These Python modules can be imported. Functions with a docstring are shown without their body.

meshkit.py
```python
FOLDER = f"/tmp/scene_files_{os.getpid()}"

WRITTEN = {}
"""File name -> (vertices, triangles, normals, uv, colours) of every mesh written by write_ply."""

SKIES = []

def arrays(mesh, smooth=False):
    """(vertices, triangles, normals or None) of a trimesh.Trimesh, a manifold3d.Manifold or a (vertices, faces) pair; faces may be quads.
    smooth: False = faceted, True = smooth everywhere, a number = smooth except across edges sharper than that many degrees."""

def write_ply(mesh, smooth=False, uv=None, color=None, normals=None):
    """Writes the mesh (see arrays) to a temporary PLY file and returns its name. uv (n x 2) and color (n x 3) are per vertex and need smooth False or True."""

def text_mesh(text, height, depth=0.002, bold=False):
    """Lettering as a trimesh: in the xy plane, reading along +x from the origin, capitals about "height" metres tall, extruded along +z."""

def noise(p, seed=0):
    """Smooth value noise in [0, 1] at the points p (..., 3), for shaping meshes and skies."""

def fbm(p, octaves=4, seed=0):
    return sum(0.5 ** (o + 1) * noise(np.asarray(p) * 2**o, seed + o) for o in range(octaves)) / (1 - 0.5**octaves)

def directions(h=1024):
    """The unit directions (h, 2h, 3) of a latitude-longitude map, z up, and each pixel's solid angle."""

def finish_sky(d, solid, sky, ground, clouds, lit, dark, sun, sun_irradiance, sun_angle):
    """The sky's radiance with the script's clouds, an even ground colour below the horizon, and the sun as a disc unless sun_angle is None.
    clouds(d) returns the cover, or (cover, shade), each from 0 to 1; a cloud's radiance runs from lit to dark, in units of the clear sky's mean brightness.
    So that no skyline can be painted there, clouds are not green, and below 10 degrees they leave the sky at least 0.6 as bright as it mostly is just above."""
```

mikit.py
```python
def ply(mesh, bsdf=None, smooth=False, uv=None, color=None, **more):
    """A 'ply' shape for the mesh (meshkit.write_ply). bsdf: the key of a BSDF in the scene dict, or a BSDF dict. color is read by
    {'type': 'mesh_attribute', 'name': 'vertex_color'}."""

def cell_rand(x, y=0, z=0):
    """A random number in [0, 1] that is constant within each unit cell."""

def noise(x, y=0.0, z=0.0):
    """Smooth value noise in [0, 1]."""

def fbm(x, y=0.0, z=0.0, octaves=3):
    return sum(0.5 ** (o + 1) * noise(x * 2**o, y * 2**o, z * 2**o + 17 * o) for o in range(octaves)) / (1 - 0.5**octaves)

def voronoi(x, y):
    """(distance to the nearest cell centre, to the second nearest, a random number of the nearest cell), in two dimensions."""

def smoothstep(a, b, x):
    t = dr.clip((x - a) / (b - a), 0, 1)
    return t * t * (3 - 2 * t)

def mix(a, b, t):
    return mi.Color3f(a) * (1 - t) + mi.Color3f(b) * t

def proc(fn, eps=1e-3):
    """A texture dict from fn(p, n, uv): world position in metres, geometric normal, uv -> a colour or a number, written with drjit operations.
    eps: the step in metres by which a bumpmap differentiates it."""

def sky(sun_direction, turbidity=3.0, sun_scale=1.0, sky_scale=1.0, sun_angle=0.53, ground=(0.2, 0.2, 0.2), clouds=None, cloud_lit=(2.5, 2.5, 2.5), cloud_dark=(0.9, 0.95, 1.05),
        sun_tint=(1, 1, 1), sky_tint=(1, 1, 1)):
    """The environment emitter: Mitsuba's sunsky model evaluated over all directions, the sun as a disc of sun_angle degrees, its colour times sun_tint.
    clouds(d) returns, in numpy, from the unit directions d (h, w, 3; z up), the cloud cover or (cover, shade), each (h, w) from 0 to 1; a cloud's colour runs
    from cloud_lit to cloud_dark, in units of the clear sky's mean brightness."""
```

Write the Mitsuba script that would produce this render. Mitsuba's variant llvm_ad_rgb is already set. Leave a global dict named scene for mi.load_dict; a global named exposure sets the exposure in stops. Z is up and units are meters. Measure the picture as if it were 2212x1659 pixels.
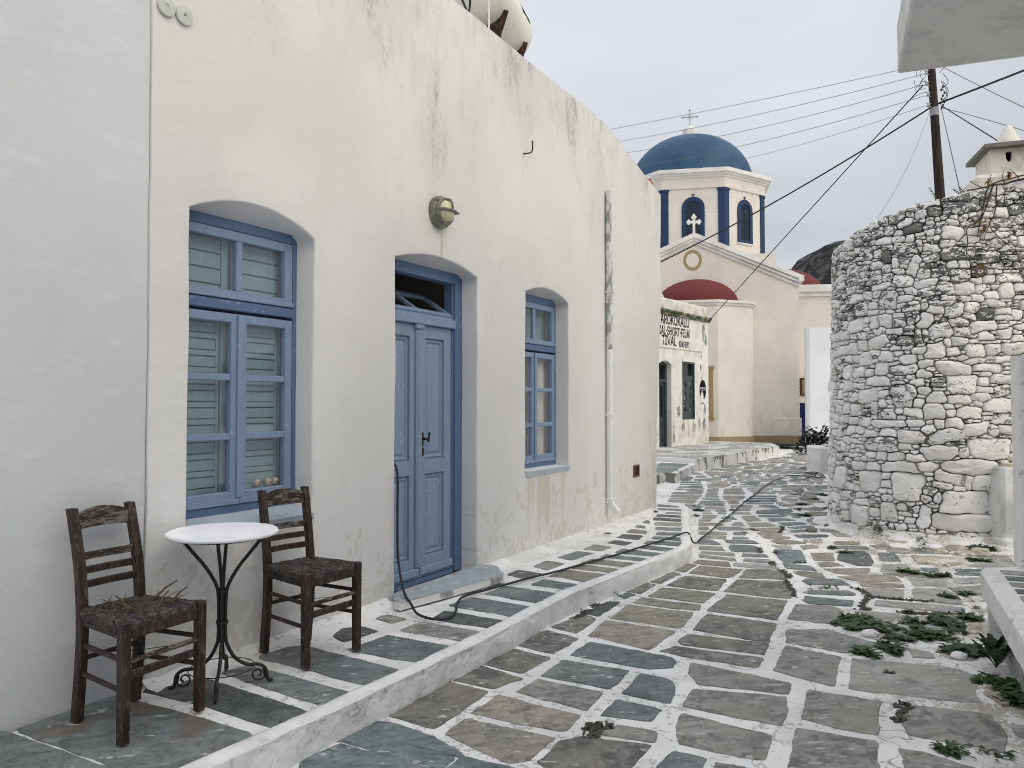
import math
import numpy as np, trimesh, shapely
from shapely.geometry import Polygon, box as sbox
from shapely.ops import unary_union
import drjit as dr, mitsuba as mi, mikit, meshkit
from mikit import noise, fbm, voronoi, smoothstep, mix, proc

# ---------------------------------------------------------------- camera, sky, exposure
T = mi.ScalarTransform4f
PITCH = math.atan(43.5 / 1662.0)
scene = {'type': 'scene'}
labels = {}
scene['camera'] = {'type': 'perspective', 'fov_axis': 'x', 'fov': 2 * math.degrees(math.atan(1106 / 1662.0)), 'near_clip': 0.05, 'far_clip': 9000.0,
                   'to_world': T().look_at(origin=[0, 0, 1.49], target=[0, math.cos(PITCH), 1.49 + math.sin(PITCH)], up=[0, 0, 1])}


def overcast(d):
    """A closed sheet of cloud, brighter overhead than at the skyline, with faint soft streaks."""
    el = np.clip(d[..., 2], 0, 1)
    q = d[..., :2] / (el[..., None] + 0.22)
    n = meshkit.fbm(np.stack([q[..., 0] * 0.9 + 3, q[..., 1] * 1.6, el * 0], -1), 5, seed=5)
    n2 = meshkit.fbm(np.stack([q[..., 0] * 3.1, q[..., 1] * 4.2 + 9, el * 0], -1), 4, seed=8)
    shade = 0.97 - (0.4 * el + 1.3 * el ** 3) / 1.7 + 0.26 * (n - 0.5) + 0.10 * (n2 - 0.5)
    return np.ones_like(el), shade


SUN = (0.62, -0.60, 0.50)
scene['sky'] = mikit.sky(SUN, turbidity=3, sun_scale=0.17, sun_angle=60, clouds=overcast, cloud_lit=(2.16, 2.21, 2.32), cloud_dark=(0.80, 0.835, 0.905), sun_tint=(0.86, 0.95, 1.10), ground=(0.3, 0.3, 0.3))
exposure = 3.0

# ---------------------------------------------------------------- helpers
rng = np.random.default_rng(7)
_count = {}


def free(key):
    """key, or key_001, key_002 ... when it is taken."""
    if key not in _count:
        _count[key] = 0
        return key
    _count[key] += 1
    return '%s_%03d' % (key, _count[key])


def thing(name, label, cat, group=None):
    k = free(name)
    labels[k] = {'label': label, 'category': cat}
    if group:
        labels[k]['group'] = group
    return k


def struct(name, mesh, mat, smooth=False):
    k = free(name)
    labels[k] = {'kind': 'structure'}
    scene[k] = mikit.ply(mesh, mat, smooth)
    return k


def part(parent, name, mesh, mat, smooth=False, label=None, **more):
    k = free(parent + '__' + name)
    scene[k] = mikit.ply(mesh, mat, smooth)
    if label or more:
        labels[k] = {**({'label': label} if label else {}), **more}
    return k


def solo(name, mesh, mat, label, cat, smooth=False, group=None):
    k = thing(name, label, cat, group)
    scene[k] = mikit.ply(mesh, mat, smooth)
    return k


def V(*a):
    return np.array(a, float)


def unit(v):
    v = np.asarray(v, float)
    return v / np.linalg.norm(v)


class Frame:
    """Local axes: e along, f across, z up, from an origin on the ground."""

    def __init__(self, o, e, f=None):
        self.o, self.e = V(*o), unit(V(e[0], e[1], 0))
        self.f = V(-self.e[1], self.e[0], 0) if f is None else unit(V(f[0], f[1], 0))

    def p(self, a, b, z):
        return self.o + self.e * a + self.f * b + V(0, 0, 1) * z

    def pts(self, L):
        L = np.asarray(L, float)
        return self.o + L[:, :1] * self.e + L[:, 1:2] * self.f + L[:, 2:3] * V(0, 0, 1)

    def mesh(self, m):
        m = m.copy()
        m.vertices = self.pts(m.vertices)
        if np.dot(np.cross(self.e, self.f), V(0, 0, 1)) < 0:
            m.invert()
        return m


def cat(*ms):
    L = []
    for m in ms:
        L += list(m) if isinstance(m, (list, tuple)) else [m]
    return trimesh.util.concatenate(L)


def raw(v, f):
    return trimesh.Trimesh(np.asarray(v, float), np.asarray(f, int), process=False)


def bx(x0, x1, y0, y1, z0, z1, r=0.0):
    """A box, its edges chamfered by r."""
    x0, x1 = min(x0, x1), max(x0, x1)
    y0, y1 = min(y0, y1), max(y0, y1)
    z0, z1 = min(z0, z1), max(z0, z1)
    if r <= 0:
        m = trimesh.creation.box(extents=[x1 - x0, y1 - y0, z1 - z0])
        m.apply_translation([(x0 + x1) / 2, (y0 + y1) / 2, (z0 + z1) / 2])
        return m
    P = []
    for x in (0, 1):
        for y in (0, 1):
            for z in (0, 1):
                c = [x0 + r if x == 0 else x1 - r, y0 + r if y == 0 else y1 - r, z0 + r if z == 0 else z1 - r]
                for a, o in enumerate((x, y, z)):
                    q = list(c)
                    q[a] = q[a] + (r if o else -r)
                    P.append(q)
    return trimesh.convex.convex_hull(np.array(P))


def prism(poly, h0, h1):
    """Extrude a 2-D polygon (points or shapely) between two heights."""
    g = poly if hasattr(poly, 'exterior') else Polygon(poly)
    if not g.is_valid:
        g = g.buffer(0)
    L = [trimesh.creation.extrude_polygon(q, h1 - h0, engine='earcut') for q in getattr(g, 'geoms', [g])]
    m = cat(L)
    m.apply_translation([0, 0, h0])
    return m


def upright(poly, d0, d1):
    """Extrude a polygon drawn in (along, height) across depth d0..d1: local (a, depth, z)."""
    m = prism(poly, d0, d1)
    v = m.vertices.copy()
    m.vertices = np.stack([v[:, 0], v[:, 2], v[:, 1]], 1)
    m.invert()
    return m


def tube(pts, r, sides=8, caps=True, flat=None):
    """A tube along points; r a number or one per point; flat = (width factor, height factor)."""
    p = np.asarray(pts, float)
    n = len(p)
    r = np.broadcast_to(np.asarray(r, float), (n,))
    t = np.gradient(p, axis=0)
    t /= np.maximum(np.linalg.norm(t, axis=1, keepdims=True), 1e-9)
    ref = V(0, 0, 1) if abs(t[0][2]) < 0.9 else V(1, 0, 0)
    a = unit(np.cross(ref, t[0]))
    A = []
    for i in range(n):
        a = a - t[i] * (a @ t[i])
        a = unit(a)
        A.append(a)
    A = np.array(A)
    B = np.cross(t, A)
    th = np.arange(sides) * 2 * math.pi / sides
    fa, fb = flat or (1, 1)
    v = (p[:, None] + r[:, None, None] * (A[:, None] * np.cos(th)[None, :, None] * fa + B[:, None] * np.sin(th)[None, :, None] * fb)).reshape(-1, 3)
    F = []
    for i in range(n - 1):
        for k in range(sides):
            a0, a1 = i * sides + k, i * sides + (k + 1) % sides
            F += [[a0, a1, a1 + sides], [a0, a1 + sides, a0 + sides]]
    if caps:
        v = np.vstack([v, p[:1], p[-1:]])
        c0, c1 = n * sides, n * sides + 1
        for k in range(sides):
            F += [[c0, (k + 1) % sides, k], [c1, (n - 1) * sides + k, (n - 1) * sides + (k + 1) % sides]]
    return raw(v, F)


def smooth_path(pts, n=8):
    """Catmull-Rom through the points."""
    p = np.asarray(pts, float)
    q = np.vstack([2 * p[0] - p[1], p, 2 * p[-1] - p[-2]])
    out = []
    for i in range(1, len(q) - 2):
        for t in np.arange(n) / n:
            a, b, c, d = q[i - 1], q[i], q[i + 1], q[i + 2]
            out.append(0.5 * (2 * b + (c - a) * t + (2 * a - 5 * b + 4 * c - d) * t * t + (3 * b - a - 3 * c + d) * t ** 3))
    out.append(p[-1])
    return np.array(out)


def lathe(prof, n=32, at=(0, 0, 0)):
    m = trimesh.creation.revolve(np.asarray(prof, float), sections=n)
    if m.volume < 0:
        m.invert()
    m.apply_translation(at)
    return m


def moved(m, at=(0, 0, 0), M=None):
    m = m.copy()
    if M is not None:
        A = np.eye(4)
        A[:3, :3] = M
        m.apply_transform(A)
    m.apply_translation(at)
    return m


def beam(a, b, w, h, r=0.003, up=(0, 0, 1)):
    """A squared bar from a to b, w wide and h high."""
    a, b = V(*a), V(*b)
    t = unit(b - a)
    s = unit(np.cross(up, t)) if abs(np.dot(t, up)) < 0.98 else unit(np.cross(V(1, 0, 0), t))
    k = np.cross(t, s)
    L = np.linalg.norm(b - a)
    m = bx(0, L, -w / 2, w / 2, -h / 2, h / 2, r)
    return moved(m, a, np.stack([t, s, k], 1))


def grid_mesh(P):
    """Quads over an (n, m, 3) array of points."""
    n, m = P.shape[:2]
    i = np.arange(n * m).reshape(n, m)
    f = np.concatenate([np.stack([i[:-1, :-1], i[1:, :-1], i[1:, 1:]], -1).reshape(-1, 3), np.stack([i[:-1, :-1], i[1:, 1:], i[:-1, 1:]], -1).reshape(-1, 3)])
    return raw(P.reshape(-1, 3), f)


def resample(poly, step, nmin=8, nmax=40, jitter=0.0, seed=0, rnd=0.0):
    """Points round a polygon at an even step, corners rounded by rnd, wobbling by jitter."""
    g = Polygon(poly) if not hasattr(poly, 'exterior') else poly
    if rnd:
        h = g.buffer(-rnd).buffer(rnd, quad_segs=3)
        if h.geom_type == 'Polygon' and h.area > 0.7 * g.area:
            g = h
    ring = g.exterior
    n = int(np.clip(round(ring.length / step), nmin, nmax))
    q = np.array([ring.interpolate(k / n, normalized=True).coords[0] for k in range(n)])
    a = np.roll(q, -1, 0)
    if np.sum(q[:, 0] * a[:, 1] - q[:, 1] * a[:, 0]) < 0:
        q = q[::-1]
    if jitter:
        t = np.roll(q, -1, 0) - np.roll(q, 1, 0)
        nrm = np.stack([t[:, 1], -t[:, 0]], 1) / np.maximum(np.linalg.norm(t, axis=1, keepdims=True), 1e-9)
        w = meshkit.fbm(np.stack([q[:, 0] * 14, q[:, 1] * 14, q[:, 0] * 0 + seed], 1), 3, seed=3) - 0.5
        q = q + nrm * (w * 2 * jitter)[:, None]
    return q


def lumpy(m, size=0.09, low=0.006, high=0.0025, seed=0):
    """Hand-laid plaster: the mesh cut fine and pushed in and out a few millimetres."""
    m = trimesh.Trimesh(m.vertices, m.faces, process=True)
    v, f = np.array(m.vertices), np.array(m.faces)
    for _ in range(16):
        e = np.sort(np.stack([f, np.roll(f, -1, 1)], -1).reshape(-1, 2), 1)
        ue, inv = np.unique(e, axis=0, return_inverse=True)
        long = np.linalg.norm(v[ue[:, 0]] - v[ue[:, 1]], axis=1) > size
        if not long.any():
            break
        idx = np.full(len(ue), -1)
        idx[long] = len(v) + np.arange(long.sum())
        v = np.vstack([v, (v[ue[long, 0]] + v[ue[long, 1]]) / 2])
        mid = idx[inv.reshape(-1, 3)]
        out = []
        for k in range(3):                                  # turn each face so that its pattern of split edges comes first
            a, b, c = f[:, k], f[:, (k + 1) % 3], f[:, (k + 2) % 3]
            ab, bc, ca = mid[:, k], mid[:, (k + 1) % 3], mid[:, (k + 2) % 3]
            q = (ab >= 0) & (bc < 0) & (ca < 0)
            out += [np.stack([a, ab, c], 1)[q], np.stack([ab, b, c], 1)[q]]
            q = (ab >= 0) & (bc >= 0) & (ca < 0)
            out += [np.stack([ab, b, bc], 1)[q], np.stack([a, ab, bc], 1)[q], np.stack([a, bc, c], 1)[q]]
        q = (mid >= 0).all(1)
        out += [np.stack([f[:, 0], mid[:, 0], mid[:, 2]], 1)[q], np.stack([mid[:, 0], f[:, 1], mid[:, 1]], 1)[q], np.stack([mid[:, 2], mid[:, 1], f[:, 2]], 1)[q], mid[q], f[(mid < 0).all(1)]]
        f = np.vstack(out)
    m = raw(v, f)
    d = low * 2 * (np.stack([meshkit.fbm(m.vertices * 1.7 + k * 9 + seed, 2, seed=k) for k in range(3)], -1) - .5) + high * 2 * (np.stack([meshkit.fbm(m.vertices * 8 + k * 5 + seed, 2, seed=k + 3) for k in range(3)], -1) - .5)
    m.vertices = m.vertices + d
    return m


def toward(q, c, d):
    v = c - q
    L = np.linalg.norm(v, axis=1, keepdims=True)
    return q + v / np.maximum(L, 1e-9) * np.minimum(d, 0.45 * L)


def slab(poly, z, thick=0.03, bevel=0.005, step=0.05, jitter=0.006, seed=0, tilt=0.002, rnd=0.012, nmax=34):
    """A paving stone: wobbling outline, chipped bevel, a top that is slightly out of level."""
    q = resample(poly, step, 10, nmax, jitter, seed, rnd)
    c = np.array(Polygon(q).centroid.coords[0])
    n = len(q)
    r = np.random.default_rng(seed)
    g = r.normal(0, tilt, 2)
    top = lambda x: z + r.normal(0, 0.0005, len(x)) + (x - c) @ g * 2
    inner = toward(q, c, bevel * 1.4)
    rings = [np.c_[q, np.full(n, z - thick)], np.c_[q, top(q) - bevel], np.c_[inner, top(inner)]]
    v = np.vstack(rings)
    F = []
    for k in range(2):
        for i in range(n):
            j = (i + 1) % n
            F += [[k * n + i, k * n + j, (k + 1) * n + j], [k * n + i, (k + 1) * n + j, (k + 1) * n + i]]
    try:
        tv, tf = trimesh.creation.triangulate_polygon(Polygon(inner).buffer(0), engine='earcut')
        kd = np.argmin(((tv[:, None] - inner[None]) ** 2).sum(-1), 1)
        tri = kd[tf] + 2 * n
        a, b, d = v[tri[:, 0], :2], v[tri[:, 1], :2], v[tri[:, 2], :2]
        s = (b[:, 0] - a[:, 0]) * (d[:, 1] - a[:, 1]) - (b[:, 1] - a[:, 1]) * (d[:, 0] - a[:, 0])
        tri[s < 0] = tri[s < 0][:, ::-1]
        F += tri.tolist()
    except Exception:
        v = np.vstack([v, [[c[0], c[1], z]]])
        F += [[2 * n + i, 2 * n + (i + 1) % n, 3 * n] for i in range(n)]
    return raw(v, F)
# ---------------------------------------------------------------- materials
def two(b):
    return {'type': 'twosided', 'bsdf': b}


def flat(c, rough=None, spec=0.3, metal=0.0, **k):
    if rough is None:
        return {'type': 'diffuse', 'reflectance': c if isinstance(c, dict) else {'type': 'rgb', 'value': list(c)}}
    return {'type': 'principled', 'base_color': c if isinstance(c, dict) else {'type': 'rgb', 'value': list(c)}, 'roughness': rough, 'specular': spec, 'metallic': metal, **k}


def bump(b, fn, h, eps=2e-3):
    return {'type': 'bumpmap', 'arbitrary': proc(fn, eps), 'scale': h, 'bsdf': b}


def mat(name, b):
    scene[name] = two(b)
    return name


P0 = (-0.806, 5.327)                 # the foot of the house front at the door's left edge
UX, UY = 0.5, 0.8660254              # along the house front, away from the camera


def along(p):
    return (p.x - P0[0]) * UX + (p.y - P0[1]) * UY


def rough_plaster(p, n, uv):
    return 0.55 * fbm(p.x * 5, p.y * 5, p.z * 5, 3) + 0.3 * fbm(p.x * 26, p.y * 26, p.z * 26, 2) + 0.15 * noise(p.x * 90, p.y * 90, p.z * 90)


def house_white(p, n, uv):
    s, z = along(p), p.z
    grain = noise(p.x * 60, p.y * 60, p.z * 60)
    big = fbm(s * 1.1 + 3, z * 0.9, 2.0, 3)
    c = mix((0.722, 0.720, 0.714), (0.668, 0.666, 0.660), smoothstep(0.35, 0.7, big))
    streak = fbm(s * 4.2, z * 1.15, 5.0, 3)
    fine = fbm(s * 17.0, z * 6.0, 1.0, 4)
    where = smoothstep(2.9, 4.4, z + 1.4 * (noise(s * 1.6, 7.0) - 0.5))
    tiny = fbm(s * 60.0, z * 34.0, 4.0, 2)
    dirt = smoothstep(0.40, 0.78, 0.48 * streak + 0.34 * fine + 0.18 * tiny + 0.10 * where - 0.05)
    c = mix(c, (0.47, 0.475, 0.445), dirt * (0.10 + 0.42 * where))
    blk = smoothstep(0.53, 0.64, 0.6 * fine + 0.4 * tiny) * smoothstep(0.55, 0.70, streak) * where
    c = mix(c, (0.33, 0.335, 0.31), 0.55 * blk)
    crack = smoothstep(0.012, 0.0, dr.abs(fbm(s * 1.7 + 11, z * 0.5, 9.0, 4) - 0.5)) * smoothstep(0.52, 0.66, noise(s * 1.3, z * 0.9, 4.0))
    c = mix(c, (0.50, 0.49, 0.46), 0.22 * crack)
    # rusty drips below the two sills and the lamp
    drip = smoothstep(0.47, 0.66, fbm(s * 16.0, z * 1.2, 3.0, 2))
    sill = smoothstep(1.85, 1.9, s) * smoothstep(2.80, 2.7, s) * smoothstep(0.86, 0.84, z) * smoothstep(0.1, 0.75, z + 0.5 * (noise(s * 11.0, 2.0) - 0.3))
    c = mix(c, (0.55, 0.47, 0.36), 0.5 * sill * drip)
    lamp = smoothstep(0.03, 0.0, dr.abs(s - 0.545 + 0.02 * (noise(z * 6.0) - 0.5))) * smoothstep(2.57, 2.6, z) * smoothstep(2.86, 2.80, z)
    c = mix(c, (0.50, 0.42, 0.30), 0.7 * lamp * smoothstep(0.25, 0.6, fbm(s * 60.0, z * 5.0, 0.0, 2)))
    hook = smoothstep(0.02, 0.0, dr.abs(s - 1.82)) * smoothstep(3.5, 3.6, z) * smoothstep(3.75, 3.72, z)
    c = mix(c, (0.52, 0.42, 0.30), 0.5 * hook * smoothstep(0.3, 0.6, fine))
    # splash marks and algae in patches near the pavement
    foot = smoothstep(0.50, 0.60, 0.5 * fbm(s * 5.0, z * 5.0, 8.0, 4) + 0.5 * fbm(s * 28.0, z * 22.0, 6.0, 3) + 0.14 * smoothstep(0.8, 0.2, z) - 0.12)
    c = mix(c, (0.46, 0.44, 0.37), 0.35 * foot * smoothstep(0.9, 0.7, z))
    far = smoothstep(0.50, 0.66, fbm(s * 8.0, z * 1.6, 3.0, 4)) * smoothstep(4.4, 5.0, s + 0.8 * (noise(z * 2.0, 3.0) - 0.5)) * smoothstep(1.6, 1.3, z)
    c = mix(c, (0.50, 0.47, 0.38), 0.4 * far * smoothstep(0.3, 0.6, fine))
    return c * (0.96 + 0.06 * grain)


def left_white(p, n, uv):
    big = fbm(p.x * 1.2 + 8, p.y * 1.2, p.z * 0.8, 3)
    c = mix((0.600, 0.619, 0.642), (0.560, 0.578, 0.602), smoothstep(0.35, 0.7, big))
    sc = smoothstep(0.60, 0.75, fbm(p.x * 7, p.y * 7, p.z * 11, 3))
    return mix(c, (0.68, 0.705, 0.73), 0.25 * sc) * (0.97 + 0.05 * noise(p.x * 60, p.y * 60, p.z * 60))


mat('house_plaster', bump(flat(proc(house_white)), rough_plaster, 0.009))
mat('left_plaster', bump(flat(proc(left_white)), rough_plaster, 0.006))


def clean_white(p, n, uv):
    b = smoothstep(0.42, 0.72, 0.6 * fbm(p.x * 5, p.y * 5, p.z * 1.3, 4) + 0.4 * fbm(p.x * 30, p.y * 30, p.z * 18, 2))
    chip = smoothstep(0.64, 0.69, 0.5 * fbm(p.x * 13, p.y * 13, p.z * 13, 3) + 0.5 * fbm(p.x * 60, p.y * 60, p.z * 60, 2))
    return mix(mix((0.80, 0.80, 0.79), (0.65, 0.65, 0.625), b), (0.38, 0.375, 0.35), 0.6 * chip) * (0.97 + 0.05 * noise(p.x * 70, p.y * 70, p.z * 70))


mat('clean_plaster', bump(flat(proc(clean_white)), rough_plaster, 0.008))


def grey_plaster_c(p, n, uv):
    b = fbm(p.x * 6, p.y * 6, p.z * 3, 4)
    f = smoothstep(0.62, 0.7, fbm(p.x * 40, p.y * 40, p.z * 40, 2))
    c = mix((0.70, 0.71, 0.70), (0.50, 0.51, 0.49), smoothstep(0.45, 0.7, b))
    return mix(c, (0.32, 0.32, 0.30), 0.3 * f)


mat('grey_plaster', bump(flat(proc(grey_plaster_c)), rough_plaster, 0.012))


def terrazzo(p, n, uv):
    f = smoothstep(0.70, 0.76, noise(p.x * 55, p.y * 55, p.z * 55))
    c = mix((0.40, 0.405, 0.40), (0.33, 0.335, 0.33), fbm(p.x * 5, p.y * 5, p.z * 5, 3))
    return mix(c, (0.13, 0.13, 0.13), f)


mat('bench_concrete', flat(proc(terrazzo)))


def mortar_white(p, n, uv):
    fleck = fbm(p.x * 24, p.y * 24, p.z * 24, 3)
    wear = fbm(p.x * 2.1, p.y * 2.1, 3.0, 3)
    c = mix((0.80, 0.80, 0.79), (0.69, 0.69, 0.675), smoothstep(0.38, 0.68, fbm(p.x * 4.5, p.y * 4.5, 1.0, 3)))
    fine = fbm(p.x * 75, p.y * 75, p.z * 75, 2)
    t = smoothstep(0.60, 0.68, 0.55 * fleck + 0.45 * fine + 0.30 * (wear - 0.5))
    c = mix(c, (0.30, 0.29, 0.265), 0.6 * t)
    line = smoothstep(0.010, 0.0, dr.abs(fbm(p.x * 3.4 + 5, p.y * 3.4, 1.0, 4) - 0.5)) * smoothstep(0.5, 0.62, noise(p.x * 1.9, p.y * 1.9, 6.0))
    c = mix(c, (0.14, 0.13, 0.115), 0.75 * line)
    side = smoothstep(-0.35, 0.35, p.x - 2.25 - 0.30 * (p.y - 4.6) + 0.9 * (wear - 0.5)) * smoothstep(9.3, 8.6, p.y)
    grit = smoothstep(0.46, 0.58, 0.6 * fbm(p.x * 5 + 2, p.y * 5, 8.0, 4) + 0.4 * fine)
    c = mix(c, mix((0.46, 0.42, 0.35), (0.27, 0.25, 0.21), fbm(p.x * 13, p.y * 13, 2.0, 3)), 0.8 * grit * side)
    earth = smoothstep(45.0, 60.0, dr.sqrt(p.x * p.x + p.y * p.y))
    return mix(c, (0.22, 0.20, 0.15), earth)


def mortar_relief(p, n, uv):
    return 0.7 * fbm(p.x * 14, p.y * 14, p.z * 14, 3) + 0.3 * fbm(p.x * 60, p.y * 60, p.z * 60, 2)


mat('white_mortar', bump(flat(proc(mortar_white)), mortar_relief, 0.018))


def kerb_white(p, n, uv):
    b = fbm(p.x * 9, p.y * 9, p.z * 9, 3)
    chip = smoothstep(0.60, 0.66, 0.5 * fbm(p.x * 17 + 4, p.y * 17, p.z * 17, 3) + 0.5 * fbm(p.x * 70, p.y * 70, p.z * 70, 2))
    c = mix((0.79, 0.79, 0.785), (0.70, 0.70, 0.69), smoothstep(0.4, 0.65, b))
    return mix(c, (0.45, 0.44, 0.415), 0.38 * chip)


mat('kerb_paint', bump(flat(proc(kerb_white)), mortar_relief, 0.014))


def old_edge(p, n, uv):
    """Painted step edge, the paint gone in downward runs that show dark stone."""
    a = along(p) + 0.6 * p.x
    run = fbm(a * 7.0, p.z * 1.5, 4.0, 3)
    f = fbm(a * 26, p.z * 18, 1.0, 2)
    t = smoothstep(0.56, 0.62, 0.62 * run + 0.3 * f + 0.10 * smoothstep(0.05, 0.28, p.z))
    return mix((0.76, 0.75, 0.735), (0.12, 0.12, 0.10), 0.85 * t)


mat('step_edge_paint', flat(proc(old_edge)))


def slate(name, base, alt, mott, dark=0.5, tan=None, rough=0.72):
    """Schist paving: a tone that drifts between base and alt, dark lichen mottling and pale scuffs."""
    def fn(p, n, uv, base=base, alt=alt, mott=mott, dark=dark, tan=tan):
        drift = fbm(p.x * 2.3, p.y * 2.3, 1.0, 2)
        c = mix(base, alt, smoothstep(0.3, 0.7, drift))
        lay = fbm(p.x * 11 + p.y * 4, p.y * 30 - p.x * 8, 3.0, 3)
        c = c * (0.60 + 0.80 * lay) * (0.86 + 0.28 * noise(p.x * 70, p.y * 70, 1.0))
        m = 0.6 * fbm(p.x * 13, p.y * 13, 7.0, 3) + 0.4 * fbm(p.x * 46, p.y * 46, 2.0, 2)
        c = mix(c, mi.Color3f(*[0.28 * b for b in base]), dark * smoothstep(0.60 - 0.16 * mott, 0.68 - 0.10 * mott, m))
        if tan:
            c = mix(c, tan, 0.55 * smoothstep(0.52, 0.68, fbm(p.x * 3.7 + 9, p.y * 3.7, 2.0, 3)))
        scuff = smoothstep(0.76, 0.82, fbm(p.x * 15 + 31, p.y * 33, 5.0, 3))
        return mix(c, (0.62, 0.62, 0.60), 0.5 * scuff)
    return mat(name, bump(flat(proc(fn), rough, 0.35), stone_relief, 0.012))


def stone_relief(p, n, uv):
    return 0.6 * fbm(p.x * 8 + p.y * 3, p.y * 20 - p.x * 5, 2.0, 3) + 0.4 * fbm(p.x * 38, p.y * 38, p.z * 38, 2)


SLATES = {
    's': slate('slate_blue_grey', (0.126, 0.146, 0.148), (0.167, 0.183, 0.181), 0.25, 0.4),
    'r': slate('slate_rust_stained', (0.126, 0.146, 0.148), (0.162, 0.178, 0.176), 0.2, 0.3, (0.126, 0.086, 0.062)),
    'd': slate('slate_dark', (0.077, 0.087, 0.087), (0.109, 0.119, 0.117), 0.3, 0.4),
    't': slate('slate_teal', (0.118, 0.150, 0.156), (0.160, 0.188, 0.191), 0.2, 0.4),
    'g': slate('slate_mottled', (0.197, 0.198, 0.177), (0.164, 0.168, 0.154), 0.9, 0.6, (0.219, 0.199, 0.163)),
    'm': slate('slate_grey', (0.212, 0.217, 0.205), (0.250, 0.246, 0.224), 0.45, 0.45, (0.256, 0.235, 0.199)),
    'o': slate('slate_olive', (0.230, 0.219, 0.180), (0.190, 0.184, 0.154), 0.1, 0.35),
    'p': slate('slate_buff', (0.277, 0.250, 0.217), (0.241, 0.228, 0.202), 0.35, 0.45),
    'l': slate('slate_pale', (0.302, 0.305, 0.289), (0.259, 0.264, 0.252), 0.3, 0.4, (0.319, 0.299, 0.261)),
    'n': slate('slate_navy', (0.056, 0.067, 0.083), (0.095, 0.106, 0.120), 0.2, 0.4)}


def pale_c(p, n, uv):
    b = fbm(p.x * 3.0, p.y * 3.0, 1.0, 4)
    return mix((0.36, 0.38, 0.36), (0.62, 0.62, 0.60), smoothstep(0.38, 0.62, b))


mat('worn_pale_slab', flat(proc(pale_c)))


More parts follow.
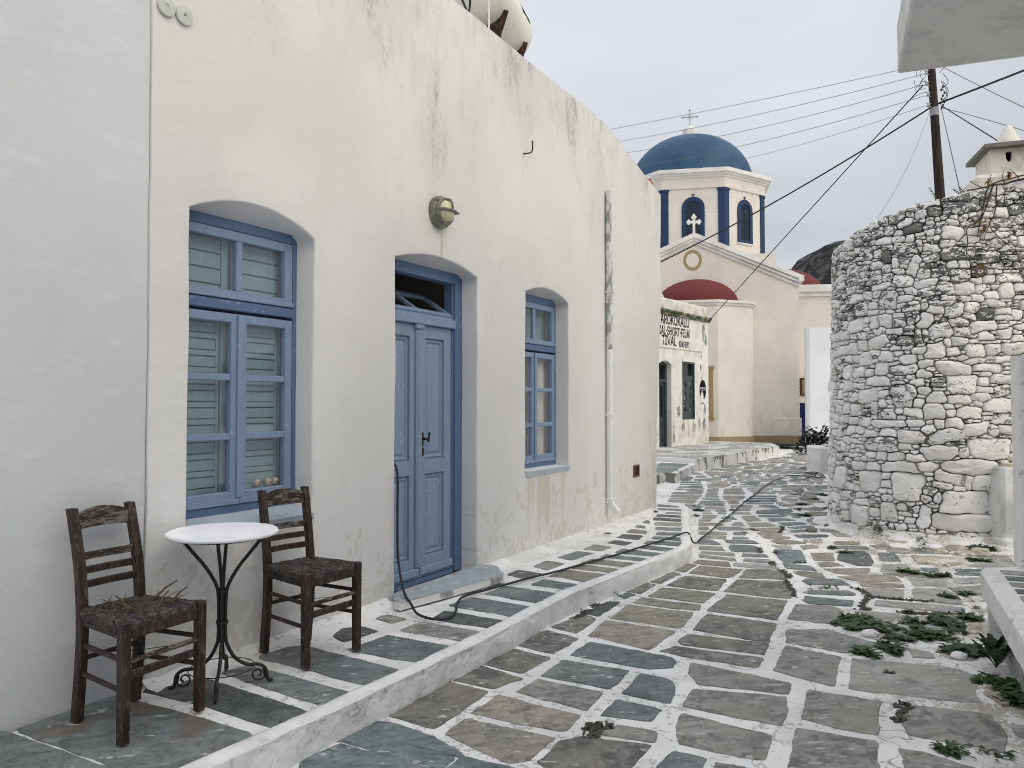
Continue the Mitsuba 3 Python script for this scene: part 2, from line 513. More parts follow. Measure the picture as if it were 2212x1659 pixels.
def limewash(name, cover, under, under2):
    """Whitewashed field stone; the wash has flaked off in hard-edged patches."""
    def fn(p, n, uv, cover=cover):
        a = p.x * 0.8 + p.y * 0.6
        b = p.y * 0.8 - p.x * 0.6
        big = fbm(a * 3.1, b * 3.1, p.z * 3.6, 3)
        f = fbm(a * 19, b * 19, p.z * 26, 3)
        f2 = fbm(a * 55, b * 55, p.z * 70, 2)
        t = smoothstep(cover, cover + 0.03, 0.26 * big + 0.40 * f + 0.34 * f2)
        st = mix(under, under2, smoothstep(0.35, 0.65, fbm(a * 7, b * 7, p.z * 9, 2)))
        w = mix((0.80, 0.795, 0.785), (0.71, 0.70, 0.685), smoothstep(0.35, 0.7, fbm(a * 6, b * 6, p.z * 6, 3)))
        return mix(w, st, 0.92 * t)
    return mat(name, bump(flat(proc(fn)), rubble_relief, 0.022))


def rubble_relief(p, n, uv):
    return 0.65 * fbm(p.x * 12, p.y * 12, p.z * 16, 3) + 0.35 * fbm(p.x * 45, p.y * 45, p.z * 60, 2)


limewash('rubble_white', 0.615, (0.24, 0.235, 0.22), (0.40, 0.385, 0.36))
limewash('rubble_flaked', 0.515, (0.075, 0.083, 0.082), (0.21, 0.21, 0.195))
limewash('rubble_worn', 0.475, (0.070, 0.080, 0.080), (0.20, 0.20, 0.185))
limewash('rubble_bare', 0.33, (0.085, 0.09, 0.088), (0.15, 0.145, 0.13))
limewash('rubble_rust', 0.40, (0.055, 0.030, 0.024), (0.08, 0.05, 0.04))


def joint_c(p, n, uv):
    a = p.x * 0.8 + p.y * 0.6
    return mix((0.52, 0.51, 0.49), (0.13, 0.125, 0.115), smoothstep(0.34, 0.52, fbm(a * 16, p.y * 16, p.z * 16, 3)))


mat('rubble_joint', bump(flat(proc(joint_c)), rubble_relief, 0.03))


def paint(name, c, wear=0.12, rough=0.5):
    def fn(p, n, uv, c=c, wear=wear):
        g = fbm(p.x * 40 + p.y * 25, p.y * 40, p.z * 2.5, 2)
        b = fbm(p.x * 5, p.y * 5, p.z * 5, 3)
        k = 0.88 + 0.18 * g + 0.10 * (b - 0.5)
        o = mi.Color3f(*c) * k
        ch = smoothstep(0.735, 0.775, fbm(p.x * 33, p.y * 33, p.z * 33, 3))
        return mix(o, tuple(min(1, 0.55 * x + 0.25) for x in c), wear * ch * 4)
    return mat(name, flat(proc(fn), rough, 0.35))


paint('sash_blue', (0.202, 0.276, 0.405), 0.2)
paint('frame_blue', (0.092, 0.150, 0.265), 0.2)
paint('door_blue', (0.205, 0.282, 0.388), 0.2)
paint('shutter_teal', (0.205, 0.318, 0.362), 0.02, 0.6)
paint('dark_green_paint', (0.040, 0.062, 0.062), 0.2)
paint('navy_paint', (0.009, 0.034, 0.098), 0.03)
paint('deep_blue', (0.004, 0.006, 0.075), 0.02)
paint('threshold_paint', (0.36, 0.42, 0.47), 0.1, 0.7)
mat('hole_shade_black', flat((0.012, 0.012, 0.014), 0.5))
mat('iron', bump(flat((0.014, 0.0135, 0.013), 0.48, 0.4), lambda p, n, uv: fbm(p.x * 120, p.y * 120, p.z * 120, 2), 0.002))
mat('cable_rubber', flat((0.016, 0.018, 0.024), 0.55, 0.4))
mat('wire_grey', flat((0.15, 0.16, 0.17), 0.6))
scene['pane_glass'] = {'type': 'thindielectric', 'int_ior': 1.5}
mat('dark_room', flat((0.55, 0.54, 0.51)))
mat('dark_glass', flat((0.010, 0.013, 0.018), 0.12, 0.5))  # darkness of an unlit interior is baked into the pane colour


def curtain_c(p, n, uv):
    return mix((0.66, 0.66, 0.62), (0.56, 0.57, 0.53), fbm(along(p) * 24, p.z * 1.5, 0.0, 2))


mat('curtain_cloth', flat(proc(curtain_c)))


def chair_wood(p, n, uv):
    g = fbm(p.x * 50 + p.y * 30, p.y * 50 - p.x * 20, p.z * 5, 3)
    c = mix((0.016, 0.010, 0.008), (0.040, 0.023, 0.017), smoothstep(0.3, 0.7, g))
    scr = smoothstep(0.62, 0.72, fbm(p.x * 60, p.y * 60, p.z * 16, 4))
    c = mix(c, (0.12, 0.10, 0.09), 0.45 * scr)
    lines = smoothstep(0.74, 0.8, noise(p.x * 160, p.y * 160, p.z * 26))
    return mix(c, (0.15, 0.12, 0.10), 0.35 * lines)


def worn_wood(p, n, uv):
    g = 0.5 * fbm(p.x * 14 + p.y * 9, p.y * 14, p.z * 40, 3) + 0.5 * fbm(p.x * 60, p.y * 60, p.z * 150, 3)
    return mix((0.032, 0.022, 0.018), (0.155, 0.14, 0.125), smoothstep(0.45, 0.60, g))


mat('chair_wood', flat(proc(chair_wood), 0.45, 0.4))
mat('worn_chair_wood', flat(proc(worn_wood), 0.6, 0.3))


def rush_c(p, n, uv):
    f = noise(p.x * 75, p.y * 75, p.z * 75)
    g = noise(p.x * 210, p.y * 210, p.z * 210)
    c = mix((0.030, 0.027, 0.025), (0.115, 0.105, 0.098), smoothstep(0.35, 0.9, 0.6 * f + 0.4 * g))
    return mix(c, (0.12, 0.095, 0.065), 0.2 * smoothstep(0.6, 0.75, fbm(p.x * 18, p.y * 18, 3.0, 2)))


mat('rush', flat(proc(rush_c), 0.75, 0.2))
mat('straw', flat((0.10, 0.075, 0.048), 0.8, 0.2))


def marble_c(p, n, uv):
    v = smoothstep(0.05, 0.0, dr.abs(fbm(p.x * 6, p.y * 6, p.z * 6, 4) - 0.5))
    return mix((0.80, 0.81, 0.84), (0.70, 0.72, 0.76), 0.6 * v)


mat('marble', flat(proc(marble_c), 0.28, 0.5))


def grey_old(p, n, uv):
    f = fbm(p.x * 24 + p.y * 14, p.y * 24, p.z * 9, 4)
    return mix((0.60, 0.61, 0.60), (0.27, 0.30, 0.285), smoothstep(0.46, 0.56, f))


mat('peeling_pipe', flat(proc(grey_old), 0.6))
mat('white_pipe', flat((0.72, 0.73, 0.73), 0.55))
mat('lamp_metal', flat(proc(lambda p, n, uv: mix((0.135, 0.135, 0.10), (0.20, 0.205, 0.175), smoothstep(0.45, 0.7, fbm(p.x * 40, p.y * 40, p.z * 40, 3)))), 0.5, 0.4))
mat('lamp_glass', flat((0.50, 0.50, 0.34), 0.18, 0.5))
mat('tank_enamel', flat(proc(lambda p, n, uv: mix((0.62, 0.60, 0.53), (0.70, 0.69, 0.63), fbm(p.x * 5, p.y * 5, p.z * 5, 3))), 0.35, 0.4))
mat('rusty_iron', flat(proc(lambda p, n, uv: mix((0.022, 0.016, 0.014), (0.10, 0.05, 0.032), smoothstep(0.4, 0.7, fbm(p.x * 30, p.y * 30, p.z * 30, 3)))), 0.7))
mat('rust_frame', flat((0.17, 0.10, 0.07), 0.8))
mat('plastic_cap', flat((0.50, 0.52, 0.49), 0.5))


def cream_c(p, n, uv):
    b = fbm(p.x * 1.7, p.y * 1.7, p.z * 1.3, 4)
    c = mix((0.745, 0.712, 0.655), (0.69, 0.66, 0.608), smoothstep(0.4, 0.68, b))
    g = smoothstep(0.56, 0.64, fbm(p.x * 5, p.y * 5, p.z * 2.2, 4)) * smoothstep(1.9, 1.3, p.z + 0.5 * noise(p.x * 3, p.y * 3))
    c = mix(c, (0.56, 0.53, 0.46), 0.4 * g)
    return c * (0.95 + 0.07 * noise(p.x * 22, p.y * 22, p.z * 22))


mat('church_cream', bump(flat(proc(cream_c)), lambda p, n, uv: fbm(p.x * 9, p.y * 9, p.z * 9, 3), 0.012))
mat('church_trim', flat(proc(lambda p, n, uv: mix((0.78, 0.775, 0.76), (0.66, 0.655, 0.63), smoothstep(0.45, 0.7, fbm(p.x * 3, p.y * 3, p.z * 3, 4))))))
mat('ochre_trim', flat((0.36, 0.265, 0.165)))
mat('bright_white', bump(flat(proc(lambda p, n, uv: mix((0.79, 0.81, 0.84), (0.74, 0.76, 0.79), smoothstep(0.4, 0.7, fbm(p.x * 2, p.y * 2, p.z * 1.4, 3))))), rough_plaster, 0.006))
mat('ring_ochre', flat((0.36, 0.29, 0.17)))


def dome_c(p, n, uv):
    b = fbm(p.x * 0.9, p.y * 0.9, p.z * 0.5, 4)
    s = fbm(p.x * 1.6 + 3, p.y * 1.6, p.z * 3.0, 4)
    c = mix((0.015, 0.058, 0.126), (0.025, 0.080, 0.152), smoothstep(0.35, 0.65, b))
    return mix(c, (0.07, 0.15, 0.22), 0.28 * smoothstep(0.45, 0.75, s))


mat('dome_blue', flat(proc(dome_c), 0.6, 0.35))
mat('roof_red', flat(proc(lambda p, n, uv: mix((0.108, 0.018, 0.017), (0.142, 0.025, 0.023), fbm(p.x * 3, p.y * 3, p.z * 3, 3))), 0.7))
mat('metal_cross', flat((0.35, 0.36, 0.37), 0.4, 0.5, 0.6))


def crumbling(p, n, uv):
    """Old lime plaster of the small shop: flaked areas show grey stone or render."""
    s = (p.x - 6.1) * 0.616 + (p.y - 23.89) * 0.788
    z = p.z
    f = fbm(s * 5, z * 5, 2.0, 4)
    g = fbm(s * 14, z * 14, 5.0, 3)
    c = mix((0.77, 0.765, 0.74), (0.68, 0.675, 0.645), smoothstep(0.45, 0.65, f))

    def patch(a, b, ra, rb):
        return dr.square((s - a) / ra) + dr.square((z - b) / rb) + 2.4 * (g - 0.5) + 1.2 * (f - 0.5)
    d = mi.Float(9)
    for q in ((-0.36, 3.72, .11, .30), (-0.20, 3.45, .10, .16), (-0.55, 2.60, .06, .11), (-0.29, 1.32, .08, .15), (-0.68, 0.90, .09, .15), (-0.32, 0.88, .12, .20), (-1.04, 0.80, .10, .12), (-1.80, 0.82, .10, .13), (-2.10, 1.28, .12, .15), (-0.50, 2.28, .03, .05), (-2.40, 0.66, .06, .22), (-0.52, 2.95, .03, .09)):
        d = dr.minimum(d, patch(*q))
    c = mix(c, mix((0.36, 0.37, 0.35), (0.20, 0.205, 0.195), smoothstep(0.45, 0.65, fbm(s * 6, z * 6, 7.0, 2))), smoothstep(1.0, 0.9, d))
    low = smoothstep(0.52, 0.6, fbm(s * 3.5, z * 3.5, 3.0, 4)) * smoothstep(0.95, 0.6, z)
    c = mix(c, (0.58, 0.54, 0.45), 0.6 * low)
    rust = smoothstep(0.5, 0.65, fbm(s * 18, z * 1.3, 1.0, 2)) * smoothstep(-1.85, -1.8, s) * smoothstep(-1.0, -1.05, s) * smoothstep(1.02, 1.0, z) * smoothstep(0.35, 0.6, z)
    return mix(c, (0.50, 0.36, 0.26), 0.4 * rust)


mat('crumbling_plaster', bump(flat(proc(crumbling)), rough_plaster, 0.02))
mat('mossy_ledge', flat(proc(lambda p, n, uv: mix((0.085, 0.10, 0.06), (0.30, 0.30, 0.25), smoothstep(0.45, 0.65, fbm(p.x * 6, p.y * 6, p.z * 9, 3))))))
mat('lettering_black', flat((0.018, 0.018, 0.02)))
mat('pole_wood', flat(proc(lambda p, n, uv: mix((0.010, 0.0075, 0.007), (0.042, 0.022, 0.016), smoothstep(0.35, 0.7, fbm(p.x * 40, p.y * 40, p.z * 2.2, 3)))), 0.7))
mat('insulator', flat((0.42, 0.45, 0.45), 0.2, 0.5))
mat('zinc', flat((0.30, 0.31, 0.32), 0.45, 0.5, 0.5))
mat('terracotta', flat((0.30, 0.10, 0.05), 0.8))
mat('dark_slab', flat(proc(lambda p, n, uv: mix((0.14, 0.14, 0.13), (0.27, 0.26, 0.24), fbm(p.x * 14, p.y * 14, p.z * 40, 3)))))


def old_white(p, n, uv):
    b = fbm(p.x * 4, p.y * 4, p.z * 2.4, 4)
    return mix((0.72, 0.70, 0.63), (0.50, 0.49, 0.42), smoothstep(0.46, 0.68, b))


mat('old_white', bump(flat(proc(old_white)), rough_plaster, 0.012))


def rock_c(p, n, uv):
    b = fbm(p.x * 0.10, p.y * 0.10, p.z * 0.14, 4)
    f = fbm(p.x * 0.5, p.y * 0.5, p.z * 0.5, 3)
    return mix((0.038, 0.040, 0.040), (0.12, 0.122, 0.12), smoothstep(0.4, 0.65, 0.6 * b + 0.4 * f))


mat('hill_rock', flat(proc(rock_c)))


def leaf(name, c, t):
    def fn(p, n, uv, c=c):
        return mi.Color3f(*c) * (0.6 + 0.8 * noise(p.x * 45, p.y * 45, p.z * 45))
    scene[name] = {'type': 'principledthin', 'base_color': proc(fn), 'roughness': 0.5, 'diff_trans': t, 'specular' if False else 'eta': 1.4} if False else two(flat(proc(fn), 0.5, 0.35))
    return name


leaf('weed_green', (0.034, 0.066, 0.022), 0.5)
leaf('weed_dark', (0.026, 0.052, 0.020), 0.5)
leaf('moss_green', (0.026, 0.034, 0.014), 0.3)
leaf('shrub_dark', (0.013, 0.020, 0.014), 0.3)
leaf('dry_leaf', (0.16, 0.085, 0.022), 0.3)
leaf('soil', (0.045, 0.038, 0.030), 0.0)
mat('vine_bark', flat(proc(lambda p, n, uv: mix((0.03, 0.024, 0.02), (0.11, 0.095, 0.085), noise(p.x * 60, p.y * 60, p.z * 60)))))
mat('cream_lid', flat((0.55, 0.50, 0.36), 0.5))

mat('shell', flat((0.42, 0.38, 0.30), 0.6))
mat('shell_spot', flat((0.16, 0.09, 0.07), 0.6))


def step_c(p, n, uv):
    red = smoothstep(0.66, 0.69, fbm(p.x * 9, p.y * 9, 1.0, 4))
    wht = smoothstep(0.60, 0.66, fbm(p.x * 20 + 7, p.y * 20, p.z * 20, 3))
    c = mix((0.315, 0.355, 0.375), (0.26, 0.295, 0.31), fbm(p.x * 4, p.y * 4, 3.0, 2))
    c = mix(c, (0.27, 0.17, 0.145), 0.6 * red)
    c = mix(c, (0.55, 0.56, 0.55), 0.25 * wht)
    return mix(c, (0.70, 0.70, 0.68), smoothstep(0.199, 0.192, p.z) * smoothstep(0.35, 0.5, fbm(p.x * 8, p.y * 8, p.z * 8, 2)))


mat('threshold_step', flat(proc(step_c), 0.75, 0.25))


def bedrock_c(p, n, uv):
    f = fbm(p.x * 9, p.y * 9, p.z * 9, 4)
    g = fbm(p.x * 40, p.y * 40, p.z * 40, 2)
    c = mix((0.47, 0.43, 0.36), (0.31, 0.29, 0.245), smoothstep(0.4, 0.65, f))
    return mix(c, (0.72, 0.71, 0.69), 0.8 * smoothstep(0.52, 0.58, 0.6 * fbm(p.x * 6 + 5, p.y * 6, 3.0, 3) + 0.4 * g))


mat('rough_rock', bump(flat(proc(bedrock_c)), mortar_relief, 0.03))

SIDEWALK_SLABS = """
s -2.071,3.22 -1.835,3.607 -1.717,3.547 -1.341,3.351 -0.957,3.129 -1.08,2.881 -1.14,2.759 -1.273,2.775 -1.46,2.881 -1.743,3.046
s -2.194,3.059 -2.115,3.214 -2.074,3.205 -1.757,3.039 -1.471,2.881 -1.279,2.77 -1.407,2.617 -1.873,2.617
d -1.748,3.649 -1.696,3.833 -1.51,3.824 -1.155,3.597 -0.878,3.397 -0.973,3.232 -1.414,3.496 -1.657,3.616
s -1.473,3.905 -1.357,4.02 -1.085,3.85 -0.806,3.669 -0.736,3.626 -0.822,3.457 -1.134,3.665
s -1.373,4.142 -1.252,4.318 -1.142,4.326 -0.919,4.18 -0.528,3.917 -0.675,3.704 -0.836,3.807 -1.096,3.973
s -0.91,4.272 -0.728,4.542 -0.295,4.291 -0.449,4.027 -0.844,4.219
d -1.047,4.512 -1.027,4.667 -0.906,4.715 -0.79,4.61 -0.955,4.401
m -0.676,4.619 -0.562,4.815 -0.11,4.557 -0.25,4.396
m -0.871,4.884 -0.798,4.973 -0.65,4.867 -0.735,4.758
d -0.514,4.867 -0.44,5.066 0.009,4.798 -0.056,4.644 -0.289,4.748
s -0.431,5.201 -0.276,5.417 0.228,5.104 0.067,4.884 -0.353,5.131
s -0.198,5.496 -0.053,5.751 0.455,5.451 0.289,5.193
s 0.138,5.8 0.243,5.969 0.635,5.703 0.522,5.531
d -0.044,6.13 0.049,6.301 0.239,6.169 0.094,5.969
o 0.286,6.075 0.44,6.31 0.86,6.075 0.692,5.79
o 0.477,6.354 0.588,6.516 0.996,6.253 0.907,6.128
o 0.582,6.596 0.703,6.758 1.153,6.497 1.067,6.348
s 0.772,6.842 0.846,6.955 1.269,6.709 1.18,6.581
s 0.93,7.051 1.027,7.225 1.43,6.945 1.326,6.798
s 1.195,7.255 1.276,7.391 1.588,7.198 1.499,7.015
s 1.271,7.491 1.333,7.637 1.696,7.553 1.635,7.313
s 1.386,7.766 1.449,7.899 1.758,7.81 1.708,7.607
s 1.482,7.991 1.538,8.166 1.839,8.099 1.777,7.913
s 1.532,8.304 1.584,8.498 1.911,8.415 1.858,8.18
m 1.579,8.604 1.639,8.836 1.988,8.769 1.928,8.509
d 1.635,8.98 1.689,9.202 2.058,9.057 2.01,8.847
d 1.73,9.301 1.782,9.455 2.117,9.339 2.075,9.153
s 1.886,9.56 1.933,9.654 2.186,9.6 2.142,9.429
s 1.859,9.861 1.89,10.026 2.244,9.918 2.194,9.694
s 1.913,10.175 1.962,10.405 2.189,10.228 2.196,10.122
m 0.171,6.437 0.295,6.676 0.453,6.55 0.284,6.282
s 0.391,6.808 0.607,7.106 0.752,6.998 0.512,6.686
m 0.657,7.198 0.795,7.431 0.943,7.313 0.806,7.087
d 0.916,7.532 1.031,7.671 1.183,7.541 1.066,7.371
d 1.05,7.81 1.151,8.037 1.345,7.922 1.25,7.679
o 1.201,8.156 1.295,8.354 1.437,8.229 1.4,8.037
s 1.34,8.482 1.397,8.626 1.479,8.561 1.451,8.354
s 1.492,8.836 1.551,8.98 1.594,8.922 1.545,8.697
"""
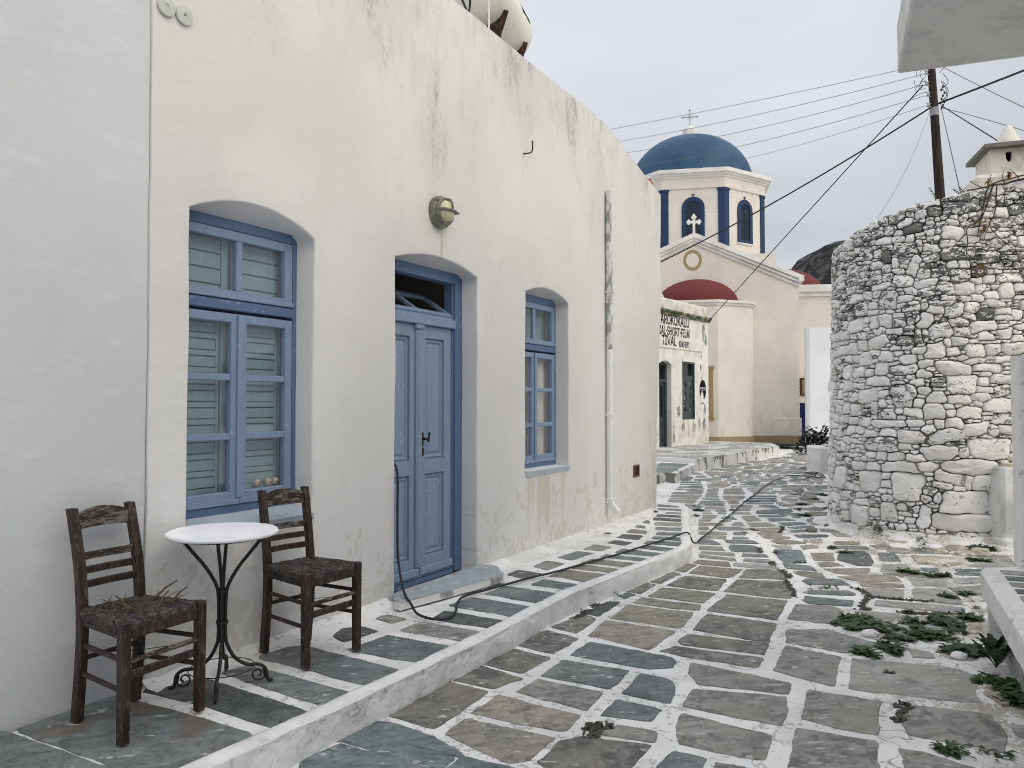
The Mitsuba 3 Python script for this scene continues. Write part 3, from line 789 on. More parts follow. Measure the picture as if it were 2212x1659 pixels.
STREET_SLABS = """
g -0.63,3.752 -0.371,4.189 -0.129,4.022 -0.278,3.724 -0.359,3.58
g -0.349,4.224 -0.199,4.436 0.041,4.213 -0.094,4.087
g -0.192,4.475 -0.01,4.728 0.216,4.556 0.051,4.309
g 0.018,4.804 0.227,5.096 0.416,4.929 0.244,4.641
g 0.267,5.184 0.516,5.467 0.581,5.37 0.416,5.045
d 0.519,5.516 0.732,5.843 0.805,5.832 0.601,5.438
d 0.832,6.027 0.916,6.112 0.957,6.051 0.86,5.934
g 0.929,6.161 1.124,6.447 1.181,6.38 1.003,6.1
g 1.169,6.489 1.433,6.868 1.467,6.807 1.235,6.434
g 1.467,6.931 1.653,7.209 1.697,7.159 1.531,6.884
t -0.727,3.575 -0.664,3.652 -0.558,3.626 -0.349,3.476 -0.28,3.391 -0.216,3.299 -0.33,3.361
t -0.849,3.437 -0.771,3.517 -0.738,3.558 -0.244,3.274 -0.295,3.191 -0.753,3.437
t -0.876,3.259 -0.747,3.406 -0.43,3.232 -0.495,3.1 -0.806,3.002
t -0.405,3.215 -0.293,3.171 -0.335,3.1 -0.474,3.087
t -0.262,3.184 -0.199,3.281 0.04,3.171 -0.063,3.002 -0.303,3.026
p -0.29,3.517 -0.212,3.67 0.178,3.468 0.058,3.267 -0.01,3.232 -0.096,3.317
p -0.187,3.752 -0.072,3.969 0.316,3.715 0.236,3.558 0.053,3.626
m 0.035,4.033 0.145,4.189 0.457,4.011 0.357,3.799
s 0.173,4.26 0.3,4.515 0.645,4.334 0.505,4.076
s 0.357,4.612 0.486,4.85 0.921,4.57 0.943,4.502 0.903,4.397 0.77,4.384
p 0.496,4.995 0.652,5.331 1.065,5.079 0.828,4.713
o 0.692,5.396 0.866,5.74 1.161,5.588 1.288,5.538 1.171,5.269 1.117,5.159
o 0.916,5.816 1.01,5.964 1.209,5.82 1.396,5.746 1.34,5.608 1.177,5.663
o 1.069,6.013 1.212,6.26 1.3,6.253 1.592,6.094 1.431,5.816 1.232,5.928
g 1.278,6.367 1.509,6.71 1.706,6.618 1.807,6.566 1.634,6.191 1.314,6.319
g 1.57,6.819 1.736,7.123 2.061,6.961 1.893,6.697 1.837,6.665
g 1.72,7.272 1.778,7.39 2.037,7.294 1.998,7.108 1.783,7.184
l 2.058,7.154 2.096,7.262 2.402,7.2 2.411,7.004 2.237,7.004
m 1.83,7.523 1.863,7.643 2.134,7.473 2.119,7.351
m 1.89,7.724 1.928,7.821 2.201,7.731 2.176,7.584
s 2.256,7.567 2.306,7.713 2.509,7.661 2.49,7.533
m 2.202,7.335 2.249,7.456 2.47,7.423 2.432,7.272
m 1.922,7.925 1.974,8.125 2.182,8.066 2.157,7.869
s 1.99,8.237 2.068,8.539 2.188,8.505 2.216,8.327 2.207,8.185
s 2.335,8.475 2.589,8.453 2.643,8.411 2.634,8.265 2.326,8.294
s 2.261,8.028 2.324,8.185 2.534,8.157 2.547,8.028 2.48,7.785 2.234,7.821
g 1.965,6.657 2.122,6.975 2.4,6.918 2.363,6.644 2.322,6.579
g 1.696,6.156 1.915,6.566 2.296,6.49 2.238,6.248 2.216,6.068 2.122,5.939
g 1.42,5.593 1.534,5.796 1.688,6.05 2.075,5.866 1.976,5.659 1.831,5.37
g 1.206,5.131 1.388,5.487 1.78,5.257 1.597,4.85
g 1.051,4.866 1.143,5.012 1.585,4.819 1.496,4.626 1.057,4.804
g 0.909,4.684 1.009,4.758 1.464,4.543 1.381,4.397 1.011,4.598
s 0.577,4.011 0.713,4.28 0.826,4.224 0.859,4.143 0.847,4.065 0.775,3.887
s 0.44,3.734 0.531,3.913 0.721,3.79 0.647,3.67
m 0.401,3.525 0.488,3.6 0.647,3.533 0.617,3.445
g 0.118,3.246 0.214,3.437 0.313,3.476 0.4,3.453 0.592,3.398 0.475,3.179 0.359,3.05 0.18,3.1
m 0.983,4.297 1.034,4.462 1.478,4.143 1.419,4 1.001,4.143
m 0.86,3.848 0.951,4.054 1.388,3.948 1.318,3.761 1.249,3.618 1.039,3.724
m 0.757,3.566 0.823,3.734 1.156,3.5 1.055,3.274 1.005,3.281 0.748,3.414
s 0.595,3.178 0.692,3.338 0.806,3.267 0.746,3.125 0.581,3.1
m 0.849,3.232 1.015,3.151 0.961,3.062 0.789,3.1
m 1.318,3.563 1.605,3.437 1.458,3.125 1.111,3.125 1.239,3.406
m 1.387,3.688 1.546,4.043 1.841,3.887 1.737,3.724 1.643,3.517 1.497,3.583
l 2.001,4.543 2.507,4.371 2.517,4.272 2.472,4.155 2.367,3.979 2.349,3.897 2.248,3.897 1.773,4.065
m 1.473,4.346 1.695,4.773 1.922,4.57 1.699,4.121 1.595,4.213
m 1.725,4.856 1.826,5.124 2.092,5.114 2.219,4.881 2.296,4.819 1.995,4.655
m 1.679,3.353 1.756,3.324 1.967,3.1 1.573,3.05
m 1.792,3.509 1.825,3.635 1.985,3.838 2.288,3.724 2.215,3.5 2.099,3.346 1.971,3.421
m 1.919,5.37 2.115,5.752 2.366,5.695 2.374,5.569 2.272,5.37 2.169,5.275
l 2.501,5.569 2.742,5.507 2.557,5.275 2.507,5.37
s 2.217,5.878 2.279,6.001 2.578,5.866 2.501,5.726 2.219,5.796
s 2.309,6.128 2.405,6.194 2.678,6.173 2.689,6.09 2.657,6.038 2.345,6.09
s 2.457,6.517 2.525,6.607 2.786,6.576 2.772,6.373 2.459,6.401
o 2.499,6.869 2.574,6.902 2.709,6.81 2.681,6.628 2.552,6.677 2.503,6.788
s 2.535,7.231 2.744,7.123 2.719,6.932 2.502,7.013
t 2.691,7.914 2.937,7.895 2.864,7.608 2.759,7.278 2.577,7.278 2.58,7.473
l 2.748,8.145 2.922,8.145 2.877,7.951 2.753,7.97
o 2.834,8.432 2.897,8.475 3.093,8.432 3.157,8.265 2.838,8.237
p 2.803,8.672 2.856,8.74 3.066,8.74 3.111,8.605 2.988,8.518 2.828,8.539
p 2.841,8.951 2.941,9.023 3.151,9.047 3.067,8.786 2.82,8.772
p 2.866,9.247 3.248,9.325 3.198,9.171 2.925,9.047
p 2.965,9.704 3.216,9.704 3.225,9.43 2.902,9.361
s 2.455,9.299 2.501,9.393 2.765,9.351 2.786,9.121 2.453,9.121
o 2.215,9.146 2.279,9.393 2.372,9.377 2.331,9.136
o 2.297,9.483 2.359,9.72 2.612,9.648 2.62,9.565 2.58,9.467
m 2.144,8.856 2.195,9.047 2.476,8.999 2.45,8.832 2.407,8.777
m 2.093,8.583 2.163,8.74 2.41,8.717 2.345,8.553
s 2.444,8.553 2.496,8.681 2.623,8.663 2.61,8.522
s 2.537,8.823 2.592,8.999 2.693,8.975 2.648,8.786
m 2.698,9.467 2.791,9.732 2.886,9.76 2.837,9.425
t 3.345,9.704 3.646,9.743 3.666,9.592 3.332,9.446
t 3.336,9.34 3.618,9.467 3.675,9.43 3.653,9.34 3.349,9.237
t 3.255,9.047 3.324,9.146 3.604,9.197 3.585,9.097 3.26,8.951
d 3.216,8.786 3.581,8.832 3.59,8.763 3.506,8.65 3.215,8.596
s 3.208,8.496 3.38,8.548 3.416,8.496 3.288,8.411
p 3.042,8.137 3.206,8.185 3.187,8.028 2.987,7.933
p 2.995,7.725 3.2,7.746 3.064,7.369 2.887,7.369
p 2.877,7.257 3.016,7.312 3.052,7.131 2.84,7.099
p 2.833,6.992 3.226,7.009 3.141,6.842 3.02,6.762 2.858,6.81
p 2.825,6.683 3.118,6.762 3.305,6.715 3.284,6.561 3.253,6.488 2.914,6.526
p 2.897,6.458 2.964,6.488 3.223,6.401 3.176,6.289 2.868,6.336
l 2.822,6.221 2.877,6.27 3.142,6.221 2.989,5.939 2.784,5.988
l 3.208,6.194 3.26,6.262 3.474,6.221 3.465,6.038 3.342,5.772 3.081,5.914
l 3.404,6.622 3.66,6.576 3.616,6.444 3.55,6.345 3.314,6.359
l 2.699,5.749 2.769,5.878 3.219,5.704 3.293,5.659 3.251,5.571 3.165,5.508
d 3.125,7.407 3.233,7.643 3.37,7.831 3.558,7.852 3.538,7.684 3.409,7.331 3.316,7.142 3.19,7.142
s 3.669,7.725 3.806,7.725 3.752,7.523 3.685,7.35 3.53,7.369
l 3.456,7.184 3.65,7.184 3.636,7.113 3.418,6.842 3.293,6.892
s 3.742,7.05 3.851,7.009 3.757,6.826 3.684,6.902
s 4.01,6.982 4.216,6.968 4.179,6.908 3.971,6.902
s 3.901,6.81 3.988,6.869 4.14,6.826 4.087,6.734 3.881,6.746
l 3.727,6.502 3.801,6.607 4.039,6.637 3.938,6.473 3.703,6.438
l 3.615,6.275 3.877,6.373 3.797,6.243 3.655,6.189
s 3.332,8.073 3.384,8.137 3.713,8.064 3.652,7.939 3.341,7.974
o 3.442,8.235 3.521,8.404 3.74,8.345 3.696,8.211 3.484,8.193
s 3.315,15.02 3.44,15.492 3.545,15.824 3.689,15.801 3.663,15.601 3.466,15.02
s 3.198,14.625 3.272,14.85 3.625,14.85 3.549,14.558
s 3.107,14.231 3.154,14.425 3.541,14.425 3.486,14.204
s 2.958,13.764 3.04,13.971 3.441,13.98 3.388,13.746
m 2.847,13.414 2.92,13.628 3.334,13.512 3.27,13.254
m 2.667,12.833 2.742,13.067 3.217,13.075 3.14,12.796
m 2.556,12.417 2.636,12.701 3.111,12.679 3.001,12.335
p 2.474,12.1 2.523,12.28 2.963,12.246 2.888,12.034
m 2.378,11.748 2.452,12.015 2.851,11.95 2.735,11.625
s 3.804,15.972 3.996,16.099 3.954,15.634 3.754,15.634
s 3.62,15.311 3.974,15.471 3.843,15 3.552,15
m 3.98,15.471 4.183,15.514 4.088,15.051 3.863,15
p 3.707,14.702 3.76,14.87 4.114,14.889 4.117,14.722 4.061,14.558
p 3.631,14.323 4.081,14.453 4.027,14.231 3.809,13.789 3.498,13.764
m 3.379,13.334 3.446,13.595 3.65,13.679 3.589,13.414
p 3.32,13.137 3.361,13.262 3.545,13.286 3.497,13.137
m 3.211,12.723 3.303,13.067 3.47,13.052 3.382,12.723
m 3.11,12.403 3.188,12.665 3.363,12.651 3.285,12.314
m 2.968,12.067 3.04,12.226 3.253,12.192 3.216,11.937
s 2.836,11.655 2.916,11.886 3.237,11.867 3.227,11.686
s 2.769,11.475 2.813,11.595 3.189,11.607 3.151,11.469
m 2.795,11.243 2.849,11.428 3.135,11.41 3.089,11.243
p 2.746,10.987 2.807,11.169 3.056,11.125 3.018,10.933
m 3.697,13.414 3.767,13.637 4.062,13.738 4.04,13.57 4.002,13.414
p 3.617,13.16 3.674,13.35 3.995,13.374 3.935,13.16
o 3.509,12.782 3.596,13.083 3.921,13.083 3.849,12.76
p 3.368,12.287 3.451,12.572 3.784,12.572 3.698,12.287
p 3.302,12.015 3.36,12.226 3.663,12.226 3.536,11.937
m 3.26,11.748 3.311,11.905 3.491,11.892 3.433,11.748
p 3.238,11.505 3.28,11.68 3.438,11.711 3.377,11.505
p 3.154,11.153 3.223,11.369 3.554,11.381 3.421,11.075
p 3.094,10.79 3.133,10.977 3.385,11.031 3.307,10.754
l 2.978,10.436 3.045,10.62 3.266,10.646 3.22,10.426
p 3.033,10.197 3.081,10.291 3.227,10.315 3.182,9.858 2.988,9.806
t 2.735,10.081 2.807,10.244 2.909,10.244 2.898,9.968 2.757,9.991
p 2.597,10.475 2.637,10.61 2.726,10.595 2.709,10.475
p 2.686,10.748 2.734,10.88 2.799,10.88 2.739,10.702
m 2.825,10.728 2.882,10.891 3.003,10.88 2.951,10.692
s 2.799,10.485 2.846,10.62 2.929,10.61 2.89,10.47
m 2.537,10.234 2.571,10.344 2.742,10.363 2.708,10.234
m 2.469,10.045 2.522,10.173 2.665,10.173 2.606,10.027
o 2.378,9.806 2.434,9.982 2.572,9.946 2.496,9.806
p 2.616,9.763 2.692,9.924 2.806,9.88 2.688,9.742
m 3.836,16.384 3.969,16.806 4.051,16.68 4.052,16.324 3.95,16.264
p 4.191,16.883 4.31,17.131 4.889,16.909 4.7,16.445 4.171,16.36
s 4.422,17.345 4.686,17.862 5.044,17.607 4.783,17.304
m 4.925,18.125 5.38,19.043 5.655,18.769 5.19,17.905
s 5.57,19.258 5.823,19.633 5.983,19.175 5.683,18.737
m 5.982,19.773 6.295,20.354 6.672,20.132 6.193,19.478
m 4.75,17.144 4.93,17.496 5.073,17.304 4.919,17.013
s 4.291,15.914 4.427,16.134 4.598,16.052 4.541,15.745 4.262,15.689
s 4.097,16.029 4.226,16.193 4.23,16.087 4.136,15.892
l 4.268,15.332 4.35,15.514 4.483,15.471 4.406,15.206 4.254,15.102
s 4.112,14.529 4.192,14.741 4.276,14.625 4.176,14.416
s 4.324,14.654 4.41,14.81 4.731,14.79 4.702,14.577 4.466,14.416
s 4.204,14.249 4.318,14.406 4.602,14.388 4.504,14.14
s 3.919,13.849 4.049,14.042 4.087,13.98 3.944,13.806
o 5.346,17.747 5.527,18.304 6.044,18.643 6.018,18.38 5.744,17.762
s 5.044,16.935 5.189,17.264 5.33,17.197 5.294,16.935
s 4.982,16.324 5.106,16.617 5.353,16.555 5.259,16.3
p 4.868,15.914 4.975,16.193 5.195,16.134 5.084,15.892
p 6.827,19.915 7.155,20.354 7.263,19.685 6.977,19.478
p 7.634,21.15 8.017,21.646 8.361,21.709 8.192,21.09 7.567,20.657
p 6.259,18.929 6.579,19.461 6.529,19.01 6.332,18.658
m 6.546,18.769 6.725,19.208 6.886,19.01 6.658,18.658
m 7.193,20.657 7.428,21.13 7.4,20.696 7.236,20.467
m 5.899,17.663 6.146,18.11 6.303,17.934 6.05,17.551
m 6.475,18.08 6.693,18.41 6.749,18.229 6.506,17.833
s 6.565,17.733 6.846,18.259 7.074,18.154 6.823,17.663
l 6.089,17.131 6.303,17.468 6.679,17.44 6.457,17.013
m 5.669,16.543 5.917,16.935 6.099,16.781 5.91,16.506
s 6.922,18.395 7.201,18.801 7.39,18.611 7.128,18.199
s 7.247,19.191 7.494,19.633 7.741,19.461 7.549,18.978
s 5.297,16.122 5.443,16.433 5.443,16.169 5.314,15.914
m 5.509,16.111 5.685,16.336 5.92,16.288 5.739,16.029
s 5.629,15.723 5.77,15.937 5.918,15.79 5.694,15.471
s 4.781,14.482 4.889,14.644 5.205,14.596 5.124,14.369 4.766,14.277
s 5.05,14.771 5.165,14.99 5.339,14.97 5.224,14.702
l 5.284,14.463 5.37,14.644 5.744,14.673 5.588,14.323
s 5.381,15.031 5.521,15.279 5.9,15.332 5.812,15.051
l 4.081,13.414 4.186,13.696 4.608,13.696 4.549,13.414 4.134,13.294
l 4.034,13.113 4.149,13.286 4.416,13.286 4.323,13.06
m 4,12.811 4.081,13.014 4.417,12.976 4.352,12.76
s 3.816,12.383 3.925,12.572 4.296,12.572 4.247,12.403
n 3.701,12.113 3.807,12.246 4.185,12.246 4.134,12.1
n 3.529,11.81 3.664,11.995 4.102,11.982 4.054,11.842 3.563,11.717
s 3.482,11.499 3.568,11.68 3.948,11.692 3.882,11.499
p 3.585,11.243 3.715,11.41 3.781,11.381 3.696,11.058
s 3.8,11.381 3.848,11.352 3.834,11.031 3.705,11.042
s 3.326,10.5 3.425,10.79 3.57,10.88 3.948,10.977 3.888,10.712 3.693,10.525
s 3.295,10.315 3.351,10.382 3.673,10.349 3.603,10.211 3.281,10.187
t 3.323,10.027 3.357,10.068 3.573,10.068 3.646,9.902 3.296,9.806
s 3.69,10.197 3.759,10.301 3.822,10.267 3.808,10.173 3.731,10.095
p 4.248,12.146 4.347,12.383 4.467,12.08 4.332,11.779 4.168,11.873
p 3.97,11.399 4.093,11.529 4.267,11.499 4.153,11.294
m 4.385,12.417 4.498,12.572 4.65,12.572 4.555,12.383
s 4.819,12.774 4.933,12.938 5.118,12.9 5.03,12.723
m 4.675,13.414 4.795,13.654 5.067,13.696 5.087,13.554 4.977,13.334
s 5.518,14.095 5.797,14.131 5.57,13.578 5.422,13.62
m 5.257,13.832 5.453,13.954 5.35,13.35 5.443,13.27 5.388,13.137 5.099,13.254
o 4.531,11.823 4.578,11.905 4.78,11.931 4.737,11.668 4.505,11.717
o 4.151,10.95 4.385,11.209 4.463,11.031 4.381,10.848 4.119,10.848
o 4.018,10.6 4.158,10.723 4.356,10.646 4.229,10.353 4.03,10.305 4.017,10.451
m 3.804,9.968 3.968,10.183 4.077,10.081 3.904,9.72 3.755,9.806
"""
WALL_STONES = """-1.11,3.54,0.14,0.14 -0.83,3.57,0.21,0.13 -0.98,3.55,0.11,0.09 -1.31,3.47,0.15,0.08 -1.21,3.42,0.14,0.11 -1.06,3.43,0.15,0.13 -0.91,3.45,0.18,0.1 -0.65,3.43,0.22,0.1 -0.97,3.34,0.19,0.09 -0.74,3.51,0.18,0.11 -1.34,3.29,0.1,0.08 -0.95,3.15,0.13,0.15 -0.64,3.01,0.14,0.25 -0.84,3.07,0.08,0.11 -0.76,2.86,0.22,0.14 -0.82,2.97,0.13,0.07 -1.44,3.06,0.25,0.17 -1.08,2.94,0.14,0.15 -0.95,3.01,0.13,0.13 -0.68,2.74,0.16,0.08 -0.93,2.66,0.24,0.22 -1.03,2.82,0.21,0.07 -1.35,2.73,0.18,0.12 -1.19,2.74,0.14,0.1 -1.28,2.6,0.21,0.17 -1.58,2.63,0.22,0.1 -1.57,2.56,0.3,0.08 -1.11,2.62,0.12,0.07 -1.11,2.54,0.13,0.06 -0.91,2.53,0.12,0.07 -0.67,2.55,0.19,0.07 -0.81,2.54,0.07,0.05 -0.81,2.47,0.13,0.07 -0.7,2.48,0.08,0.06 -0.96,2.43,0.16,0.16 -0.8,2.39,0.15,0.11 -0.58,2.42,0.09,0.17 -1.35,2.41,0.23,0.16 -1.57,2.43,0.2,0.12 -1.1,2.43,0.12,0.15 -0.68,2.41,0.07,0.08 -0.7,2.32,0.11,0.07 -1.04,2.32,0.14,0.07 -0.86,2.3,0.2,0.08 -1.55,2.31,0.15,0.14 -1.26,2.28,0.15,0.09 -1.4,2.28,0.14,0.07 -0.91,2.24,0.13,0.06 -1.05,2.19,0.29,0.14 -1.26,2.17,0.16,0.12 -1.41,2.14,0.18,0.14 -1.62,2.13,0.21,0.12 -0.71,2.11,0.1,0.05 -0.72,3.22,0.31,0.14 -1.18,3.23,0.12,0.16 -0.4,3.6,0.19,0.12 -0.56,3.59,0.14,0.1 -0.22,3.62,0.24,0.14 -0.31,3.53,0.08,0.05 0,3.64,0.16,0.12 -0.11,3.51,0.11,0.08 0.2,3.69,0.14,0.11 0.31,3.7,0.08,0.13 0.42,3.75,0.13,0.08 0.53,3.76,0.07,0.07 0.37,3.67,0.12,0.06 0.31,3.58,0.18,0.12 0.47,3.6,0.17,0.11 0.47,3.5,0.16,0.09 0.29,3.45,0.26,0.1 -0.04,3.43,0.19,0.06 -0.47,3.37,0.11,0.08 -0.23,3.35,0.24,0.15 -0.44,3.3,0.14,0.07 -0.38,3.38,0.07,0.05 0.14,3.31,0.15,0.09 0.24,3.23,0.23,0.11 -0.59,3.23,0.08,0.14 -0.45,3.2,0.19,0.09 -0.18,3.12,0.37,0.14 0.14,3.09,0.25,0.12 0.36,3.18,0.18,0.09 0.44,3.07,0.14,0.06 0.49,3.37,0.12,0.11 -0.45,3.08,0.16,0.08 -0.12,3,0.15,0.09 -0.39,2.93,0.18,0.11 -0.17,2.88,0.22,0.13 0.04,2.93,0.16,0.13 0.16,2.92,0.08,0.07 0.24,2.99,0.13,0.07 0.47,2.98,0.13,0.09 0.37,2.86,0.28,0.1 0.01,2.82,0.12,0.07 0.16,2.84,0.12,0.09 -0.53,2.81,0.23,0.08 -0.32,2.75,0.18,0.16 -0.11,2.74,0.22,0.14 0.09,2.74,0.17,0.08 0.34,2.72,0.19,0.16 -0.51,2.72,0.17,0.1 -0.28,2.64,0.17,0.05 -0.13,2.63,0.14,0.06 0.02,2.64,0.15,0.07 -0.36,2.58,0.23,0.06 -0.53,2.56,0.09,0.07 -0.24,2.5,0.21,0.16 -0.04,2.54,0.18,0.12 0.11,2.46,0.19,0.12 0.3,2.49,0.16,0.07 0.2,2.57,0.2,0.08 0.45,2.46,0.13,0.12 0.3,2.42,0.18,0.05 -0.53,2.41,0.19,0.18 -0.4,2.44,0.08,0.08 -0.07,2.43,0.14,0.08 0.07,2.33,0.3,0.11 0.28,2.33,0.1,0.06 -0.38,2.29,0.25,0.17 -0.16,2.26,0.17,0.13 -0.53,2.24,0.06,0.13 -0.61,2.23,0.08,0.15 0.1,2.22,0.19,0.09 0.31,2.25,0.16,0.12 0.44,2.26,0.09,0.05 -0.3,2.16,0.1,0.07 -1.35,2.02,0.12,0.11 -1.21,2.01,0.16,0.16 -0.95,2.03,0.18,0.12 -0.71,1.99,0.18,0.11 -1.51,1.87,0.21,0.17 -1.31,1.86,0.18,0.14 -1.01,1.89,0.18,0.15 -0.76,1.87,0.3,0.11 -1.16,1.85,0.12,0.1 -1.06,1.75,0.29,0.12 -0.82,1.78,0.13,0.07 -0.67,1.79,0.08,0.05 -0.62,1.72,0.14,0.08 -1.48,1.71,0.16,0.14 -1.65,1.61,0.19,0.12 -1.39,1.57,0.19,0.13 -1.17,1.59,0.24,0.16 -0.77,1.58,0.28,0.26 -0.99,1.6,0.11,0.08 -0.99,1.5,0.1,0.1 -1.52,1.44,0.12,0.16 -1.35,1.42,0.21,0.15 -1.09,1.45,0.08,0.13 -1.19,1.4,0.11,0.1 -0.95,1.38,0.2,0.13 -0.67,1.4,0.19,0.09 -1.21,1.29,0.15,0.13 -1.38,1.3,0.17,0.09 -0.92,1.27,0.37,0.07 -0.64,1.28,0.17,0.09 -1.43,1.19,0.16,0.11 -1.28,1.18,0.14,0.09 -0.93,1.17,0.19,0.09 -0.69,1.13,0.27,0.15 -1.65,1.16,0.12,0.15 -1.02,1.04,0.38,0.17 -1.51,1.07,0.13,0.09 -1.36,1.06,0.16,0.04 -1.39,1,0.08,0.05 -1.58,0.99,0.15,0.13 -1.22,0.87,0.1,0.08 -1.68,0.86,0.2,0.08 -1.48,0.81,0.17,0.13 -1.3,0.78,0.18,0.11 -1.12,0.79,0.18,0.1 -0.82,0.8,0.37,0.12 -0.84,0.91,0.2,0.1 -1.01,0.91,0.15,0.12 -1.65,0.62,0.34,0.28 -1.42,0.69,0.12,0.07 -1.42,0.62,0.14,0.08 -1.39,0.53,0.21,0.09 -1.15,0.61,0.27,0.25 -0.96,0.69,0.12,0.07 -0.95,0.6,0.12,0.09 -0.73,0.58,0.33,0.32 -1.5,0.42,0.31,0.11 -1.27,0.45,0.15,0.08 -1.55,0.3,0.2,0.1 -1.09,0.4,0.15,0.11 -0.94,0.45,0.12,0.07 -1.3,0.22,0.32,0.25 -1.1,0.27,0.13,0.1 -0.93,0.29,0.19,0.22 -1.57,0.17,0.25,0.12 -0.79,0.36,0.11,0.09 -0.66,0.34,0.12,0.07 -0.77,0.29,0.14,0.05 -0.71,0.22,0.12,0.09 -1.47,0.05,0.24,0.12 -1.02,0.12,0.2,0.16 -1.74,0.08,0.26,0.18 -0.8,0.14,0.13,0.09 -2,0.23,0.26,0.16 -0.44,2.08,0.22,0.16 -0.25,2.05,0.15,0.11 -0.02,2.07,0.23,0.15 0.18,2.08,0.18,0.11 0.39,2.09,0.24,0.13 -0.54,1.93,0.16,0.09 -0.25,1.88,0.37,0.15 0.12,1.88,0.31,0.09 0.28,1.97,0.22,0.08 0.4,1.9,0.1,0.2 -0.54,1.82,0.18,0.09 -0.17,1.7,0.32,0.21 -0.41,1.75,0.17,0.06 -0.41,1.69,0.17,0.05 -0.43,1.56,0.19,0.13 -0.21,1.54,0.25,0.1 0.02,1.56,0.18,0.08 0.06,1.73,0.13,0.09 0.29,1.76,0.31,0.11 0.25,1.63,0.2,0.13 -0.55,1.63,0.12,0.09 0.25,1.48,0.38,0.15 -0.46,1.41,0.22,0.18 -0.31,1.47,0.12,0.05 -0.09,1.4,0.25,0.14 -0.29,1.39,0.1,0.08 0.27,1.33,0.26,0.13 -0.25,1.29,0.18,0.13 -0.05,1.22,0.27,0.15 0.32,1.21,0.24,0.1 0.15,1.21,0.1,0.13 -0.36,1.15,0.34,0.15 0.1,1.01,0.44,0.23 0.38,1.03,0.1,0.1 0.39,1.12,0.08,0.06 -0.42,0.96,0.36,0.16 -0.17,0.98,0.11,0.15 -0.1,0.82,0.56,0.17 -0.53,0.81,0.19,0.1 -0.32,0.7,0.3,0.13 0.04,0.65,0.26,0.17 -0.13,0.66,0.07,0.15 -0.14,0.44,0.57,0.25 -0.43,0.48,0.09,0.13 -0.57,0.27,0.14,0.25 -0.18,0.22,0.62,0.19"""
WEED_SPOTS = """2.38,5.23,0.206,r 2.85,5.21,0.178,r 2.69,4.98,0.134,r 2.74,4.70,0.136,r 3.19,5.41,0.107,r 2.31,4.77,0.084,r 2.11,4.64,0.096,r 2.29,4.66,0.053,r 3.48,6.81,0.099,r 3.68,6.69,0.104,r 4.13,7.79,0.081,b 4.83,7.94,0.132,r 4.68,8.69,0.108,r 4.08,8.64,0.072,b 2.52,6.29,0.118,s 3.28,8.01,0.050,r 3.33,7.75,0.056,r 3.37,5.98,0.056,r 3.59,6.04,0.075,r 2.85,5.55,0.040,r 3.01,5.43,0.056,r 3.39,5.66,0.029,r 4.42,7.34,0.091,r 2.45,4.93,0.077,r 4.85,8.46,0.097,r 2.71,4.35,0.086,d 2.59,4.10,0.114,r 2.50,3.92,0.070,r 2.09,4.30,0.034,r 2.02,3.34,0.10,s 1.86,3.34,0.053,r 4.48,11.93,0.104,b 4.71,12.06,0.065,r 4.31,11.44,0.092,r 4.02,10.82,0.080,t 3.83,9.41,0.063,t 3.92,10.30,0.083,r 4.71,13.16,0.265,s 5.08,12.64,0.102,r 4.48,11.04,0.044,r 2.61,10.77,0.079,r 2.44,10.27,0.041,r 2.64,11.25,0.136,s 3.07,10.82,0.051,t 1.78,9.58,0.045,t 0.79,5.90,0.035,b 0.99,7.98,0.047,t 4.89,13.99,0.084,s 5.11,13.93,0.084,s 4.65,12.71,0.068,s 5.95,14.68,0.089,s"""
MOSS_LINES = """
2.561,8.014 2.480,7.719 2.561,7.613 2.443,7.283 2.397,7.128 2.415,6.980 2.401,6.782 2.408,6.701 2.325,6.570 2.257,6.299 2.181,5.985
2.661,7.827 2.570,7.444 2.566,7.283 2.747,7.283
2.777,6.280 2.800,6.146 2.761,5.992 2.560,5.685 2.578,5.597
2.761,5.992 2.966,5.894 3.179,5.846
2.759,5.554 2.910,5.511 3.115,5.490
2.851,9.305 2.853,9.103 2.943,9.078
3.269,9.410 3.247,9.254 3.070,8.909
2.686,9.005 2.707,8.862 2.757,8.723
0.328,3.569 0.383,3.620 0.455,3.620 0.380,3.519
0.353,3.603 0.378,3.503 0.333,3.471
2.598,5.641 2.506,5.619
1.885,3.821 1.958,3.860 1.808,3.637
0.604,5.678 0.690,5.832 0.810,5.947
0.411,5.373 0.544,5.531
0.443,5.384 0.519,5.520 0.667,5.770
3.963,11.377 3.998,11.262 4.073,11.262
5.305,14.034 5.234,13.604 5.229,13.359 5.331,13.279
5.528,14.123 5.368,13.440
"""
ROUGH_STONES = """
r 4.037,8.404 4.269,8.554 4.565,8.710 4.421,8.453 4.115,8.211 3.978,8.141
r 3.935,7.603 4.102,7.563 4.409,7.523 4.290,7.257 4.020,7.113 3.781,7.221
r 4.522,8.478 4.753,8.404 4.872,8.165 4.669,7.895 4.419,7.961 4.456,8.211
l 2.564,5.153 2.628,5.081 2.554,4.959 2.501,5.028
r 2.806,5.117 2.960,5.063 2.858,4.908 2.751,4.925
r 3.080,5.266 3.218,5.305 3.051,5.028 2.965,5.028
l 3.381,5.615 3.426,5.637 3.248,5.344 3.225,5.344
l 2.420,4.747 2.519,4.640 2.485,4.553 2.360,4.567
r 3.520,6.013 3.605,5.939 3.532,5.819 3.449,5.843
r 2.332,5.135 2.374,5.045 2.443,4.993 2.376,4.942 2.290,4.976
r 2.711,5.445 2.948,5.425 2.817,5.286 2.643,5.266
r 2.519,4.178 2.634,4.201 2.612,3.979 2.429,3.818 2.412,3.938
l 2.638,4.728 2.791,4.669 2.672,4.502 2.544,4.529
"""
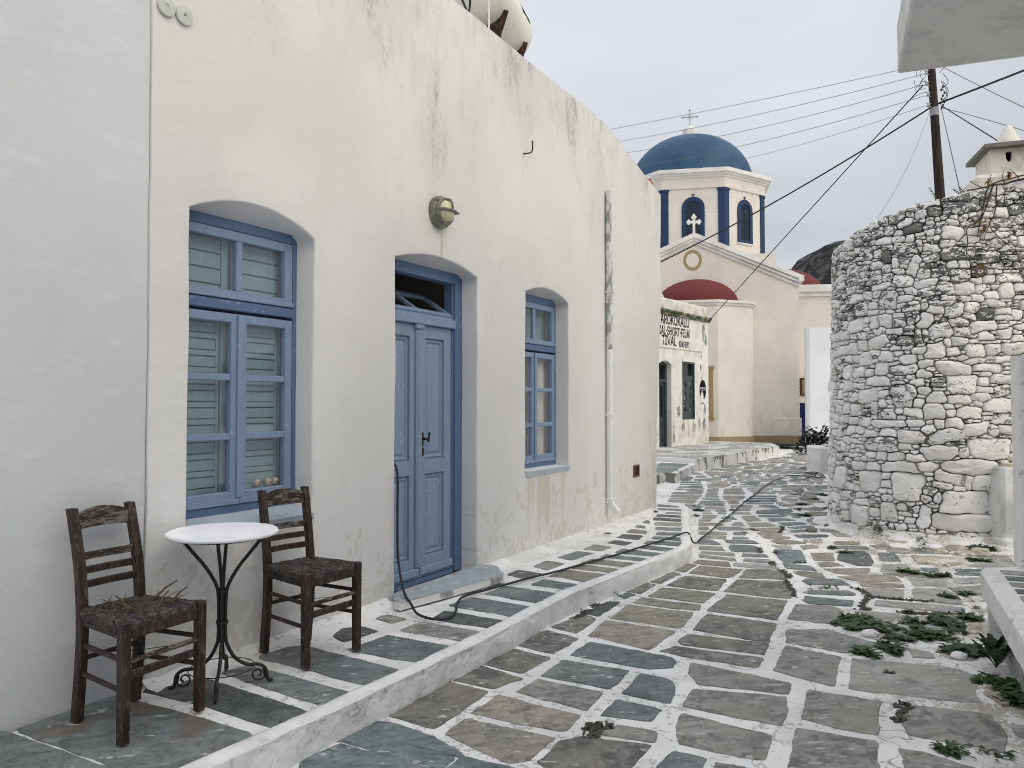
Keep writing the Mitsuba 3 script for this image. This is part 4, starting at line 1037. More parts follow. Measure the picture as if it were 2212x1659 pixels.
WEED_LABELS = [l.strip() for l in '''
large flat weed clump on the paving, farthest left of the big clumps by the bench
wide weed clump in the middle of the group left of the bench
weed clump just in front of the wide middle clump left of the bench
dense weed clump touching the left end of the bench
flat weed clump behind the others, beside the upper edge of the bench
weed clump at the front of the group, in a white joint
low dark weed clump nearest the camera in the front left of the group
small weed clump squeezed between the two front clumps
bright bushy clump in a joint midway between rubble wall and bench
trailing weed clump right of the one midway between rubble wall and bench
round bushy weed on the rough ground before the big footing block
broad leafy weed at the foot of the plastered post
scrubby dark weed along the base block of the rubble wall
bushy weed growing from the foot of the curved wall front
dense strip of weeds in a crack at the centre of the paving
tiny weed beside the dark stained paving stone
weed at the upper left corner of the dark stained paving stone
brownish weed patch on the right end of a pale paving stone
weed beside the upper left end of the bench edge
tiny weed in the crack above the large left clump
thin weed in the crack above the wide middle clump
tiny weed left of the bench at mid height
weed in the rubble behind the bench landing
straggly weed between the large left clump and the front ones
low weed on the base block just left of the plastered post
upright leafy weed against the speckled bench panel
weed clump in front of the upright leafy weed by the bench
nearest green weed at the right edge under the bench
tiny weed on the large pale slab
brown mossy tuft in the joint at the lower right corner
small green weed left of the brown mossy tuft
bushy weed in the far street near the wall bend, topmost of three in a row
small weed right of the topmost bushy weed by the wall bend
leafy weed just below the topmost bushy weed by the wall bend
spiky tuft lowest of three in a row near the wall bend
tall dark grass tuft against the foot of the wall bend
low weed between the spiky tuft and the wall foot
long strip of weeds across the far paving
weed at the wall foot, right of the long far strip
small weed against the wall edge below the far ones
green weed at the far outer corner of the kerb
small weed just below the one at the far kerb corner
strip of weeds left of the far kerb corner weed
thin tuft beside the cable in the far street
pavement thin tuft at the far corner of the house
dark bushy weed at the foot of the kerb, before the olive stones
pavement dry tuft at the wall foot below the drainpipe spout
thin strip of weeds beyond the long far strip, its left twin
thin strip of weeds beyond the long far strip, its right twin
short strip of weeds just in front of the long far strip
dark weed strip at the wall foot near the cable coil
'''.strip().splitlines()]
# ---------------------------------------------------------------- ground, pavement
HW = Frame((P0[0], P0[1], 0), (UX, UY), (UY, -UX))         # house front: along, out of the wall, up
KERB = [(-2.20, 1.20), (-0.985, 3.10), (-0.75, 3.47), (-0.205, 4.37), (0.445, 5.56), (1.20, 6.62), (1.640, 7.24), (1.735, 7.46), (1.80, 7.80), (2.33, 10.20), (1.99, 10.58), (1.70, 10.45)]


def build_ground():
    xs = np.concatenate([[-3000, -600, -120, -40, -14, -7, -4], np.arange(-3, 8.41, 0.06), [9, 10.5, 13, 20, 40, 120, 600, 3000]])
    ys = np.concatenate([[-3000, -600, -120, -30, -10, -4, -1, 0.6], np.arange(1.2, 12, 0.06), np.arange(12, 26.5, 0.15), [28, 32, 40, 80, 200, 800, 4000]])
    X, Y = np.meshgrid(xs, ys, indexing='ij')
    Z = -0.001 + 0.009 * (meshkit.fbm(np.stack([X * 7, Y * 7, X * 0], -1), 3, seed=2) - 0.55) + 0.022 * (meshkit.fbm(np.stack([X * 0.8, Y * 0.8, X * 0], -1), 2, seed=4) - 0.5) * (np.hypot(X - 1, Y - 6) < 30) * 0.3
    return grid_mesh(np.stack([X, Y, Z], -1))


struct('ground', build_ground(), 'white_mortar', True)


def parse(t):
    out = []
    for l in t.strip().splitlines():
        a = l.split()
        out.append((a[0], [tuple(map(float, q.split(','))) for q in a[1:]]))
    return out


labels['street'] = {'kind': 'structure'}
STONES = parse(STREET_SLABS)
for i, (c, q) in enumerate(STONES):
    y = np.mean([a[1] for a in q])
    near = y < 8
    part('street', 'paving_stone', slab(Polygon(q).buffer(0.012, join_style=2), 0.0035, 0.02, 0.0025, 0.03 if near else 0.09, 0.012 if near else 0.010, i, 0.0008, 0.003, 64 if near else 20), SLATES[c])

for i, (c, q) in enumerate(parse(ROUGH_STONES)):
    g = Polygon(q).buffer(0)
    part('street', 'paving_stone' if c != 'r' else 'rough_rock', slab(g, 0.010 if c == 'r' else 0.004, 0.05, 0.004, 0.04, 0.030 if c == 'r' else 0.008, 800 + i, 0.012 if c == 'r' else 0.001, 0.01, 44), 'rough_rock' if c == 'r' else SLATES[c])

rr_ = np.random.default_rng(15)
for i, (x, y, s_) in enumerate(((4.38, 8.01, .07), (4.31, 7.76, .06), (4.45, 7.82, .09), (4.43, 7.70, .05), (4.49, 7.64, .08), (4.62, 7.62, .07), (4.02, 8.04, .08), (3.9, 8.12, .05), (4.75, 7.85, .06), (4.2, 8.05, .05), (3.25, 8.35, .06), (4.6, 8.0, .06))):
    s = trimesh.creation.icosphere(2, 1.0)
    k_ = 1 + .7 * (meshkit.fbm(s.vertices * 1.5 + i * 3, 3, seed=i) - .5)
    s.vertices = s.vertices * k_[:, None] * V(s_ * 1.5, s_ * 1.1, s_ * .45) + V(x, y, s_ * .10)
    part('street', 'rough_rock', s, 'rough_rock' if i % 3 else 'rubble_white', 40)

# the smaller slips of stone laid between the larger ones
r8 = np.random.default_rng(44)
have = unary_union([Polygon(q).buffer(0.012 + 0.034) for c, q in STONES] + [Polygon(q).buffer(0.04) for c, q in parse(ROUGH_STONES)])
fillers = []
for reg, cols, rowh, leng in ((Polygon([(2.25, 8.7), (2.62, 10.4), (2.5, 11.2), (3.3, 14.5), (4.2, 16.7), (7.95, 22.4), (8.6, 24.0), (9.3, 23.9), (6.45, 15.9), (4.0, 10.4), (3.82, 9.3), (3.85, 8.6)]), 'lmslpm', .24, .62),
                              (Polygon([(3.0, 8.35), (3.9, 8.15), (5.0, 7.85), (4.3, 6.4), (3.7, 5.7), (2.95, 6.3)]), 'lplm', .22, .5), (Polygon([(2.75, 5.3), (3.5, 5.6), (2.9, 4.75), (2.6, 4.0), (2.35, 3.4), (2.1, 3.6), (2.5, 4.6)]), 'lml', .2, .4)):
    x0, y0, x1, y1 = reg.bounds
    b = y0
    while b < y1:
        hgt = rowh * r8.uniform(.7, 1.25)
        a = x0 + r8.uniform(0, .3)
        while a < x1:
            l = leng * r8.uniform(.6, 1.3)
            k = .10 * (a - x0)
            g = Polygon([(a, b - k), (a + l, b - k - .05), (a + l - r8.uniform(0, .06), b + hgt - k), (a + r8.uniform(0, .06), b + hgt - k + .02)]).intersection(reg).difference(have)
            for t in getattr(g, 'geoms', [g]):
                t = t.buffer(-.022).buffer(.018, join_style=2) if not t.is_empty else t
                for u in getattr(t, 'geoms', [t]):
                    if u.geom_type == 'Polygon' and u.area > .016 and u.area / u.minimum_rotated_rectangle.area > .55:
                        fillers.append((u.simplify(.008), cols[int(r8.integers(len(cols)))]))
            a += l + .05
        b += hgt + .045
fillers.sort(key=lambda t: -t[0].area / max(3.0, t[0].centroid.y) ** 2)
tail = {}
for i, (g, c) in enumerate(fillers):
    m = slab(g, 0.0035, 0.02, 0.0025, 0.05, 0.010, 1200 + i, 0.0008, 0.003, 22)
    if i < 80:
        part('street', 'paving_stone', m, SLATES[c])
    else:
        tail.setdefault(c, []).append(m)
for c, L in tail.items():
    part('street', 'small_paving', cat(L), SLATES[c], kind='stuff')

# paving that runs on below and beside the frame, and behind the camera
placed = unary_union([Polygon(q).buffer(0.03) for c, q in STONES])
r2 = np.random.default_rng(31)
extra = []
for row in range(7):
    for k in range(8):
        x0, y0 = -0.9 + 0.62 * k + 0.3 * (row % 2), -0.6 + 0.42 * row
        g = Polygon([(x0 + r2.uniform(0, .05), y0 + r2.uniform(0, .05)), (x0 + .55, y0 + r2.uniform(0, .06)), (x0 + .55 - r2.uniform(0, .05), y0 + .35), (x0 + r2.uniform(0, .06), y0 + .36)])
        kerbline = -2.2 + (g.centroid.y - 1.2) * 0.64 + 0.55
        if g.intersects(placed) or g.centroid.x < kerbline or g.centroid.y > 2.35:
            continue
        extra.append(slab(list(g.exterior.coords)[:-1], 0.008, 0.03, 0.004, 0.07, 0.006, row * 9 + k, 0.001, 0.02, 20))
if extra:
    part('street', 'paving_beside_the_frame', cat(extra), SLATES['m'], kind='stuff')

# the raised pavement along the house
walk = [(-4.6, -1.2), (-2.9, 1.6)]
house_side = [HW.p(s, -0.02, 0)[:2] for s in (5.36, 2.0, -1.9, -6.0)]
poly = Polygon([tuple(q) for q in KERB[:-1]] + [tuple(q) for q in house_side]).buffer(0)
labels['sidewalk'] = {'kind': 'structure'}


def top_sheet(poly, z, step, amp, seed, depth):
    """A mortar bed: a bumpy grid clipped to the polygon, with a skirt."""
    x0, y0, x1, y1 = poly.bounds
    tri = []
    pts = [np.array(poly.exterior.coords)[:-1]]
    gx, gy = np.meshgrid(np.arange(x0, x1, step), np.arange(y0, y1, step))
    inside = shapely.contains_xy(poly.buffer(-step * 0.4), gx.ravel(), gy.ravel())
    edge = resample(poly, step, 20, 4000)
    P = np.vstack([edge, np.c_[gx.ravel()[inside], gy.ravel()[inside]]])
    from scipy.spatial import Delaunay
    D = Delaunay(P)
    c = P[D.simplices].mean(1)
    f = D.simplices[shapely.contains_xy(poly, c[:, 0], c[:, 1])]
    a, b, d = P[f[:, 0]], P[f[:, 1]], P[f[:, 2]]
    s = (b[:, 0] - a[:, 0]) * (d[:, 1] - a[:, 1]) - (b[:, 1] - a[:, 1]) * (d[:, 0] - a[:, 0])
    f[s < 0] = f[s < 0][:, ::-1]
    zz = z + amp * (meshkit.fbm(np.c_[P * 9, P[:, :1] * 0 + seed], 3, seed=seed) - 0.5)
    top = np.c_[P, zz]
    m = len(edge)
    low = np.c_[edge, np.full(m, z - depth)]
    v = np.vstack([top, low])
    k = np.arange(m)
    j = (k + 1) % m
    o = len(top)
    F = np.vstack([f, np.stack([k, o + k, o + j], 1), np.stack([k, o + j, j], 1)])
    return raw(v, F)


RUSTY = (0, 1)
scene['sidewalk'] = mikit.ply(top_sheet(poly, 0.138, 0.06, 0.010, 4, 0.15), 'white_mortar', 40)
KLINE = shapely.LineString(KERB).buffer(0.085)
for i, (c, q) in enumerate(parse(SIDEWALK_SLABS)):
    q = Polygon(q).difference(KLINE)
    q = max(q.geoms, key=lambda g: g.area) if hasattr(q, 'geoms') else q
    part('sidewalk', 'paving_stone', slab(q, 0.1435, 0.03, 0.003, 0.04, 0.009, 500 + i, 0.0008, 0.006, 44), SLATES['r' if i in RUSTY else c])


def sweep(path, prof, noise_amp, step, seed, closed=False, up=True):
    """Sweep a profile (across, up) along a ground path; across is to the right of the path; roughened."""
    L = shapely.LineString([tuple(q) for q in path])
    n = max(2, int(L.length / step))
    c = np.array([L.interpolate(k / n, normalized=True).coords[0] for k in range(n + 1)])
    t = np.gradient(c, axis=0)
    # soften corners
    for _ in range(2):
        t[1:-1] = (t[:-2] + 2 * t[1:-1] + t[2:]) / 4
    t /= np.linalg.norm(t, axis=1, keepdims=True)
    nr = np.stack([t[:, 1], -t[:, 0]], 1)
    prof = np.asarray(prof, float)
    P = np.zeros((n + 1, len(prof), 3))
    P[:, :, :2] = c[:, None] + nr[:, None] * prof[None, :, :1]
    P[:, :, 2] = prof[None, :, 1]
    w = meshkit.fbm(P * 13 + seed, 4, seed=seed) - 0.5
    w2 = meshkit.fbm(P * 2.3 + seed, 2, seed=seed + 1) - 0.5
    P[:, :, :2] += nr[:, None] * (noise_amp * (w + w2))[..., None] * 2
    P[:, :, 2] += noise_amp * w * 1.2
    return grid_mesh(P)


# the kerb: rounded, crudely rendered, painted white
kp = [(0.004, -0.03), (0.006, 0.02), (0.004, 0.07), (0.0, 0.110), (-0.008, 0.134), (-0.024, 0.146), (-0.045, 0.150), (-0.070, 0.149), (-0.092, 0.145), (-0.105, 0.128)]
struct('kerb', sweep(KERB, kp, 0.017, 0.022, 3), 'kerb_paint', True)
# crude mortar fillet where the house meets the pavement
fil = [HW.p(s, 0.0, 0)[:2] for s in np.arange(-2.2, 5.35, 0.25) if not (-0.1 < s < 1.15)]
for k, rng_s in enumerate(((-1.9, -0.05), (1.12, 5.32))):
    path = [HW.p(s, 0.012, 0)[:2] for s in np.arange(rng_s[0], rng_s[1], 0.2)]
    part('sidewalk', 'mortar_fillet', sweep(path, [(0.13, 0.130), (0.10, 0.146), (0.055, 0.153), (0.02, 0.162), (0.0, 0.182), (-0.03, 0.17)], 0.020, 0.025, 11 + k), 'white_mortar', True)

# threshold stone in front of the door, painted pale blue
th = [HW.p(s, o, 0)[:2] for s, o in ((-0.27, 0.20), (-0.07, 0.015), (1.06, 0.015), (1.10, 0.14), (0.84, 0.40), (0.3, 0.31))]
th = [(-0.757, 4.992), (-0.800, 5.300), (-0.262, 6.235), (-0.12, 6.19), (-0.045, 5.845), (-0.38, 5.44)]
labels['door_step'] = {'label': 'worn pale blue painted step slab in front of the blue double door', 'category': 'door step'}
free('door_step')
scene['door_step'] = mikit.ply(slab(th, 0.205, 0.055, 0.010, 0.05, 0.008, 77, 0.001, 0.02, 40), 'threshold_step')


# ---------------------------------------------------------------- the left neighbour and the house
def outline(s0, s1, z0, zs, rise, n=16, off=0.0):
    """An opening's edge, anticlockwise seen from the street: a flat-bottomed arch; off widens it."""
    c = (s0 + s1) / 2
    h = (s1 - s0) / 2
    R = (h * h + rise * rise) / (2 * rise)
    zc = zs + rise - R
    th = np.linspace(math.asin(h / R), -math.asin(h / R), n)
    arch = [(c + (R + off) * math.sin(a) + (0 if abs(a) < 1e-9 else 0), zc + (R + off) * math.cos(a)) for a in th]
    arch = [(min(max(x, s0 - off), s1 + off), z) for x, z in arch]
    return np.array([(s0 - off, z0 - off), (s1 + off, z0 - off)] + arch)


OPEN = {'window_a': (-1.657, -0.784, 0.835, 2.49, 0.105), 'door': (-0.002, 1.050, 0.12, 2.51, 0.085), 'window_b': (1.855, 2.758, 0.872, 2.50, 0.085)}
END = [(5.312, -0.05), (5.315, 0.14), (5.335, 0.45), (5.36, 1.2), (5.44, 2.0), (5.54, 2.8), (5.55, 4.262)]
TOP = [(4.9, 4.385), (4.3, 4.505), (3.9, 4.585), (3.66, 4.632), (3.3, 4.64), (2.4, 4.637), (1.2, 4.652), (0.0, 4.658), (-1.882, 4.67)]


def dense(ring, n):
    """n[i] even pieces on each side of a closed ring."""
    ring = np.asarray(ring, float)
    return np.vstack([ring[i] + (ring[(i + 1) % len(ring)] - ring[i]) * (np.arange(n[i]) / n[i])[:, None] for i in range(len(ring))])


def pieces(ring, step=0.07):
    ring = np.asarray(ring, float)
    return [max(1, int(math.ceil(np.linalg.norm(ring[(i + 1) % len(ring)] - ring[i]) / step))) for i in range(len(ring))]


def sheet(outer, holes, step=0.075):
    """Even triangles over a polygon with holes, keeping the given edge points."""
    from scipy.spatial import Delaunay
    g = Polygon(outer, holes)
    x0, z0, x1, z1 = g.bounds
    gx, gz = np.meshgrid(np.arange(x0, x1, step), np.arange(z0, z1, step))
    ok = shapely.contains_xy(g.buffer(-step * .6), gx.ravel(), gz.ravel())
    P = np.vstack([outer, *holes, np.c_[gx.ravel()[ok], gz.ravel()[ok]]])
    f = Delaunay(P).simplices
    c = P[f].mean(1)
    f = f[shapely.contains_xy(g, c[:, 0], c[:, 1])]
    a, b, d = P[f[:, 0]], P[f[:, 1]], P[f[:, 2]]
    s = (b[:, 0] - a[:, 0]) * (d[:, 1] - a[:, 1]) - (b[:, 1] - a[:, 1]) * (d[:, 0] - a[:, 0])
    f[s < 0] = f[s < 0][:, ::-1]
    return P, f[np.abs(s) > 1e-9]


def facade():
    edge = END + TOP + [(-1.882, 2.0), (-1.876, -0.05)]
    edge = dense(edge, pieces(edge))
    holes = {k: outline(*v) for k, v in OPEN.items()}
    cuts = {k: pieces(h) for k, h in holes.items()}
    wide = {k: dense(outline(*v, off=0.014), cuts[k]) for k, v in OPEN.items()}
    V_, F_ = sheet(edge, list(wide.values()))
    ms = [raw(np.c_[V_[:, 0], np.zeros(len(V_)), V_[:, 1]], F_)]
    for k, h in holes.items():
        s0, s1, z0, zs, rise = OPEN[k]
        n = len(h)
        back = h.copy()
        back[2:, 1] = np.minimum(back[2:, 1], zs + 0.035)       # the arch flattens towards the frame
        back[2:, 1] = np.where(np.abs(back[2:, 0] - (s0 + s1) / 2) < (s1 - s0) / 2 - 1e-3, zs + 0.035, back[2:, 1])
        if k != 'door':
            back[:2, 1] += 0.042 if k == 'window_a' else 0.012   # the sill falls outwards
        deep = back.copy()
        h, back, deep = dense(h, cuts[k]), dense(back, cuts[k]), dense(deep, cuts[k])
        n = len(h)
        R = [(wide[k], 0.0), (wide[k] * 0.35 + h * 0.65, -0.006), (h, -0.018), (back, -0.150), (deep, -0.33)]
        v = np.vstack([np.c_[q[:, 0], np.full(n, d), q[:, 1]] for q, d in R])
        F = []
        for a in range(len(R) - 1):
            for i in range(n):
                j = (i + 1) % n
                F += [[a * n + i, a * n + j, (a + 1) * n + j], [a * n + i, (a + 1) * n + j, (a + 1) * n + i]]
        ms.append(raw(v, F))
    e = np.array(edge)
    n = len(e)
    v = np.vstack([np.c_[e[:, 0], np.zeros(n), e[:, 1]], np.c_[e[:, 0], np.full(n, -0.33), e[:, 1]]])
    ms.append(raw(v, [q for i in range(n) for q in ([i, i + n, (i + 1) % n + n], [i, (i + 1) % n + n, (i + 1) % n])]))
    bk = Polygon(edge, [np.array(h)[::-1] for h in holes.values()])
    V_, F_ = trimesh.creation.triangulate_polygon(bk, engine='earcut')
    ms.append(raw(np.c_[V_[:, 0], np.full(len(V_), -0.33), V_[:, 1]], F_[:, ::-1]))
    return cat(ms)


house = thing('house', 'long whitewashed house with blue windows and a blue double door along the pavement', 'house')
part(house, 'front_wall', lumpy(HW.mesh(facade()), 9.0, 0.007, 0.003), 'house_plaster', 35)
part(house, 'body', HW.mesh(cat(bx(-1.86, 5.24, -4.6, -4.3, 0, 4.3), bx(5.0, 5.24, -4.3, -0.331, 0, 4.2), bx(-1.86, -1.6, -4.3, -0.331, 0, 4.3), bx(-1.6, 5.0, -4.3, -0.332, 4.02, 4.2))), 'clean_plaster')
part(house, 'room_partition', HW.mesh(cat(bx(-1.6, 5.0, -1.9, -1.8, 0.0, 4.0), bx(-0.55, -0.45, -1.8, -0.34, 0, 4.0), bx(1.45, 1.55, -1.8, -0.34, 0, 4.0), bx(-1.6, 5.0, -1.8, -0.34, 0.0, 0.12))), 'dark_room')
left = thing('neighbour_house', 'bluish white rendered house wall at the left edge behind the nearer chair', 'house')
part(left, 'front_wall', lumpy(HW.mesh(prism([(-1.886, -.014), (-2.55, -.085), (-5.0, -.40), (-5.0, -.9), (-1.886, -.5)], -.05, 5.6)), .14, .006, .0025), 'left_plaster', 35)
part(left, 'body', HW.mesh(cat(bx(-5.0, -1.886, -5.0, -0.901, 0, 5.3))), 'left_plaster')


def hm(*ms):
    return HW.mesh(cat(*ms))


D0 = -0.150                                                   # the frames' outer plane


def sash_window(key, label, s0, s1, z0, ztop, mid, ztr, cols, rows, curtain):
    """Fixed light above, two glazed casements below, set 15 cm back in the wall."""
    w = thing(key, label, 'window')
    d1 = D0 - 0.085
    zb, zt = ztr                                             # transom bar
    part(w, 'frame', hm(bx(s0 - .02, s0 + 0.045, d1, D0, z0, ztop + .02, .004), bx(s1 - 0.045, s1 + .02, d1, D0, z0, ztop + .02, .004), bx(s0 + .045, s1 - .045, d1, D0, ztop - 0.062, ztop + .02, .004), bx(s0 + .045, s1 - .045, d1, D0, z0 - .02, z0 + 0.05, .004),
                      bx(s0 + .045, s1 - .045, d1, D0 + .004, zb, zt, .004)), 'frame_blue')
    si = D0 - 0.004
    a, b = s0 + 0.047, s1 - 0.047

    def leaf_(name, x0, x1, y0, y1, bars, st, bot):
        g = part(w, name, hm(bx(x0, x0 + st, si - .045, si, y0, y1, .004), bx(x1 - st, x1, si - .045, si, y0, y1, .004), bx(x0 + st, x1 - st, si - .045, si, y1 - .05, y1, .004), bx(x0 + st, x1 - st, si - .045, si, y0, y0 + bot, .004),
                             upright([(x0, y0), (x1, y0), (x1, y0 + .03), (x0, y0 + .03)], si, si + .014)), 'sash_blue')
        lo, hi = y0 + bot, y1 - .05
        cuts = [lo] + [q for bb in bars for q in (bb - .019, bb + .019)] + [hi]
        for bb in bars:
            part(g, 'glazing_bar', hm(bx(x0 + st, x1 - st, si - .036, si - .004, bb - .019, bb + .019, .004)), 'sash_blue')
        for i in range(0, len(cuts), 2):
            v = [HW.p(x0 + st, si - .024, cuts[i]), HW.p(x1 - st, si - .024, cuts[i]), HW.p(x1 - st, si - .024, cuts[i + 1]), HW.p(x0 + st, si - .024, cuts[i + 1])]
            part(g, 'pane', raw(v, [[0, 1, 2], [0, 2, 3]]), 'pane_glass')
        return g
    st = 0.052
    leaf_('casement', a, mid - .002, z0 + .052, zb - .018, rows, st, .068)
    leaf_('casement', mid + .002, b, z0 + .052, zb - .018, rows, st, .068)
    part(w, 'cover_strip', hm(bx(mid - .019, mid + .019, si, si + .016, z0 + .085, zb - .02, .004)), 'sash_blue')
    # fixed light of two panes
    y0, y1 = zt + .006, ztop - .064
    g = part(w, 'fixed_light', hm(bx(a, a + .06, si - .045, si, y0, y1, .004), bx(b - .06, b, si - .045, si, y0, y1, .004), bx(a + .06, b - .06, si - .045, si, y1 - .052, y1, .004), bx(a + .06, b - .06, si - .045, si, y0, y0 + .05, .004),
                                  bx(mid - .021, mid + .021, si - .04, si - .003, y0 + .05, y1 - .052, .004), bx(a, b, si, si + .014, y0, y0 + .028, .004)), 'sash_blue')
    for x0, x1 in ((a + .06, mid - .021), (mid + .021, b - .06)):
        v = [HW.p(x0, si - .024, y0 + .05), HW.p(x1, si - .024, y0 + .05), HW.p(x1, si - .024, y1 - .052), HW.p(x0, si - .024, y1 - .052)]
        part(g, 'pane', raw(v, [[0, 1, 2], [0, 2, 3]]), 'pane_glass')
    if curtain:
        zz = np.linspace(z0 + .07, zb - .03, 3)
        ss = np.linspace(a + .02, b - .03, 90)
        P = np.array([[HW.p(s, si - .10 + .010 * math.sin(s * 95) + .006 * math.sin(s * 41 + 1), z) for z in zz] for s in ss])
        part(w, 'curtain', grid_mesh(P), 'curtain_cloth', True, label='pale curtain drawn behind the casement panes')
        part(w, 'inner_shutter', hm(bx(a, b, si - .13, si - .11, y0 + .01, y1, .002), *[bx(a + .03, b - .03, si - .112, si - .104, q, q + .006) for q in np.arange(y0 + .06, y1, .075)]), 'shutter_teal')
    else:
        # closed inner shutters of narrow horizontal boards, seen through the glass
        k = 0
        for x0, x1 in ((a - .02, mid - .012), (mid + .012, b + .02)):
            part(w, 'shutter_back', hm(bx(x0 + .002, x1 - .052, si - .125, si - .1125, z0 + .05, zb, 0), bx(x0 + .002, x1 - .052, si - .125, si - .1125, y0, y1, 0)), 'shutter_teal')
            part(w, 'shutter_stile', hm(bx(x0, x0 + .045, si - .115, si - .085, z0 + .05, zb, .003), bx(x1 - .075, x1 - .055, si - .115, si - .088, z0 + .05, zb, .003), bx(x1 - .05, x1, si - .115, si - .08, z0 + .05, zb, .003)), 'shutter_teal')
            q = z0 + .05
            i = 0
            while q < zb - .01:
                h = .062 if i % 2 == 0 else .034
                part(w, 'shutter_board', hm(bx(x0 + .045, x1 - .075, si - .112, si - (.094 if i % 2 == 0 else .088), q, min(q + h - .005, zb), .003)), 'shutter_teal')
                q += h
                i += 1
        for x0, x1 in ((a - .02, mid - .012), (mid + .012, b + .02)):
            q = y0
            while q < y1 - .01:
                part(w, 'shutter_board', hm(bx(x0, x1 - .05, si - .112, si - .09, q, min(q + .082, y1), .003)), 'shutter_teal')
                q += .088
            part(w, 'shutter_stile', hm(bx(x1 - .047, x1, si - .115, si - .086, y0, y1, .003)), 'shutter_teal')
    return w


WA = sash_window('window', 'tall blue sash window with closed shutters behind glass beside the marble table', -1.657, -0.765, 0.880, 2.53, -1.212, (2.016, 2.072), 2, (1.640, 1.309), False)
WB = sash_window('window', 'smaller looking far blue window with a pale curtain between the door and drainpipe', 1.835, 2.790, 0.878, 2.53, 2.318, (2.005, 2.062), 2, (1.630, 1.290), True)
m = prism([(.014, .800), (.018, .838), (-.150, .884), (-.150, .80)], -1.650, -.790)
part(house, 'window_sill', HW.mesh(raw(m.vertices[:, [2, 0, 1]], m.faces)), 'threshold_paint')
part(house, 'window_sill', hm(upright([(1.862, 0.83), (2.752, 0.83), (2.752, 0.876), (1.862, 0.876)], -0.15, 0.006)), 'threshold_paint')
for k, (s, c) in enumerate(((-1.02, 'left'), (-0.935, 'middle'), (-0.885, 'right'))):
    f = solo('sea_shell', lathe([(0, 0), (.016, .004), (.024, .018), (.020, .034), (.010, .044), (0, .046)], 14, HW.p(s, D0 - .066, 1.0 + .003)), 'shell',
             'small round shell on the window ledge inside, %s one of three' % c, 'shell', True)
    part(f, 'spot', moved(lathe([(0, 0), (.009, .001), (.010, .006), (0, .008)], 10), HW.p(s, D0 - .046, 1.022), np.stack([HW.e, V(0, 0, 1), HW.f], 1)), 'shell_spot')

# the double door
door = thing('double_door', 'pale blue panelled double door with an open fanlight in the house front', 'door')
d1 = D0 - .09
part(door, 'frame', hm(bx(-0.03, 0.06, d1, D0, .15, 2.55, .004), bx(0.955, 1.075, d1, D0, .15, 2.55, .004), bx(.06, .955, d1, D0, 2.462, 2.55, .004), bx(0.935, 0.955, d1 - .01, D0 - .02, .15, 2.462, .003)), 'frame_blue')
part(door, 'transom', hm(bx(.06, .955, d1, D0 + .006, 2.098, 2.168, .005), bx(.06, .955, d1 + .02, D0 - .02, 2.168, 2.185, .003)), 'sash_blue')


def door_leaf(x0, x1, name):
    y0, y1 = .175, 2.096
    dd = D0 - .030
    st = .095
    pan = [(1.062, 2.000), (.325, .955)]
    g = part(door, name, hm(bx(x0, x0 + st, dd - .045, dd, y0, y1, .003), bx(x1 - st, x1, dd - .045, dd, y0, y1, .003), bx(x0 + st, x1 - st, dd - .045, dd, 2.000, y1, .003), bx(x0 + st, x1 - st, dd - .045, dd, .955, 1.062, .003), bx(x0 + st, x1 - st, dd - .045, dd, y0, .325, .003)), 'door_blue')
    for a, b in pan:
        u0, u1 = x0 + st, x1 - st
        fld = .035
        v = []
        for off, dep in ((0, -.022), (.012, -.022), (.018, -.012), (.026, -.012), (.034, -.026), (.050, -.024), (.062, -.014)):
            v += [(u0 + off, dd + dep, a + off), (u1 - off, dd + dep, a + off), (u1 - off, dd + dep, b - off), (u0 + off, dd + dep, b - off)]
        F = []
        n = len(v) // 4
        for k in range(n - 1):
            for i in range(4):
                j = (i + 1) % 4
                F += [[4 * k + i, 4 * k + j, 4 * k + 4 + j], [4 * k + i, 4 * k + 4 + j, 4 * k + 4 + i]]
        F += [[4 * n - 4, 4 * n - 3, 4 * n - 2], [4 * n - 4, 4 * n - 2, 4 * n - 1]]
        part(g, 'panel', HW.mesh(raw(v, F)), 'door_blue')
    part(g, 'weather_board', hm(bx(x0 + .004, x1 - .004, dd, dd + .028, .20, .255, .006)), 'door_blue')
    return g


door_leaf(.06, .488, 'leaf')
door_leaf(.492, .934, 'leaf')
part(door, 'cover_strip', hm(bx(.452, .522, D0 - .032, D0 - .008, .26, 2.060, .006), bx(.468, .506, D0 - .010, D0 - .002, .26, 2.055, .004), bx(.438, .540, D0 - .034, D0 + .004, 2.060, 2.095, .006)), 'door_blue')
part(door, 'bottom_board', hm(bx(.06, .955, d1, D0 - .02, .135, .172, .003)), 'frame_blue')
# lever handle and lock
hp = [HW.p(.546, D0 - .03, 1.225), HW.p(.546, D0 + .010, 1.225)]
part(door, 'handle', cat(tube(hp, .009, 8), tube(smooth_path([HW.p(.546, D0 + .010, 1.225), HW.p(.560, D0 + .012, 1.224), HW.p(.574, D0 + .012, 1.206), HW.p(.580, D0 + .012, 1.236), HW.p(.582, D0 + .012, 1.262), HW.p(.592, D0 + .012, 1.272)], 5), .008, 8), hm(bx(.530, .562, D0 - .034, D0 - .022, 1.17, 1.275, .004))), 'iron', 40)
part(door, 'lock', hm(bx(.520, .552, D0 - .034, D0 - .010, 1.095, 1.16, .006)), 'iron')
